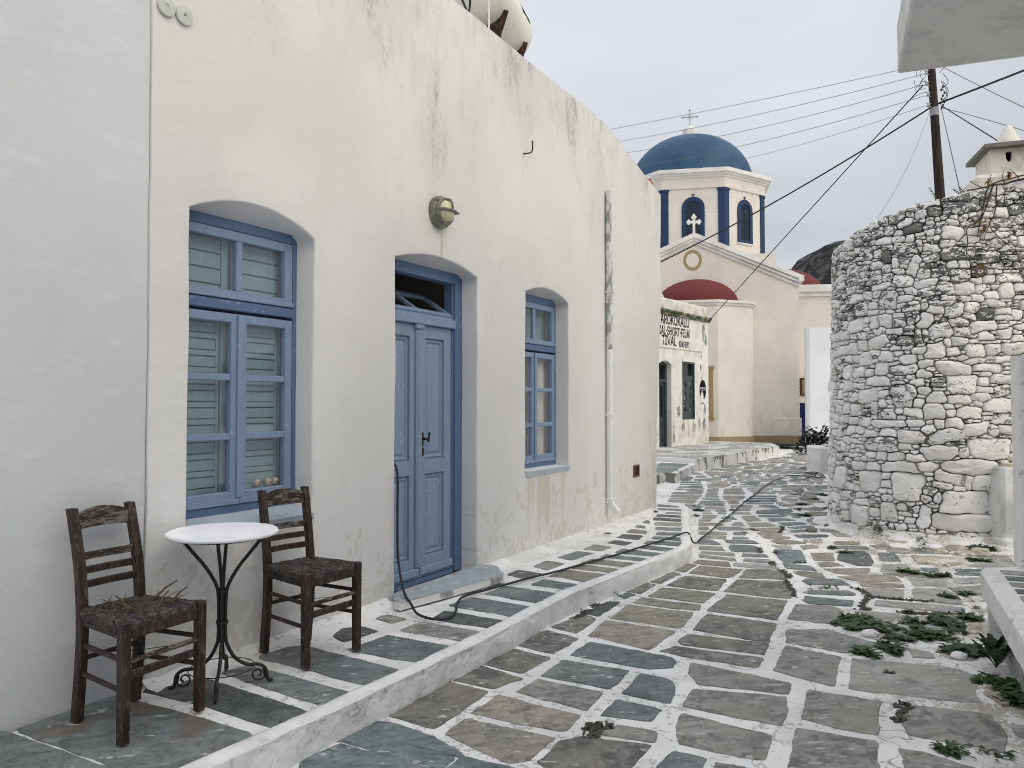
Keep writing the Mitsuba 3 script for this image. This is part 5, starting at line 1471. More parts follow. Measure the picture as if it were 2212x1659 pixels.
# fanlight: a bottom-hung pane tilted inwards
ax = [HW.p(.07, D0 - .04, 2.195), HW.p(.94, D0 - .04, 2.195)]
fr = []
tilt_in, rise = .26, .17
c0, c1, c2, c3 = HW.p(.075, D0 - .04, 2.20), HW.p(.93, D0 - .04, 2.20), HW.p(.93, D0 - .04 - tilt_in, 2.20 + rise), HW.p(.075, D0 - .04 - tilt_in, 2.20 + rise)
upv = np.cross(c1 - c0, c3 - c0)
fl = part(door, 'fanlight', cat(beam(c0, c1, .05, .03, .003, upv), beam(c1, c2, .045, .03, .003, upv), beam(c2, c3, .05, .03, .003, upv), beam(c3, c0, .045, .03, .003, upv), beam((c0 + c1) / 2, (c2 + c3) / 2, .035, .028, .003, upv)), 'sash_blue')
for a, b in ((0, .5), (.5, 1)):
    v = [c0 + (c1 - c0) * a, c0 + (c1 - c0) * b, c3 + (c2 - c3) * b, c3 + (c2 - c3) * a]
    part(fl, 'pane', raw(v, [[0, 1, 2], [0, 2, 3]]), 'pane_glass')

# bulkhead lamp over the door
L0 = HW.p(.495, 0, 2.93)
LM = np.stack([HW.e, V(0, 0, 1), HW.f], 1)
lamp = thing('wall_lamp', 'round caged bulkhead lamp with a yellowed glass above the door', 'lamp')
part(lamp, 'base', moved(lathe([(0, 0), (.118, 0), (.122, .012), (.120, .040), (.112, .052), (.100, .060), (.086, .062), (.086, .05), (0, .05)], 40), L0, LM), 'lamp_metal', 40)
part(lamp, 'glass', moved(lathe([(0.086, .05), (.085, .075), (.072, .105), (.045, .125), (0, .132)], 32), L0, LM), 'lamp_glass', True)
cage = []
for a, b in ((-1, 0), (0, 1)):
    pass
arc = np.linspace(-1, 1, 15)
cage.append(tube([L0 + LM @ V(.100 * t, 0, .060 + .082 * math.sqrt(max(0, 1 - t * t)) ** .7) for t in arc], .010, 8))
cage.append(tube([L0 + LM @ V(0, .100 * t, .060 + .082 * math.sqrt(max(0, 1 - t * t)) ** .7) for t in arc[8:]], .008, 8))
part(lamp, 'cage', cat(cage), 'lamp_metal', 40)
part(lamp, 'ring', moved(lathe([(.086, .058), (.104, .058), (.106, .074), (.098, .084), (.087, .084), (.086, .058)], 40), L0, LM), 'lamp_metal', 40)
part(lamp, 'visor', hm(bx(.495 + .06, .495 + .10, .09, .135, 2.922, 2.934, .003)), 'lamp_metal')
for t in (20, 140, 260):
    q = L0 + LM @ V(.112 * math.cos(math.radians(t)), .112 * math.sin(math.radians(t)), 0)
    part(lamp, 'screw_lug', moved(lathe([(0, .03), (.013, .03), (.013, .066), (0, .069)], 10), q, LM), 'lamp_metal')

# two plastic caps, the iron hook, a hole, the vent grille
for s, w in ((-1.818, 'upper left round grey wall cap near the house corner'), (-1.716, 'round grey wall cap with a dark centre hole, right of its twin')):
    z = 3.452
    cp = part(house, 'wall_cap', moved(lathe([(0, .004), (.046, .004), (.050, .010), (.047, .018), (.012, .022), (.010, .016), (0, .016)], 28), HW.p(s, 0, z), LM), 'plastic_cap', 40, label=w)
    if 'hole' in w:
        part(cp, 'hole', moved(lathe([(0, 0), (.004, 0), (.004, .017), (0, .0175)], 8), HW.p(s, 0, z), LM), 'hole_shade_black')  # solid plug, its black colour standing in for the shade inside a hole
solo('wall_hook', tube(smooth_path([HW.p(1.815, -.01, 3.755), HW.p(1.825, .05, 3.752), HW.p(1.845, .075, 3.775), HW.p(1.848, .078, 3.83), HW.p(1.848, .078, 3.868)], 6), .0065, 8), 'rusty_iron', 'small black iron hook high on the house wall', 'hook', True)
vent = thing('wall_vent', 'small rusty vent grille low on the far end of the house wall', 'vent')
part(vent, 'frame', hm(bx(4.508, 4.525, -.01, .014, .612, .758, .002), bx(4.683, 4.700, -.01, .014, .612, .758, .002), bx(4.525, 4.683, -.01, .014, .740, .758, .002), bx(4.525, 4.683, -.01, .014, .612, .630, .002)), 'rust_frame')
part(vent, 'grille', hm(bx(4.525, 4.683, -.01, .003, .630, .740), *[bx(4.525, 4.683, .002, .009, z, z + .010) for z in np.arange(.64, .735, .02)]), 'rusty_iron')

# the drainpipe
pipe = thing('drainpipe', 'square drainpipe with a peeling upper half running down the house wall', 'drainpipe')
part(pipe, 'upper_pipe', hm(bx(3.664, 3.732, .016, .070, 2.10, 3.87, .010)), 'peeling_pipe', label='peeling grey upper length of pipe')
part(pipe, 'lower_pipe', hm(bx(3.666, 3.730, .018, .068, .40, 2.098, .010)), 'white_pipe')
for z in (1.36, .40, .43):
    part(pipe, 'collar', hm(bx(3.659, 3.737, .004, .076, z, z + .022, .004)), 'white_pipe')
for z in (2.72, 2.60):
    part(pipe, 'collar', hm(bx(3.657, 3.739, .004, .078, z, z + .020, .004)), 'peeling_pipe')
part(pipe, 'spout', beam(HW.p(3.698, .043, .41), HW.p(3.715, .125, .295), .066, .056, .008, HW.e), 'white_pipe')

# the water heater on the roof
TK = Frame((-0.186, 7.37, 0), (0.289, 0.957), (0.957, -0.289))
TB = TK.p(0, 0, 5.265)
tk = thing('water_tank', 'cream cylindrical water heater tank on the flat house roof', 'water tank')
TM = np.stack([V(0, 0, 1), TK.f, TK.e], 1)
if np.linalg.det(TM) < 0:
    TM[:, 0] *= -1
R = .275
tp = [(0, -.66)] + [(R * math.sin(a), -.52 - .14 * math.cos(a)) for a in np.linspace(.15, math.pi / 2, 8)] + [(R + .004, -.515), (R + .004, -.505), (R, -.50)] + [(R, .42), (R + .004, .425), (R + .004, .435)] + [(R * math.sin(a), .44 + .14 * math.cos(a)) for a in np.linspace(math.pi / 2, .15, 8)] + [(0, .58)]
part(tk, 'shell', moved(lathe(tp, 48), TB, TM), 'tank_enamel', 35)
for s in (-.327, .327):
    q = TB + TK.e * s
    k = 'bracket'
    for sg in (1, -1):
        a = [(.02 * sg, -.62), (.10 * sg, -.60), (.245 * sg, -.165), (.232 * sg, -.150)] + [((R + .003) * math.sin(t) * sg, -(R + .003) * math.cos(t)) for t in np.linspace(.95, .05, 8)]
        m = prism(a, -.006, .006)
        lip = beam(V(.10 * sg, -.60, -.025), V(.247 * sg, -.163, -.025), .05, .008)
        m = cat(m, lip)
        v = m.vertices.copy()
        m2 = raw(np.array([q + TK.f * x[0] + V(0, 0, 1) * x[1] + TK.e * x[2] for x in v]), m.faces)
        part(tk, k, m2, 'rusty_iron')
    part(tk, 'stand', cat(beam(V(q[0], q[1], 4.2), q + V(0, 0, -.55), .07, .07), beam(V(q[0], q[1], 4.2) + TK.f * .25, V(q[0], q[1], 4.2) - TK.f * .25, .05, .05)), 'rusty_iron')
part(tk, 'pipe', tube(smooth_path([TB - TK.e * .60 + V(0, 0, .12), V(-.47, 6.56, 5.12), (-.405, 6.55, 4.92), (-.385, 6.55, 4.868), (-.367, 6.55, 4.90), (-.34, 6.56, 5.10), TB - TK.e * .55 + TK.f * .12 + V(0, 0, .1)], 6), .0105, 8), 'cable_rubber', True)
part(tk, 'overflow_pipe', tube(smooth_path([TB + TK.e * .40 + V(0, 0, -R), TB + TK.e * .52 + V(0, 0, -R - .02) + TK.f * .04, TB + TK.e * .56 + V(0, 0, -.42) + TK.f * .08, TB + TK.e * .56 + V(0, 0, -1.0) + TK.f * .08], 6), .014, 8), 'cable_rubber', True)
part(tk, 'white_hose', tube(smooth_path([TB - TK.e * .40 + TK.f * .06 + V(0, 0, .27), V(-.10, 6.70, 5.32), V(-.195, 6.60, 5.05), V(-.200, 6.60, 4.85), V(-.200, 6.60, 4.2)], 6), .008, 8), 'white_pipe', True)
tx = meshkit.text_mesh('UNIS', .075, .002, True)
v = tx.vertices
a0 = math.radians(12) + v[:, 1] / R
P_ = np.array([TB + TK.e * (.10 + q[0] * 1.15) + (TK.f * math.cos(t) + V(0, 0, 1) * math.sin(t)) * (R + .001 + q[2]) for q, t in zip(v, a0)])
part(tk, 'lettering', raw(P_, tx.faces), 'lettering_black', label='dark letters on the side of the tank')
solo('clay_pot', lathe([(0, 0), (.055, 0), (.062, .03), (.085, .09), (.080, .14), (.052, .165), (.060, .182), (.050, .185), (0, .18)], 24, HW.p(5.42, -.14, 4.265)), 'terracotta', 'reddish clay pot on the far end of the house parapet', 'pot', True)
# ---------------------------------------------------------------- the rubble wall on the right
WCX, WCY, WR = 5.0, 9.3, 1.09
ARC = 2.2828


def wall_at(u, z, d):
    """A point of the wall's face: u runs along it (0 where the straight front meets the bend, negative round the bend), d out of it."""
    u, z, d = np.broadcast_arrays(np.asarray(u, float), np.asarray(z, float), np.asarray(d, float))
    r = WR - 0.024 * z + d
    a = np.clip(-u, 0, ARC) / WR
    x = WCX - r * np.sin(a) + np.maximum(u, 0)
    y = WCY - r * np.cos(a)
    k = np.maximum(-u - ARC, 0)
    return np.stack([x + 0.5 * k, y + 0.866 * k, z], -1)


TU = np.array([-9.5, -3.0, -2.3, -2.0, -1.72, -1.37, -1.03, -0.76, -0.51, 0.0, 0.30, 0.57, 1.5, 4.0])
TZ = np.array([3.30, 3.33, 3.37, 3.40, 3.43, 3.52, 3.61, 3.66, 3.71, 3.80, 3.86, 3.93, 4.05, 4.2])


def wall_top(u):
    return np.interp(u, TU, TZ)


rubble = thing('rubble_wall', 'tall curved rubble stone wall with flaking whitewash on the right', 'wall')
us = np.concatenate([np.arange(-9.4, -3.2, 0.6), np.arange(-3.2, 1.6, 0.06), np.arange(1.6, 3.9, 0.5)])
ts = np.linspace(-0.05, 1, 60)
Z_ = ts[None] * (wall_top(us)[:, None] - 0.015)
nz = meshkit.fbm(np.stack([us[:, None] * 9 + 0 * Z_, Z_ * 9, 0 * Z_], -1), 3, seed=5) - 0.5
core = [grid_mesh(wall_at(us[:, None], Z_, -0.040 + 0.034 * nz))]
topw = np.linspace(-0.05, -0.75, 6)
core.append(grid_mesh(wall_at(us[:, None], wall_top(us)[:, None] - 0.015 + 0.02 * (meshkit.noise(np.stack([us[:, None] * 7 + 0 * topw, topw * 9 + 0 * us[:, None], 0 * topw + 0 * us[:, None]], -1)) - .5), topw[None])))
core.append(grid_mesh(wall_at(us[:, None], np.array([[4.3, 0.0]]) * 0 + np.stack([wall_top(us) - 0.015, us * 0], 1), -0.75)))
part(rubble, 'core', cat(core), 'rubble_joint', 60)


def wall_cells():
    """Blocky cells round the stones' centres: every point belongs to the stone whose edge is nearest."""
    S = np.fromstring(WALL_STONES, sep=' ') if False else np.array([tuple(map(float, q.split(','))) for q in WALL_STONES.split()])
    h = 0.011
    U = np.arange(-2.9, 1.45, h)
    Zs = np.arange(0.0, 4.06, h)
    D = np.full((len(U), len(Zs)), 9.0, np.float32)
    L = np.full(D.shape, -1, np.int32)
    r = np.random.default_rng(3)
    GU, GZ = np.meshgrid(U, Zs, indexing='ij')
    WU = 0.034 * (meshkit.fbm(np.stack([GU * 11, GZ * 11, GU * 0], -1), 3, seed=21) - .5)
    WZ = 0.030 * (meshkit.fbm(np.stack([GU * 11, GZ * 11, GU * 0 + 5], -1), 3, seed=22) - .5)
    stones = []

    def put(u, z, w, hh):
        k = len(stones)
        stones.append((u, z, w, hh))
        R_ = 0.20
        i0, i1 = np.searchsorted(U, [u - w / 2 - R_, u + w / 2 + R_])
        j0, j1 = np.searchsorted(Zs, [z - hh / 2 - R_, z + hh / 2 + R_])
        if i1 <= i0 or j1 <= j0:
            return
        a = r.normal(0, 0.10)
        du = U[i0:i1, None] - u
        dz = Zs[None, j0:j1] - z
        du = du + WU[i0:i1, j0:j1]
        dz = dz + WZ[i0:i1, j0:j1]
        x = (du * math.cos(a) + dz * math.sin(a)) / (w / 2)
        y = (-du * math.sin(a) + dz * math.cos(a)) / (hh / 2)
        x = x * (1 + r.uniform(-.18, .18) * y)
        p = r.uniform(3.2, 8.0)
        q = (np.abs(x) ** p + np.abs(y) ** p) ** (1 / p)
        d = ((q - 1) * min(w, hh) / 2).astype(np.float32)
        v = D[i0:i1, j0:j1]
        m = d < v
        v[m] = d[m]
        L[i0:i1, j0:j1][m] = k
    for u, z, w, hh in S:
        put(u, z, w * 0.97, hh * 0.97)
    top = wall_top(U)
    for size, limit in ((0.15, 0.060), (0.11, 0.034), (0.07, 0.019), (0.05, 0.013)):
        for _ in range(900):
            bad = (D > limit) & (Zs[None] < top[:, None] - 0.02) & (Zs[None] > 0.03)
            if not bad.any():
                break
            ii, jj = np.nonzero(bad)
            for t in r.permutation(len(ii))[:12]:
                if D[ii[t], jj[t]] > limit:
                    w = size * r.uniform(0.9, 1.9)
                    put(U[ii[t]], Zs[jj[t]], w, size * r.uniform(0.4, 0.8) * (1.2 if size > .1 else 0.9))
    L[Zs[None] > top[:, None] - 0.004 + 0 * D] = -1
    L[D > 0.055] = -1
    out = []
    for k, (u, z, w, hh) in enumerate(stones):
        i0, i1 = np.searchsorted(U, [u - w / 2 - .25, u + w / 2 + .25])
        j0, j1 = np.searchsorted(Zs, [z - hh / 2 - .25, z + hh / 2 + .25])
        M = L[i0:i1, j0:j1] == k
        if M.sum() < 8:
            continue
        B = []
        for i in range(M.shape[0]):
            dd = np.diff(np.concatenate([[0], M[i].astype(np.int8), [0]]))
            for a, b in zip(np.nonzero(dd == 1)[0], np.nonzero(dd == -1)[0]):
                B.append(sbox(U[i0 + i] - h * .52, Zs[j0] + a * h - h * .5, U[i0 + i] + h * .52, Zs[j0] + b * h - h * .5))
        g = unary_union(B)
        small = min(w, hh) < .08
        g = g.buffer(-0.010 if not small else -0.006).buffer(0.0055 if not small else 0.003, quad_segs=1)
        if g.geom_type == 'MultiPolygon':
            g = max(g.geoms, key=lambda q: q.area)
        if g.is_empty or g.area < 4e-4:
            continue
        out.append((g.simplify(0.0065), k))
    return out


def field_stone(g, seed):
    r = np.random.default_rng(seed)
    q = resample(g, 0.026, 7, 26)
    c = np.array(g.representative_point().coords[0])
    cen = np.array(g.centroid.coords[0])
    if g.contains(shapely.Point(cen)):
        c = cen
    mn = math.sqrt(g.area)
    bulge = min(0.020, 0.085 * mn) * r.uniform(0.3, 1.3)
    n = len(q)
    tilt = r.normal(0, 0.12, 2)
    rings = []
    for ins, dep in ((0, -0.058), (0.0, -0.008), (0.004, 0.003), (min(.014, .09 * mn), 0.011 + bulge * .3), (min(.05, .30 * mn), 0.012 + bulge * .85)):
        p = toward(q, c, ins)
        d = np.full(n, dep)
        if dep > 0:
            d = d + (p - c) @ tilt + 0.030 * (meshkit.fbm(np.c_[p * 15, np.full(n, seed * 1.7)], 3, seed=1) - .5)
        elif dep > -0.03:
            d = d + 0.012 * (meshkit.noise(np.c_[p * 21, np.full(n, seed * .9)], 2) - .5)
        rings.append(np.c_[p, d])
    v = np.vstack(rings + [[[c[0], c[1], 0.012 + bulge]]])
    F = []
    for k in range(len(rings) - 1):
        for i in range(n):
            j = (i + 1) % n
            F += [[k * n + i, k * n + j, (k + 1) * n + j], [k * n + i, (k + 1) * n + j, (k + 1) * n + i]]
    k = (len(rings) - 1) * n
    F += [[k + i, k + (i + 1) % n, len(v) - 1] for i in range(n)]
    return raw(wall_at(v[:, 0], v[:, 1], v[:, 2]), F), c


BARE = [(-0.95, 3.15), (-1.55, 2.86), (-0.92, 2.58), (-0.91, 3.38), (-0.30, 3.36), (-0.67, 3.44), (-0.12, 3.26), (-0.45, 3.16), (0.05, 3.2), (-1.33, 3.29), (-0.76, 3.51), (-0.2, 3.48), (0.33, 2.42), (-0.27, 2.08), (0.15, 2.45)]
RUST = (0.03, 2.86)
cells = wall_cells()
cells.sort(key=lambda q: -q[0].area)
rest = {}
r5 = np.random.default_rng(12)
for i, (g, k) in enumerate(cells):
    m, c = field_stone(g, k)
    x = r5.random()
    if math.hypot(c[0] - RUST[0], c[1] - RUST[1]) < .07:
        mt = 'rubble_rust'
    elif any(math.hypot(c[0] - a, c[1] - b) < .055 for a, b in BARE):
        mt = 'rubble_bare'
    elif c[1] > 2.75 + 0.25 * math.sin(c[0] * 5) and x < .8:
        mt = 'rubble_worn'
    elif c[1] > 2.2 and x < .55 or x < .16:
        mt = 'rubble_flaked'
    else:
        mt = 'rubble_white'
    if i < 300:
        part(rubble, 'stone', m, mt, 28)
    else:
        rest.setdefault(mt, []).append(m)
part(rubble, 'chinking_stones', cat([m for k, L in rest.items() if k not in ('rubble_flaked', 'rubble_worn') for m in L]), 'rubble_white', 55, kind='stuff')
part(rubble, 'flaked_chinking_stones', cat([m for k, L in rest.items() if k in ('rubble_flaked', 'rubble_worn') for m in L]), 'rubble_flaked', 55, kind='stuff')
# cap stones along the top
for k, u in enumerate(np.arange(-2.6, 1.3, 0.19)):
    w = .17 + .05 * math.sin(k * 2.3)
    zz = wall_top(u + .09)
    q = [(u, -.045 - .5), (u + w, -.045 - .5), (u + w, -.03), (u + w / 2, .0 + .012 * math.sin(k * 1.7)), (u, -.03)]
    m = slab(q, 0.004, .035, .010, .05, .012, 900 + k, .004, .02, 18)
    v = m.vertices
    part(rubble, 'cap_stone', raw(wall_at(v[:, 0], v[:, 2] + wall_top(v[:, 0]) + .004, v[:, 1]), m.faces), ('rubble_white', 'rubble_white', 'rubble_flaked')[k % 3], 30)
# the crude plaster footing
fu = np.arange(-2.5, 1.4, 0.05)
pf = [(0.20, -0.02), (0.15, 0.010), (0.09, 0.025), (0.05, 0.045), (0.02, 0.075), (-0.01, 0.10), (-0.04, 0.10)]
FP = np.array([[wall_at(u, b, a * (1 + .5 * math.sin(u * 2.1 + 1))) for a, b in pf] for u in fu])
FP[..., 2] += 0.05 * (meshkit.fbm(FP * 6, 3, seed=9) - .5) * (FP[..., 2] > 0)
FP[..., :2] += 0.03 * (meshkit.fbm(FP * 8 + 3, 3, seed=4) - .5)[..., None]
part(rubble, 'plaster_footing', grid_mesh(FP), 'white_mortar', True)

# the ground behind the wall, high up, with a house on it
terr = Polygon([tuple(wall_at(u, 3.0, -.70)[:2]) for u in np.linspace(3.5, -9.0, 40)] + [(30, 17.6), (30, 8.8)]).buffer(0)
struct('terrace', prism(terr, 2.9, 3.1), 'soil')
hs = thing('chimney_house', 'white house block with a pointed stone chimney showing above the rubble wall', 'house')
HB = Frame((6.655, 11.0, 0), (0.957, -0.29))
part(hs, 'wall', HB.mesh(bx(0, 5.0, 0, 4.0, 3.0, 4.80, .06)), 'old_white')
slot = [(.43, 5.12), (.515, 5.12), (.510, 5.02), (.495, 4.98), (.473, 4.965), (.452, 4.98), (.436, 5.02)]
ch = part(hs, 'chimney', HB.mesh(cat(upright(Polygon([(.24, 4.79), (1.12, 4.79), (1.12, 5.165), (.24, 5.165)], [slot]), .10, .16), bx(.24, .30, .161, .85, 4.79, 5.165), bx(1.06, 1.12, .161, .85, 4.79, 5.165), bx(.30, 1.06, .79, .85, 4.79, 5.165))), 'old_white')
part(ch, 'slab', HB.mesh(prism([(.14, -.02), (.7, -.05), (1.22, -.01), (1.24, .98), (.6, 1.0), (.13, .95)], 5.165, 5.222)), 'dark_slab')
cone = lathe([(0, 5.222), (.20, 5.222), (.15, 5.32), (.075, 5.48), (.052, 5.53), (.03, 5.545), (0, 5.55)], 18, (0, 0, 0))
part(ch, 'cap', moved(cone, HB.p(.52, .28, 0)), 'old_white', 50)


# white block and shrub further along the wall
blk = solo('low_block', lumpy(bx(6.56, 7.6, 16.45, 17.2, -.05, .57, .03), .08, .012, .012), 'rubble_white', 'low whitewashed block at the foot of the rubble wall, before the dark shrub', 'block', 30)
solo('flat_rocks', cat(*[slab([(6.7 + a, 16.5), (7.05 + a, 16.5), (7.0 + a, 16.8), (6.72 + a, 16.82)], .57 + h, .05, .01, .06, .02, 40 + k, .01) for k, (a, h) in enumerate(((0.02, .05), (.2, .09)))]), 'rubble_flaked', 'loose pale flat stones lying on the low white block', 'stones')

# the white garden wall by the church
ww = thing('white_wall', 'smooth bright white wall between the church and the rubble wall', 'wall')
part(ww, 'panel', cat(prism([(9.385, 24.50), (9.47, 24.44), (12.5, 24.3), (12.5, 24.7), (9.42, 24.75)], -.05, 3.93)), 'bright_white')

# grey plastered post at the right, with a lid
post = thing('plastered_post', 'short grey plastered post with a cream lid in front of the rubble wall', 'post')
pp = [[(5.10, 8.02), (5.36, 8.02), (5.38, 8.3), (5.09, 8.3)]]
part(post, 'shaft', lumpy(bx(5.095, 5.372, 8.02, 8.34, -.05, .835, .03), .06, .012, .006), 'grey_plaster', 40)
part(post, 'foot', bx(5.07, 5.40, 7.97, 8.34, -.05, .10, .03), 'grey_plaster')
part(post, 'lid', lathe([(0, 0), (.072, 0), (.076, .006), (.076, .026), (.070, .032), (0, .034)], 28, (5.245, 8.13, .835)), 'cream_lid', 40)

# ---------------------------------------------------------------- right-hand house, balcony, bench steps
BX = Frame((2.235, 4.412, 0), (0.932, -0.363), (-0.392, -0.92))
rh = thing('right_house', 'white house at the right edge that carries the overhead balcony', 'house')
RC = (3.56, 5.12)
part(rh, 'wall', prism([RC, (RC[0] - .42 * 9, RC[1] - .907 * 9), (RC[0] - .42 * 9 + 6, RC[1] - .907 * 9 - 2.7), (RC[0] + 6, RC[1] - 2.7)], -.05, 3.66), 'clean_plaster')
bal = thing('balcony', 'plain white balcony slab jutting overhead at the upper right', 'balcony')
part(bal, 'slab', lumpy(BX.mesh(bx(0, 1.27, 0.0, 1.75, 3.40, 3.684, .012)), .10, .005, .003), 'balcony_white')
BE = Frame((2.822, 4.628, 0), (-0.428, -0.904), (0.904, -0.428))     # e: along the bench edge towards the camera, f: to the right, into the house
bench = thing('step_bench', 'white edged concrete bench landing with inlaid grey slate treads at lower right', 'bench')
part(bench, 'edge_slab', lumpy(BE.mesh(prism([(0, 0), (3.4, 0), (3.4, 1.4), (0.0, 1.0), (-.28, .95), (-.28, .40)], .425, .510)), .06, .002, .002), 'clean_plaster', 40)
part(bench, 'edge_band', lumpy(BE.mesh(cat(bx(0.003, 3.4, -.022, .05, .352, .506, .010))), .05, .003, .003), 'clean_plaster', 40)
part(bench, 'pier', BE.mesh(bx(0.004, .055, .012, .6, -.05, .424, .004)), 'clean_plaster')
part(bench, 'panel', BE.mesh(bx(.055, 3.3, .09, .5, -.05, .424)), 'bench_concrete', label='speckled grey concrete panel under the bench edge')
part(bench, 'back_block', BE.mesh(bx(-.27, 0.0, .42, 1.0, -.05, .424, .01)), 'clean_plaster')
for k in range(19):
    a = .04 + .17 * k
    q = [BE.p(x, y, 0)[:2] for x, y in ((a, .075), (a + .115, .075), (a + .12, 1.1), (a + .01, 1.1))]
    part(bench, 'slate_tread', slab([tuple(t) for t in q], .516, .012, .003, .06, .006, 300 + k, .001, .01, 22), SLATES['lsmslm'[k % 6]])
part(bench, 'slate_tread', slab([tuple(BE.p(x, y, 0)[:2]) for x, y in ((-.26, .46), (-.02, .30), (-.02, .98), (-.26, .96))], .516, .012, .003, .06, .004, 320, .001, .01, 22), SLATES['l'])
gp = thing('gate_pillar', 'plain white pillar standing on the bench landing at the right edge', 'pillar')
part(gp, 'shaft', lumpy(prism(Polygon([(3.002, 4.565), (3.42, 4.37), (3.52, 4.60), (3.11, 4.80)]).buffer(-.02).buffer(.02, quad_segs=3), .511, 1.775), .07, .006, .004), 'clean_plaster', 40)

# ---------------------------------------------------------------- platform and steps before the old shop
labels['platform'] = {'kind': 'structure'}
plat = Polygon([(4.03, 16.95), (7.76, 22.38), (8.1, 24.2), (4.4, 27.0), (-0.5, 21.5)])
scene['platform'] = mikit.ply(prism(plat, -.05, .275), 'step_edge_paint')
r6 = np.random.default_rng(9)
pu = Frame((4.03, 16.95, 0), (0.565, 0.825), (-0.825, 0.565))
row = 0
b0 = .06
while b0 < 6:
    w = r6.uniform(.30, .5)
    a = -4 + r6.uniform(0, .3)
    while a < 8:
        l = r6.uniform(.5, 1.1)
        g = Polygon([tuple(pu.p(x, y, 0)[:2]) for x, y in ((a, b0), (a + l, b0 + r6.uniform(-.03, .03)), (a + l - .03, b0 + w), (a + .02, b0 + w - r6.uniform(0, .04)))]).intersection(plat.buffer(-.05))
        if g.geom_type == 'Polygon' and g.area > .08:
            part('platform', 'paving_slab', slab(list(g.exterior.coords)[:-1], .281, .02, .004, .12, .012, row, .001, .02, 18), ('worn_pale_slab', 'worn_pale_slab', SLATES['l'])[int(r6.integers(3))])
        a += l + .035
        row += 1
    b0 += w + .035
labels['lower_step'] = {'kind': 'structure'}
lst = Polygon([(3.09, 14.53), (3.98, 16.75), (4.02, 16.94), (1.5, 19.3), (0.6, 17.2), (2.75, 14.75)])
scene['lower_step'] = mikit.ply(prism(lst, -.05, .185), 'step_edge_paint')
lu = Frame((3.09, 14.53, 0), (0.36, 0.93), (-0.93, 0.36))
for k in range(5):
    for j in range(3):
        g = Polygon([tuple(lu.p(x, y, 0)[:2]) for x, y in ((.12 + .48 * k, .1 + .7 * j), (.53 + .48 * k, .1 + .7 * j), (.52 + .48 * k, .72 + .7 * j), (.10 + .48 * k, .72 + .7 * j))]).intersection(lst.buffer(-.08))
        if g.geom_type == 'Polygon' and g.area > .05:
            part('lower_step', 'paving_stone', slab(list(g.exterior.coords)[:-1], .192, .02, .004, .09, .015, 600 + k * 9 + j, .001, .02, 18), SLATES['tsm'[(k + j) % 3]])
st_ = solo('side_step', cat(bx(2.0, 2.76, 14.40, 14.9, -.05, .16, .02)), 'dark_slab', 'dark stone step beside the whitewashed lower step, by the house corner', 'step')

# ---------------------------------------------------------------- the old shop with painted lettering
SH = Frame((6.10, 23.89, 0), (0.6157, 0.788), (0.788, -0.6157))
shop = thing('old_shop', 'small crumbling white shop building with dark green shutters and painted lettering', 'building')
sd, swn = (-3.30, -2.54, .27, 2.62), (-1.84, -1.01, 1.04, 2.74)


def shop_wall():
    g = Polygon([(-6.5, .1), (0, .1), (0, 4.02), (-6.5, 4.02)], [[(sd[0], sd[2]), (sd[0], 2.62), (sd[0] + .2, 2.70), (sd[0] + .4, 2.72), (sd[1] - .2, 2.70), (sd[1], 2.62), (sd[1], sd[2])], [(swn[0], swn[2]), (swn[0], swn[3]), (swn[1], swn[3]), (swn[1], swn[2])]])
    return SH.mesh(upright(g, -.30, 0))


part(shop, 'wall', cat(shop_wall(), SH.mesh(cat(bx(-.3, -.002, -3.0, -.301, .1, 4.0), bx(-6.5, -.301, -3.0, -2.7, .1, 4.0), bx(-6.5, -6.2, -2.7, -.301, .1, 4.0)))), 'crumbling_plaster')
part(shop, 'inside', SH.mesh(bx(-6.19, -.301, -1.2, -1.1, .1, 4.0)), 'dark_room')
part(shop, 'parapet', SH.mesh(cat(bx(-6.5, -.02, -3.0, -.02, 4.16, 4.50, .03))), 'old_white')
part(shop, 'cornice', SH.mesh(cat(bx(-6.6, .10, -3.1, .10, 4.09, 4.16, .01), bx(-6.6, .06, -3.1, .06, 4.02, 4.09, .01))), 'mossy_ledge')
part(shop, 'ledge', SH.mesh(cat(bx(-6.5, -.54, .0, .035, 3.075, 3.105, .006))), 'old_white')
part(shop, 'finial', moved(lathe([(0, 0), (.09, 0), (.11, .05), (.08, .10), (.05, .15), (0, .17)], 14), SH.p(-2.93, -.15, 4.49)), 'rubble_flaked', 40)
dd = part(shop, 'door', SH.mesh(cat(bx(sd[0], sd[0] + .07, -.28, -.14, .28, 2.66), bx(sd[1] - .10, sd[1], -.28, -.14, .28, 2.66), bx(sd[0] + .07, sd[1] - .10, -.28, -.14, 2.12, 2.20), bx(sd[0] + .07, sd[1] - .10, -.28, -.16, 2.60, 2.72))), 'dark_green_paint')
x0, x1 = sd[0] + .07, sd[1] - .10
mx = (x0 + x1) / 2
for a, b in ((x0, mx - .003), (mx + .003, x1)):
    part(dd, 'leaf', SH.mesh(cat(bx(a, a + .06, -.24, -.19, .29, 2.12), bx(b - .06, b, -.24, -.19, .29, 2.12), bx(a + .06, b - .06, -.24, -.19, 2.02, 2.12), bx(a + .06, b - .06, -.24, -.19, 1.02, 1.12), bx(a + .06, b - .06, -.24, -.19, .29, .42), bx(a + .06, b - .06, -.23, -.21, .42, 1.02))), 'dark_green_paint')
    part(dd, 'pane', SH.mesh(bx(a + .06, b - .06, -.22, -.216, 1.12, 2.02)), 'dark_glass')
part(dd, 'fanlight', SH.mesh(bx(x0, x1, -.22, -.216, 2.20, 2.60)), 'dark_glass')
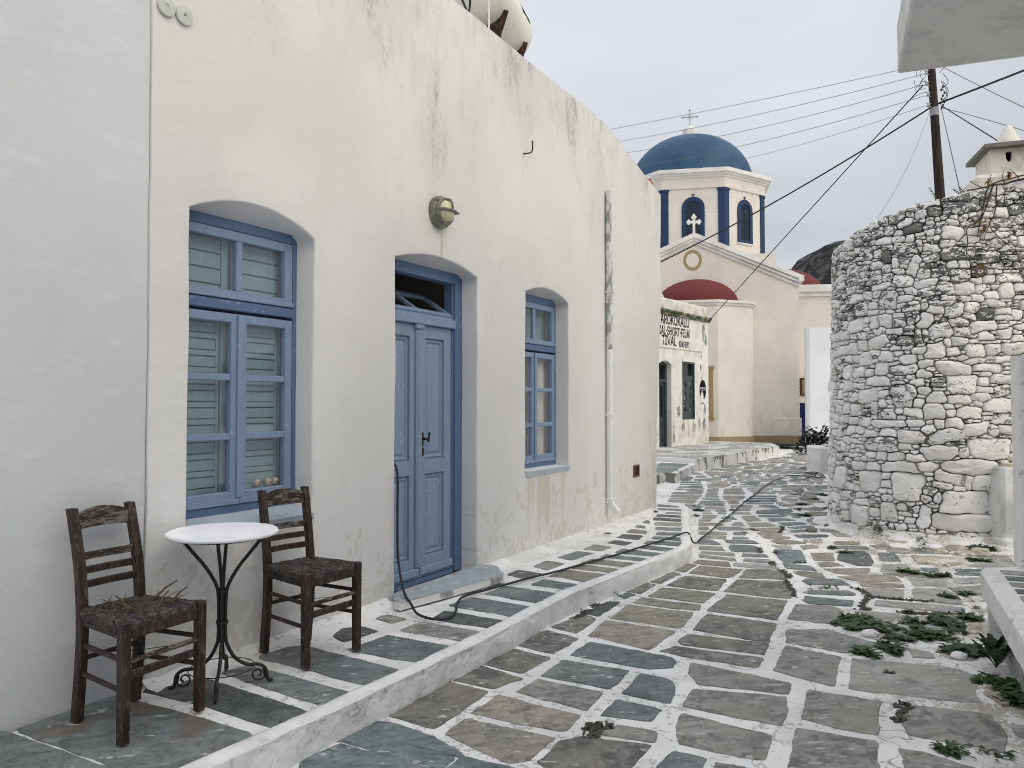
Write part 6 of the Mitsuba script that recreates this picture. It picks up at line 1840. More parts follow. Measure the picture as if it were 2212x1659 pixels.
wn = part(shop, 'window', SH.mesh(cat(bx(swn[0], swn[0] + .06, -.13, .012, swn[2], swn[3]), bx(swn[1] - .06, swn[1], -.13, .012, swn[2], swn[3]), bx(swn[0] + .06, swn[1] - .06, -.13, .012, swn[3] - .06, swn[3]), bx(swn[0] + .06, swn[1] - .06, -.13, .012, swn[2], swn[2] + .05), bx(swn[0] + .06, swn[1] - .06, -.13, -.02, 2.27, 2.33))), 'dark_green_paint')
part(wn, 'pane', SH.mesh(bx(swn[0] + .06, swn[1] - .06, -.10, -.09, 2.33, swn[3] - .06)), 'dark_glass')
c0_, c1_ = swn[0] + .062, swn[1] - .062
cm = (c0_ + c1_) / 2
for a, b in ((c0_, cm - .003), (cm + .003, c1_)):
    sh_ = part(wn, 'shutter', SH.mesh(cat(bx(a, a + .09, -.10, -.03, swn[2] + .05, 2.27), bx(b - .09, b, -.10, -.03, swn[2] + .05, 2.27), *[bx(a + .09, b - .09, -.10, -.03, z0, z1) for z0, z1 in ((1.09, 1.24), (1.50, 1.59), (1.83, 1.92), (2.15, 2.27))])), 'dark_green_paint')
    for z0, z1 in ((1.24, 1.50), (1.59, 1.83), (1.92, 2.15)):
        part(sh_, 'panel', SH.mesh(bx(a + .09, b - .09, -.09, -.055, z0, z1)), 'shutter_panel')


def shop_text(t, s_right, z, h, width, dep=.004, drop=()):
    m = meshkit.text_mesh(t, h, dep, True)
    k = width / (m.bounds[1][0] - m.bounds[0][0])
    v = m.vertices.copy()
    v[:, 0] = (v[:, 0] - m.bounds[1][0]) * k + s_right
    loc = np.stack([v[:, 0], v[:, 2] + .001, v[:, 1] + z], 1)
    return SH.mesh(raw(loc, m.faces[:, ::-1]))


sgn = part(shop, 'painted_letters', cat(shop_text('AROKOKALU', -1.36, 3.755, .27, 1.83)), 'lettering_black', label='worn black painted letters, first line')
part(shop, 'painted_letters', cat(shop_text('IAL\u00b7SHORT\u00b7FILM', -1.34, 3.45, .24, 1.92)), 'lettering_black', label='worn black painted letters, second line')
part(shop, 'painted_letters', cat(shop_text('TIVAL', -2.20, 3.165, .26, .92), shop_text('KING\u00b7SEPT', -1.37, 3.15, .17, .66)), 'lettering_worn', label='worn black painted letters, third line')
th_ = np.linspace(0, 2 * math.pi, 33)[:-1]
disc = [(-.42 + .235 * math.cos(a), 1.93 + .30 * math.sin(a)) for a in th_]
gd = Polygon(disc).difference(Polygon([(-.52, 1.86), (-.47, 1.93), (-.43, 1.83), (-.38, 1.80), (-.35, 1.60), (-.56, 1.60), (-.60, 1.72)]))
gd = gd.difference(Polygon([(-.62, 1.925), (-.2, 1.925), (-.2, 1.915), (-.62, 1.915)]))
part(shop, 'round_sign', SH.mesh(upright(gd, 0.0, .006)), 'lettering_black', label='torn round black sign with white letters')
part(shop, 'sign_letters', cat(shop_text('KYKLOS', -.225, 1.945, .065, .37, .008)), 'white_print')
part(shop, 'small_print', cat(shop_text('kyklos', -.30, 1.50, .04, .26, .003)), 'lettering_worn')

# ---------------------------------------------------------------- the church
CH = Frame((9.872, 26.401, 0), (0.982, -0.191), (0.191, 0.982))     # e: to the right along the gable, f: inwards
church = thing('church', 'cream church with a blue dome on an octagonal drum and a red apse roof', 'church')
AX = -3.5
half = 3.5
base = 0.10


def gable_outline(dz=0.0, grow=0.0):
    return [(AX - half - grow, base), (AX + half + grow, base), (AX + half + grow, 5.66 + dz), (AX, 7.27 + dz), (AX - half - grow, 5.66 + dz)]


part(church, 'gable_wall', CH.mesh(upright(gable_outline(), 0.0, 8.0)), 'church_cream')
part(church, 'plinth', CH.mesh(cat(bx(AX - half - .03, AX + half + .03, -.045, .30, base, .40, .005))), 'ochre_trim')
part(church, 'corner_pier', CH.mesh(cat(bx(AX + half - .9, AX + half + .055, -.025, .30, .40, 1.02, .02))), 'church_cream')


def rake(lo, hi, out, z0, z1):
    """A band along both slopes of the gable, level at its feet."""
    s = (7.27 - 5.66) / half
    top = [(AX - half - lo, 5.66 + z1 - .02), (AX, 7.27 + z1), (AX + half + lo, 5.66 + z1 - .02)]
    bot = [(AX + half + lo, 5.66 + z0 - .02), (AX, 7.27 + z0), (AX - half - lo, 5.66 + z0 - .02)]
    return upright(top + bot, -out, .02)


part(church, 'gable_cornice', CH.mesh(cat(rake(.03, 0, .07, -.12, -.02), rake(.08, 0, .14, -.018, .08), rake(.14, 0, .20, .082, .25), bx(AX + half - .02, AX + half + .15, -.2, 7.9, 5.70, 5.90), bx(AX + half - .02, AX + half + .08, -.1, 7.9, 5.60, 5.70))), 'church_trim')
part(church, 'oculus_ring', CH.mesh(moved(trimesh.creation.annulus(.22, .325, .07, sections=40), (0, 0, 0)).apply_transform(np.array([[1, 0, 0, -3.555], [0, 0, -1, .03], [0, 1.15, 0, 6.575], [0, 0, 0, 1]]))), 'ring_ochre', 40)


def trefoil_cross(h, w, t):
    g = unary_union([sbox(-t, 0, t, h * .92), sbox(-w * .86, h * .60 - t, w * .86, h * .60 + t)] + [shapely.Point(x, z).buffer(t * 1.15) for x, z in ((-w * .90, h * .60), (w * .90, h * .60), (0, h * .93), (-w * .76, h * .60 + t * 1.1), (-w * .76, h * .60 - t * 1.1), (w * .76, h * .60 + t * 1.1), (w * .76, h * .60 - t * 1.1), (-t * 1.1, h * .83), (t * 1.1, h * .83))] + [shapely.Point(0, h * .6).buffer(t * 1.8)])
    return g


g = trefoil_cross(.72, .23, .042)
m = upright(g, -.03, .03)
m.apply_translation([AX, .0, 7.50])
part(church, 'gable_cross', CH.mesh(m), 'church_trim', label='white trefoil cross on the gable')
# apse
OA = 1.45
he = OA * math.tan(math.pi / 8)
oct_ = [(AX - OA, .05), (AX - OA, -he * .0 - .25), (AX - he - .28, -OA), (AX + he + .28, -OA), (AX + OA + .42, -.25), (AX + OA + .42, .05)]
oct_ = [(AX - 1.95, .05), (AX - 1.95, -.22), (AX - .70, -1.40), (AX + .70, -1.40), (AX + 1.80, -.70), (AX + 1.95, -.22), (AX + 1.95, .05)]
part(church, 'apse', CH.mesh(prism(oct_, base, 4.90)), 'church_cream')
part(church, 'apse_plinth', CH.mesh(prism(Polygon(oct_).buffer(.04, join_style=2), base, .40)), 'ochre_trim')
part(church, 'apse_cornice', CH.mesh(cat(prism(Polygon(oct_).buffer(.05, join_style=2), 4.80, 4.88), prism(Polygon(oct_).buffer(.10, join_style=2), 4.881, 4.97))), 'church_cream')
hd = lathe([(1.42 * math.cos(a) + .0, 4.97 + .90 * math.sin(a)) for a in np.linspace(0, math.pi / 2 - .02, 14)] + [(0, 5.87)], 48)
part(church, 'apse_roof', CH.mesh(moved(hd, (AX + .08, 0, 0))), 'roof_red', 40)
sw_ = part(church, 'apse_window', CH.mesh(cat(bx(AX - .53, AX - .36, -1.46, -1.39, 1.04, 2.66), bx(AX + .36, AX + .53, -1.46, -1.39, 1.04, 2.66), bx(AX - .57, AX + .57, -1.48, -1.39, 2.661, 2.76), bx(AX - .57, AX + .57, -1.48, -1.39, .96, 1.039))), 'ochre_trim')
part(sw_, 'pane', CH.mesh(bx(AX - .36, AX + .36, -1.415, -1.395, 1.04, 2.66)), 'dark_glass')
# drum
DA = 2.75
DC = (AX + .05, 1.8 + DA)


def octo(ap):
    R_ = ap / math.cos(math.pi / 8)
    return [(DC[0] + R_ * math.cos(math.pi / 8 + k * math.pi / 4), DC[1] + R_ * math.sin(math.pi / 8 + k * math.pi / 4)) for k in range(8)]


part(church, 'drum_base', CH.mesh(cat(bx(DC[0] - 2.95, DC[0] + 2.95, DC[1] - 2.85, DC[1] + 2.95, 5.2, 7.05))), 'church_cream')
part(church, 'drum', CH.mesh(prism(octo(DA), 7.05, 9.62)), 'church_cream')
part(church, 'frieze', CH.mesh(prism(octo(DA + .06), 9.62, 10.02)), 'church_cream')
part(church, 'drum_cornice', CH.mesh(cat(prism(octo(DA + .12), 10.02, 10.09), prism(octo(DA + .20), 10.091, 10.16), prism(octo(DA + .30), 10.161, 10.30))), 'church_trim')
for k in range(8):
    a = math.pi / 8 + k * math.pi / 4
    R_ = DA / math.cos(math.pi / 8)
    cx_, cy_ = DC[0] + R_ * math.cos(a), DC[1] + R_ * math.sin(a)
    ta, tb = a + math.pi / 2 + math.pi / 8, a - math.pi / 2 - math.pi / 8
    P_ = Polygon([(cx_ + .19 * math.cos(ta), cy_ + .19 * math.sin(ta)), (cx_, cy_), (cx_ + .19 * math.cos(tb), cy_ + .19 * math.sin(tb)), (cx_ - .4 * math.cos(a), cy_ - .4 * math.sin(a))]).buffer(.035, join_style=2)
    part(church, 'pilaster', CH.mesh(cat(prism(P_, 7.06, 9.52), prism(P_.buffer(.025, join_style=2), 9.521, 9.60))), 'navy_paint')


def arched(w, z0, zs, n=14):
    return [(-w, z0), (w, z0)] + [(w * math.cos(a), zs + w * math.sin(a)) for a in np.linspace(0, math.pi, n)]


for k in range(8):
    nrm = -math.pi / 2 + k * math.pi / 4
    FR = Frame(CH.p(DC[0] + DA * math.cos(nrm), DC[1] + DA * math.sin(nrm), 0), CH.e * (-math.sin(nrm)) + CH.f * math.cos(nrm), -(CH.e * math.cos(nrm) + CH.f * math.sin(nrm)))
    # local: along the face, inwards, up
    w = .42
    o = Polygon(arched(.42, 7.62, 8.88))
    i_ = Polygon(arched(.26, 7.74, 8.88))
    win = part(church, 'drum_window', FR.mesh(upright(o.difference(i_), -.05, .03)), 'navy_paint')
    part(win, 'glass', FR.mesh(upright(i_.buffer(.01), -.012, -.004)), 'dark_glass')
    bars = [bx(-.012, .012, -.03, -.012, 7.74, 8.80), bx(-.10, -.085, -.028, -.012, 7.74, 8.80), bx(.085, .10, -.028, -.012, 7.74, 8.80)] + [bx(-.26, .26, -.028, -.0125, z, z + .022) for z in (8.02, 8.30, 8.58, 8.82)]
    for t in (30, 60, 90, 120, 150):
        bars.append(beam((0, -.02, 8.84), (.25 * math.cos(math.radians(t)), -.02, 8.84 + .28 * math.sin(math.radians(t))), .018, .018, 0))
    part(win, 'bars', FR.mesh(cat(*bars)), 'navy_paint')
    part(win, 'cross', FR.mesh(cat(bx(-.016, .016, -.03, -.008, 9.30, 9.42), bx(-.055, .055, -.03, -.008, 9.372, 9.402))), 'navy_paint')
    part(win, 'sill', FR.mesh(bx(-.46, .46, -.07, .02, 7.575, 7.62)), 'church_trim')
dome = [(2.50, 10.2)] + [(2.50 * math.cos(a) ** .92, 10.30 + 2.18 * math.sin(a)) for a in np.linspace(0, math.pi / 2 - .03, 26)] + [(0, 12.48)]
part(church, 'dome', CH.mesh(moved(lathe(dome, 72), (DC[0], DC[1], 0))), 'dome_blue', 40)
part(church, 'lantern', CH.mesh(cat(moved(cat(prism([(.32 * math.cos(a), .32 * math.sin(a)) for a in np.linspace(math.pi / 8, 2 * math.pi + math.pi / 8, 9)[:-1]], 12.3, 12.80), lathe([(0, 12.79), (.22, 12.80), (.19, 12.89), (.10, 12.95), (0, 12.96)], 20)), (DC[0], DC[1], 0)))), 'church_trim')
cr = [beam((0, 0, 12.9), (0, 0, 13.66), .035, .035), beam((-.30, 0, 13.36), (.30, 0, 13.36), .035, .035)] + [moved(trimesh.creation.icosphere(1, .042), q) for q in ((-.30, 0, 13.36), (.30, 0, 13.36), (0, 0, 13.64))] + [beam((-.09, 0, 13.27), (.09, 0, 13.45), .015, .015), beam((.09, 0, 13.27), (-.09, 0, 13.45), .015, .015)]
part(church, 'dome_cross', CH.mesh(moved(cat(*cr), (DC[0], DC[1], 0))), 'metal_cross', label='thin metal cross on top of the dome')
# side wing with its red vault, vent and blue door
part(church, 'wing', CH.mesh(bx(.0, 4.5, 2.0, 7.5, base, 5.45)), 'church_cream')
part(church, 'wing_cornice', CH.mesh(cat(bx(.0, 4.6, 1.90, 7.6, 5.451, 5.60), bx(.0, 4.7, 1.80, 7.7, 5.601, 5.86))), 'church_trim')
vp = lathe([(1.75 * math.cos(a), 5.85 + 1.0 * math.sin(a)) for a in np.linspace(0, math.pi / 2 - .02, 12)] + [(0, 6.85)], 40)
part(church, 'wing_roof', CH.mesh(moved(vp, (-.15, 4.2, 0))), 'roof_red', 40)
vt = part(church, 'vent_frame', CH.mesh(cat(bx(.32, .42, 1.93, 2.0, 1.80, 2.45), bx(.94, 1.0, 1.93, 2.0, 1.80, 2.45), bx(.42, .94, 1.93, 2.0, 1.80, 1.86), bx(.42, .94, 1.93, 2.0, 2.40, 2.45))), 'vent_brown')
part(vt, 'grille', CH.mesh(cat(bx(.42, .94, 1.975, 1.985, 1.86, 2.40), *[bx(.43, .93, 1.955, 1.975, z, z + .022) for z in np.arange(1.88, 2.39, .062)], bx(.56, .58, 1.95, 1.97, 1.86, 2.40), bx(.42, .44, 1.95, 1.97, 1.86, 2.40))), 'ring_ochre')
part(church, 'blue_panel', CH.mesh(bx(.10, 1.3, 1.94, 2.0, .15, 1.53)), 'deep_blue', label='deep blue painted panel in the narrow gap')
part(church, 'mat', CH.mesh(bx(-1.9, 1.5, -.9, -.05, .10, .135)), 'navy_mat')

# ---------------------------------------------------------------- far hill
hx = np.linspace(-200, 900, 120)
hy = np.linspace(420, 900, 40)
X, Y = np.meshgrid(hx, hy, indexing='ij')
ridge = 97 * np.exp(-((X - 262) / 62) ** 2) + 82 * np.exp(-((X - 350) / 100) ** 2)
prof = np.clip((Y - 420) / 230, 0, 1)
Zh = ridge * np.sin(prof * math.pi / 2) * np.where(Y > 680, np.clip(1 - (Y - 680) / 260, 0, 1), 1) + 20 * (meshkit.fbm(np.stack([X / 34, Y / 34, X * 0], -1), 5, seed=2) - .5) * prof - 2
struct('hill', grid_mesh(np.stack([X, Y, Zh], -1)), 'hill_rock', False)
# ---------------------------------------------------------------- chairs and table
mat('balcony_white', bump(flat(proc(lambda p, n, uv: mix((0.70, 0.695, 0.675), (0.56, 0.56, 0.545), smoothstep(0.4, 0.7, 0.6 * fbm(p.x * 4, p.y * 4, p.z * 1.4, 4) + 0.4 * fbm(p.x * 30, p.y * 30, p.z * 14, 3))))), rough_plaster, 0.006))
mat('shutter_panel', flat(proc(lambda p, n, uv: mix((0.055, 0.072, 0.07), (0.30, 0.30, 0.28), smoothstep(0.56, 0.60, fbm(p.x * 9, p.y * 9, p.z * 9, 3))))))
mat('lettering_worn', flat(proc(lambda p, n, uv: mix((0.02, 0.02, 0.022), (0.62, 0.61, 0.58), smoothstep(0.66, 0.685, fbm(p.x * 11, p.y * 11, p.z * 13, 3))))))
mat('white_print', flat((0.72, 0.71, 0.68)))
mat('vent_brown', flat((0.060, 0.022, 0.016), 0.6))
mat('navy_mat', flat((0.02, 0.028, 0.05), 0.9))


def rush_seat(C4, zt):
    """Cords run from each rail over its edge to the diagonals. C4: back-left, front-left, front-right, back-right."""
    C4 = [V(*c, 0) for c in C4]
    c = sum(C4) / 4
    L = []
    r = np.random.default_rng(int(abs(c[0]) * 1000))
    for i in range(4):
        a, b = C4[i], C4[(i + 1) % 4]
        n = int(np.linalg.norm(b - a) / .0125)
        for k in range(n):
            t = (k + .5) / n
            e = a + (b - a) * t
            inw = unit(c - (a + b) / 2)
            depth = np.linalg.norm(c - (a + b) / 2) * (1 - abs(2 * t - 1)) + .004
            rr = .0078 * r.uniform(.8, 1.15)
            sag = .012
            P = [e - inw * .002 + V(0, 0, zt - .046), e - inw * .012 + V(0, 0, zt - .022), e - inw * .004 + V(0, 0, zt - .003), e + inw * .016 + V(0, 0, zt + r.uniform(-.002, .003))]
            if depth > .03:
                P += [e + inw * depth * .6 + V(*r.normal(0, .002, 2), zt - sag * .5 + r.uniform(-.003, .003)), e + inw * depth + V(0, 0, zt - sag)]
            L.append(tube(P, rr, 6))
    core = prism([tuple((q + (c - q) * .05)[:2]) for q in C4], zt - .04, zt - .012)
    return cat(L + [core])


def chair(label, A, B, C, D, zf, loose, seed, tall=.893, lean=.072):
    """A ladder-back taverna chair: feet at A back-left, B front-left, C front-right, D back-right."""
    r = np.random.default_rng(seed)
    A, B, C, D = (V(*q, zf) for q in (A, B, C, D))
    fwd = unit((B + C) / 2 - (A + D) / 2)
    k = thing('ladder_back_chair', label, 'chair', None)
    up = V(0, 0, 1)
    for q in (B, C):
        ax = fwd
        m = bx(-.021, .021, -.021, .021, 0, .478, .004)
        v = m.vertices
        v[:, :2] *= (1 - .12 * (1 - v[:, 2:] / .478))
        sd = unit(np.cross(up, fwd))
        part(k, 'front_leg', moved(m, q, np.stack([fwd, sd, up], 1)), 'chair_wood')
    side = unit((D - A) - fwd * np.dot(D - A, fwd))
    posts = []
    for q in (A, D):
        path = [q - fwd * .020, q + fwd * .004 + up * .25, q + fwd * .008 + up * .44, q - fwd * .018 + up * .66, q - fwd * lean + up * tall]
        path = smooth_path(path, 4)
        posts.append(path)
        w = .019
        v = []
        for i, p in enumerate(path):
            t = i / (len(path) - 1)
            a, b = .0215 - .003 * t, .019
            v += [p + fwd * x * a + side * y * b for x, y in ((-.8, -1), (.8, -1), (1, -.8), (1, .8), (.8, 1), (-.8, 1), (-1, .8), (-1, -.8))]
        n = len(path)
        F = []
        for i in range(n - 1):
            for j in range(8):
                a, b = i * 8 + j, i * 8 + (j + 1) % 8
                F += [[a, b, b + 8], [a, b + 8, a + 8]]
        v += [path[0], path[-1] + up * .004]
        for j in range(8):
            F += [[len(v) - 2, (j + 1) % 8, j], [len(v) - 1, (n - 1) * 8 + j, (n - 1) * 8 + (j + 1) % 8]]
        m = raw(v, F)
        if m.volume < 0:
            m.invert()
        part(k, 'back_post', m, 'chair_wood')

    def at(path, h):
        z = path[:, 2] - zf
        return np.array([np.interp(h, z, path[:, i]) for i in range(3)])
    # crest rail with an arched top, bowed a little backwards
    a, b = at(posts[0], tall - .058), at(posts[1], tall - .058)
    ss = np.linspace(0, 1, 13)
    lo, hi = [], []
    for s in ss:
        p = a + (b - a) * s - fwd * .016 * math.sin(math.pi * s)
        arch = .028 + .030 * math.sin(math.pi * min(1, max(0, (s - .04) / .92))) ** .8
        lo.append(p - up * (.034 - .006 * math.sin(math.pi * s)))
        hi.append(p + up * arch)
    v, F = [], []
    for p, q in zip(lo, hi):
        v += [p - fwd * .010, p + fwd * .010, q + fwd * .008, q - fwd * .008]
    for i in range(len(ss) - 1):
        for j in range(4):
            x, y = 4 * i + j, 4 * i + (j + 1) % 4
            F += [[x, y, y + 4], [x, y + 4, x + 4]]
    m = raw(v, F)
    if m.volume < 0:
        m.invert()
    part(k, 'crest_rail', m, 'worn_chair_wood', 30, label='greyed arched crest rail, its finish worn off')
    for i, h in enumerate((tall - .203, tall - .261, tall - .319)):
        a, b = at(posts[0], h), at(posts[1], h)
        mid = (a + b) / 2 - fwd * .010
        part(k, 'back_slat', cat(beam(a, mid, .013, .032, .003, up), beam(mid, b, .013, .032, .003, up)), 'worn_chair_wood' if i == 0 else 'chair_wood')
    z = lambda q, h: q + up * h
    part(k, 'seat_rail', beam(z(B, .425), z(C, .425), .020, .042, .004), 'chair_wood')
    part(k, 'seat_rail', beam(z(A, .425), z(B, .425), .020, .036, .004), 'chair_wood')
    part(k, 'seat_rail', beam(z(D, .425), z(C, .425), .020, .036, .004), 'chair_wood')
    part(k, 'seat_rail', beam(z(A, .425), z(D, .425), .020, .036, .004), 'chair_wood')
    part(k, 'front_stretcher', tube([z(B, .315), z((B + C) / 2, .316), z(C, .315)], .011, 10), 'worn_chair_wood')
    part(k, 'front_stretcher', beam(z(B, .262), z(C, .262), .014, .034, .003), 'chair_wood')
    for p, q in ((A, B), (D, C)):
        part(k, 'side_stretcher', beam(z(p, .325), z(q, .325), .014, .020, .003), 'chair_wood')
        part(k, 'side_stretcher', beam(z(p, .205), z(q, .205), .014, .020, .003), 'chair_wood')
    part(k, 'back_stretcher', beam(z(A, .262), z(D, .262), .014, .020, .003), 'chair_wood')
    w0 = (A + B) / 2
    part(k, 'brace_wire', tube([z(A, .29), z(A * .5 + C * .5, .283), z(C, .30)], .0016, 4), 'iron')
    out = lambda q: (q - (A + B + C + D) / 4)
    cor = [(q + out(q) * .02) for q in (A, B, C, D)]
    cor = [cor[0] + fwd * .012, cor[1] - fwd * .010, cor[2] - fwd * .010, cor[3] + fwd * .012]
    seat = part(k, 'rush_seat', rush_seat([tuple(q[:2]) for q in cor], zf + .472), 'rush', 50)
    cen = (A + B + C + D) / 4
    S = []
    for i in range(loose):
        a_ = r.uniform(0, 2 * math.pi)
        d_ = V(math.cos(a_), math.sin(a_), 0)
        p = cen + V(r.uniform(-.15, .15), r.uniform(-.15, .15), zf * 0 + .474)
        l = r.uniform(.02, .07)
        S.append(tube([p, p + d_ * l * .5 + up * l * .22, p + d_ * l + up * l * r.uniform(.1, .6)], [.0028, .0024, .0012], 5))
    if loose > 20:
        for p, q in (((.02, .10), (.10, .02, .085)), ((.12, .06), (.05, .05, .06)), ((-.02, -.04), (-.07, .03, .05)), ((.10, -.02), (.02, .05, .06))):
            a_ = cen + V(p[0], p[1], .474)
            S.append(tube([a_, a_ + V(*q) * .5 + up * .01, a_ + V(*q)], [.0055, .005, .003], 6))
    if S:
        part(seat, 'loose_straw', cat(S), 'straw', kind='stuff')
    return k


chair('nearer ladder-back chair with a frayed rush seat, leftmost by the bluish wall', (-1.826, 3.286), (-1.533, 3.066), (-1.368, 3.399), (-1.695, 3.520), .150, 34, 1, .890, .078)
chair('farther ladder-back chair with a tidy rush seat, right of the marble table', (-1.326, 4.187), (-1.046, 3.933), (-0.849, 4.234), (-1.150, 4.400), .150, 6, 2, .868, .05)

tc = V(-1.388, 3.712, .150)
tb = thing('marble_table', 'round white marble table on a black wrought iron foot', 'table')
part(tb, 'top', lathe([(0, .711), (.243, .711), (.253, .716), (.256, .724), (.253, .732), (.245, .736), (0, .736)], 64, tc), 'marble', 35)
part(tb, 'ring', moved(trimesh.creation.annulus(.165, .18, .010, sections=40), tc + V(0, 0, .702)), 'iron')
base_a = math.radians(14)
for i in range(4):
    a = base_a + i * math.pi / 2
    d = V(math.cos(a), math.sin(a), 0)
    P = [d * .185 + V(0, 0, .700), d * .150 + V(0, 0, .655), d * .075 + V(0, 0, .560), d * .028 + V(0, 0, .475), d * .016 + V(0, 0, .40), d * .016 + V(0, 0, .24), d * .026 + V(0, 0, .185), d * .060 + V(0, 0, .125), d * .115 + V(0, 0, .088), d * .165 + V(0, 0, .085), d * .198 + V(0, 0, .064), d * .206 + V(0, 0, .030), d * .214 + V(0, 0, .008), d * .234 + V(0, 0, .006)]
    part(tb, 'leg_rod', tube([tc + p for p in smooth_path(P, 5)], .0085, 8), 'iron', True)
    sc = [d * .190 + V(0, 0, .060)]
    for t in np.linspace(0, 1, 16):
        rr = .034 * (1 - .72 * t)
        th = -.5 - t * 7.2
        sc.append(d * (.166 + rr * math.cos(th)) + V(0, 0, .040 + rr * math.sin(th)))
    part(tb, 'scroll', tube([tc + p for p in smooth_path(sc, 3)], .0045, 6), 'iron', True)
for z in (.440, .290):
    part(tb, 'collar', moved(lathe([(.022, 0), (.028, 0), (.028, .016), (.022, .016)], 16), tc + V(0, 0, z)), 'iron')
part(tb, 'cross_wire', tube([tc + V(math.cos(a) * .15, math.sin(a) * .15, .082) for a in np.linspace(0, 2 * math.pi, 33)], .0025, 5, False), 'iron')

# ---------------------------------------------------------------- cable across the pavement
cp = [HW.p(.012, -.06, 1.10), HW.p(.004, .012, 1.03), HW.p(.0, .020, .75), HW.p(.004, .022, .45), (-.742, 5.235, .270), (-.705, 5.13, .222), (-.66, 5.03, .200), (-.60, 4.91, .163), (-.49, 4.80, .160), (-.40, 4.82, .160), (-.363, 4.954, .160), (-.364, 5.204, .160), (-.327, 5.37, .160), (-.173, 5.562, .160), (.164, 5.958, .160), (.35, 6.146, .160), (.623, 6.483, .160), (.926, 6.842, .160), (1.274, 7.301, .160), (1.561, 7.65, .165), (1.771, 7.93, .172), (1.83, 7.99, .15), (1.88, 8.05, .06), (1.95, 8.18, .024), (2.071, 8.47, .022), (2.139, 8.60, .022), (2.327, 9.011, .022), (2.494, 9.39, .022), (2.731, 9.897, .022), (2.943, 10.36, .022), (3.216, 10.98, .022), (3.557, 11.74, .022), (3.92, 12.5, .022), (4.35, 13.45, .022), (4.67, 14.1, .022), (4.96, 14.68, .022), (5.29, 15.24, .022), (5.61, 15.78, .022), (5.78, 15.9, .022), (6.0, 15.86, .022)]
coil = [(6.0, 15.86, .022), (6.18, 16.25, .024), (6.41, 16.37, .026), (6.52, 16.37, .03), (6.17, 15.90, .034), (5.98, 15.67, .03), (5.87, 15.35, .026), (6.12, 15.62, .04), (6.26, 15.9, .044), (6.09, 15.45, .03), (6.24, 15.35, .026), (6.48, 16.37, .044), (6.2, 16.43, .03)]
solo('black_cable', tube(smooth_path(cp + coil[1:], 6), .0085, 8), 'cable_rubber', 'black cable running from the blue door across the pavement to a coil', 'cable', True)

# ---------------------------------------------------------------- utility pole and wires
pl = thing('utility_pole', 'dark leaning wooden utility pole behind the rubble wall', 'pole')
pa, pb = V(8.556, 15.0, 2.6), V(8.19, 15.0, 9.6)
ppath = np.array([pa + (pb - pa) * t for t in np.linspace(0, 1, 9)])
part(pl, 'shaft', tube(ppath, np.linspace(.113, .058, 9), 20), 'pole_wood', 40)
axp = lambda z: pa + (pb - pa) * (z - pa[2]) / (pb[2] - pa[2])
part(pl, 'band', tube([axp(7.16), axp(7.32)], .079, 20), 'zinc', 40)
for i, (x, z) in enumerate(((8.162, 8.009), (8.163, 7.789), (8.189, 7.574), (8.195, 7.364), (8.15, 8.22))):
    q = V(x - .02, 14.95, z)
    ins = part(pl, 'insulator', lathe([(0, -.028), (.026, -.028), (.030, -.012), (.020, 0), (.030, .012), (.026, .028), (0, .028)], 14, q), 'insulator', 40)
    part(ins, 'bracket', cat(beam(q + V(-.05, 0, .036), q + V(.09, .03, .036), .022, .010, .001), beam(q + V(-.05, 0, -.036), q + V(.09, .03, -.036), .022, .010, .001)), 'zinc')
r9 = np.random.default_rng(4)
jump = []
for i in range(9):
    a = V(8.12, 14.93, r9.uniform(7.3, 8.2))
    b = a + V(r9.uniform(-.35, -.05), 0, r9.uniform(-.4, .1))
    jump.append(tube(smooth_path([a, (a + b) / 2 + V(-.08, 0, r9.uniform(-.15, .05)), b], 6), .005, 5))
for i in range(5):
    a = V(8.40, 14.95, r9.uniform(7.2, 8.1))
    b = a + V(r9.uniform(.0, .1), 0, r9.uniform(.2, .5))
    jump.append(tube(smooth_path([a, (a + b) / 2 + V(.13, 0, 0), b], 6), .006, 5))
part(pl, 'jumper_wires', cat(jump), 'cable_rubber', kind='stuff')
fit = []
for i in range(8):
    fit.append(moved(lathe([(0, -.03), (.014, -.02), (.02, 0), (.014, .02), (0, .03)], 8), (8.43 + .03 * (i % 3), 14.95, 7.30 + .06 * i)))
part(pl, 'clamps', cat(fit), 'cable_rubber', kind='stuff')


def sag(pts, n=24):
    p = np.asarray(pts, float)
    d = np.concatenate([[0], np.cumsum(np.linalg.norm(np.diff(p, axis=0), axis=1))])
    t = np.linspace(0, d[-1], n)
    if len(p) > 2:
        co = [np.polyfit(d, p[:, i], 2) for i in range(3)]
        q = np.stack([np.polyval(c, t) for c in co], 1)
        e0, e1 = p[0] - q[0], p[-1] - q[-1]
        return q + e0 * (1 - t / d[-1])[:, None] + e1 * (t / d[-1])[:, None]
    return np.array([p[0] + (p[1] - p[0]) * x for x in t / d[-1]])


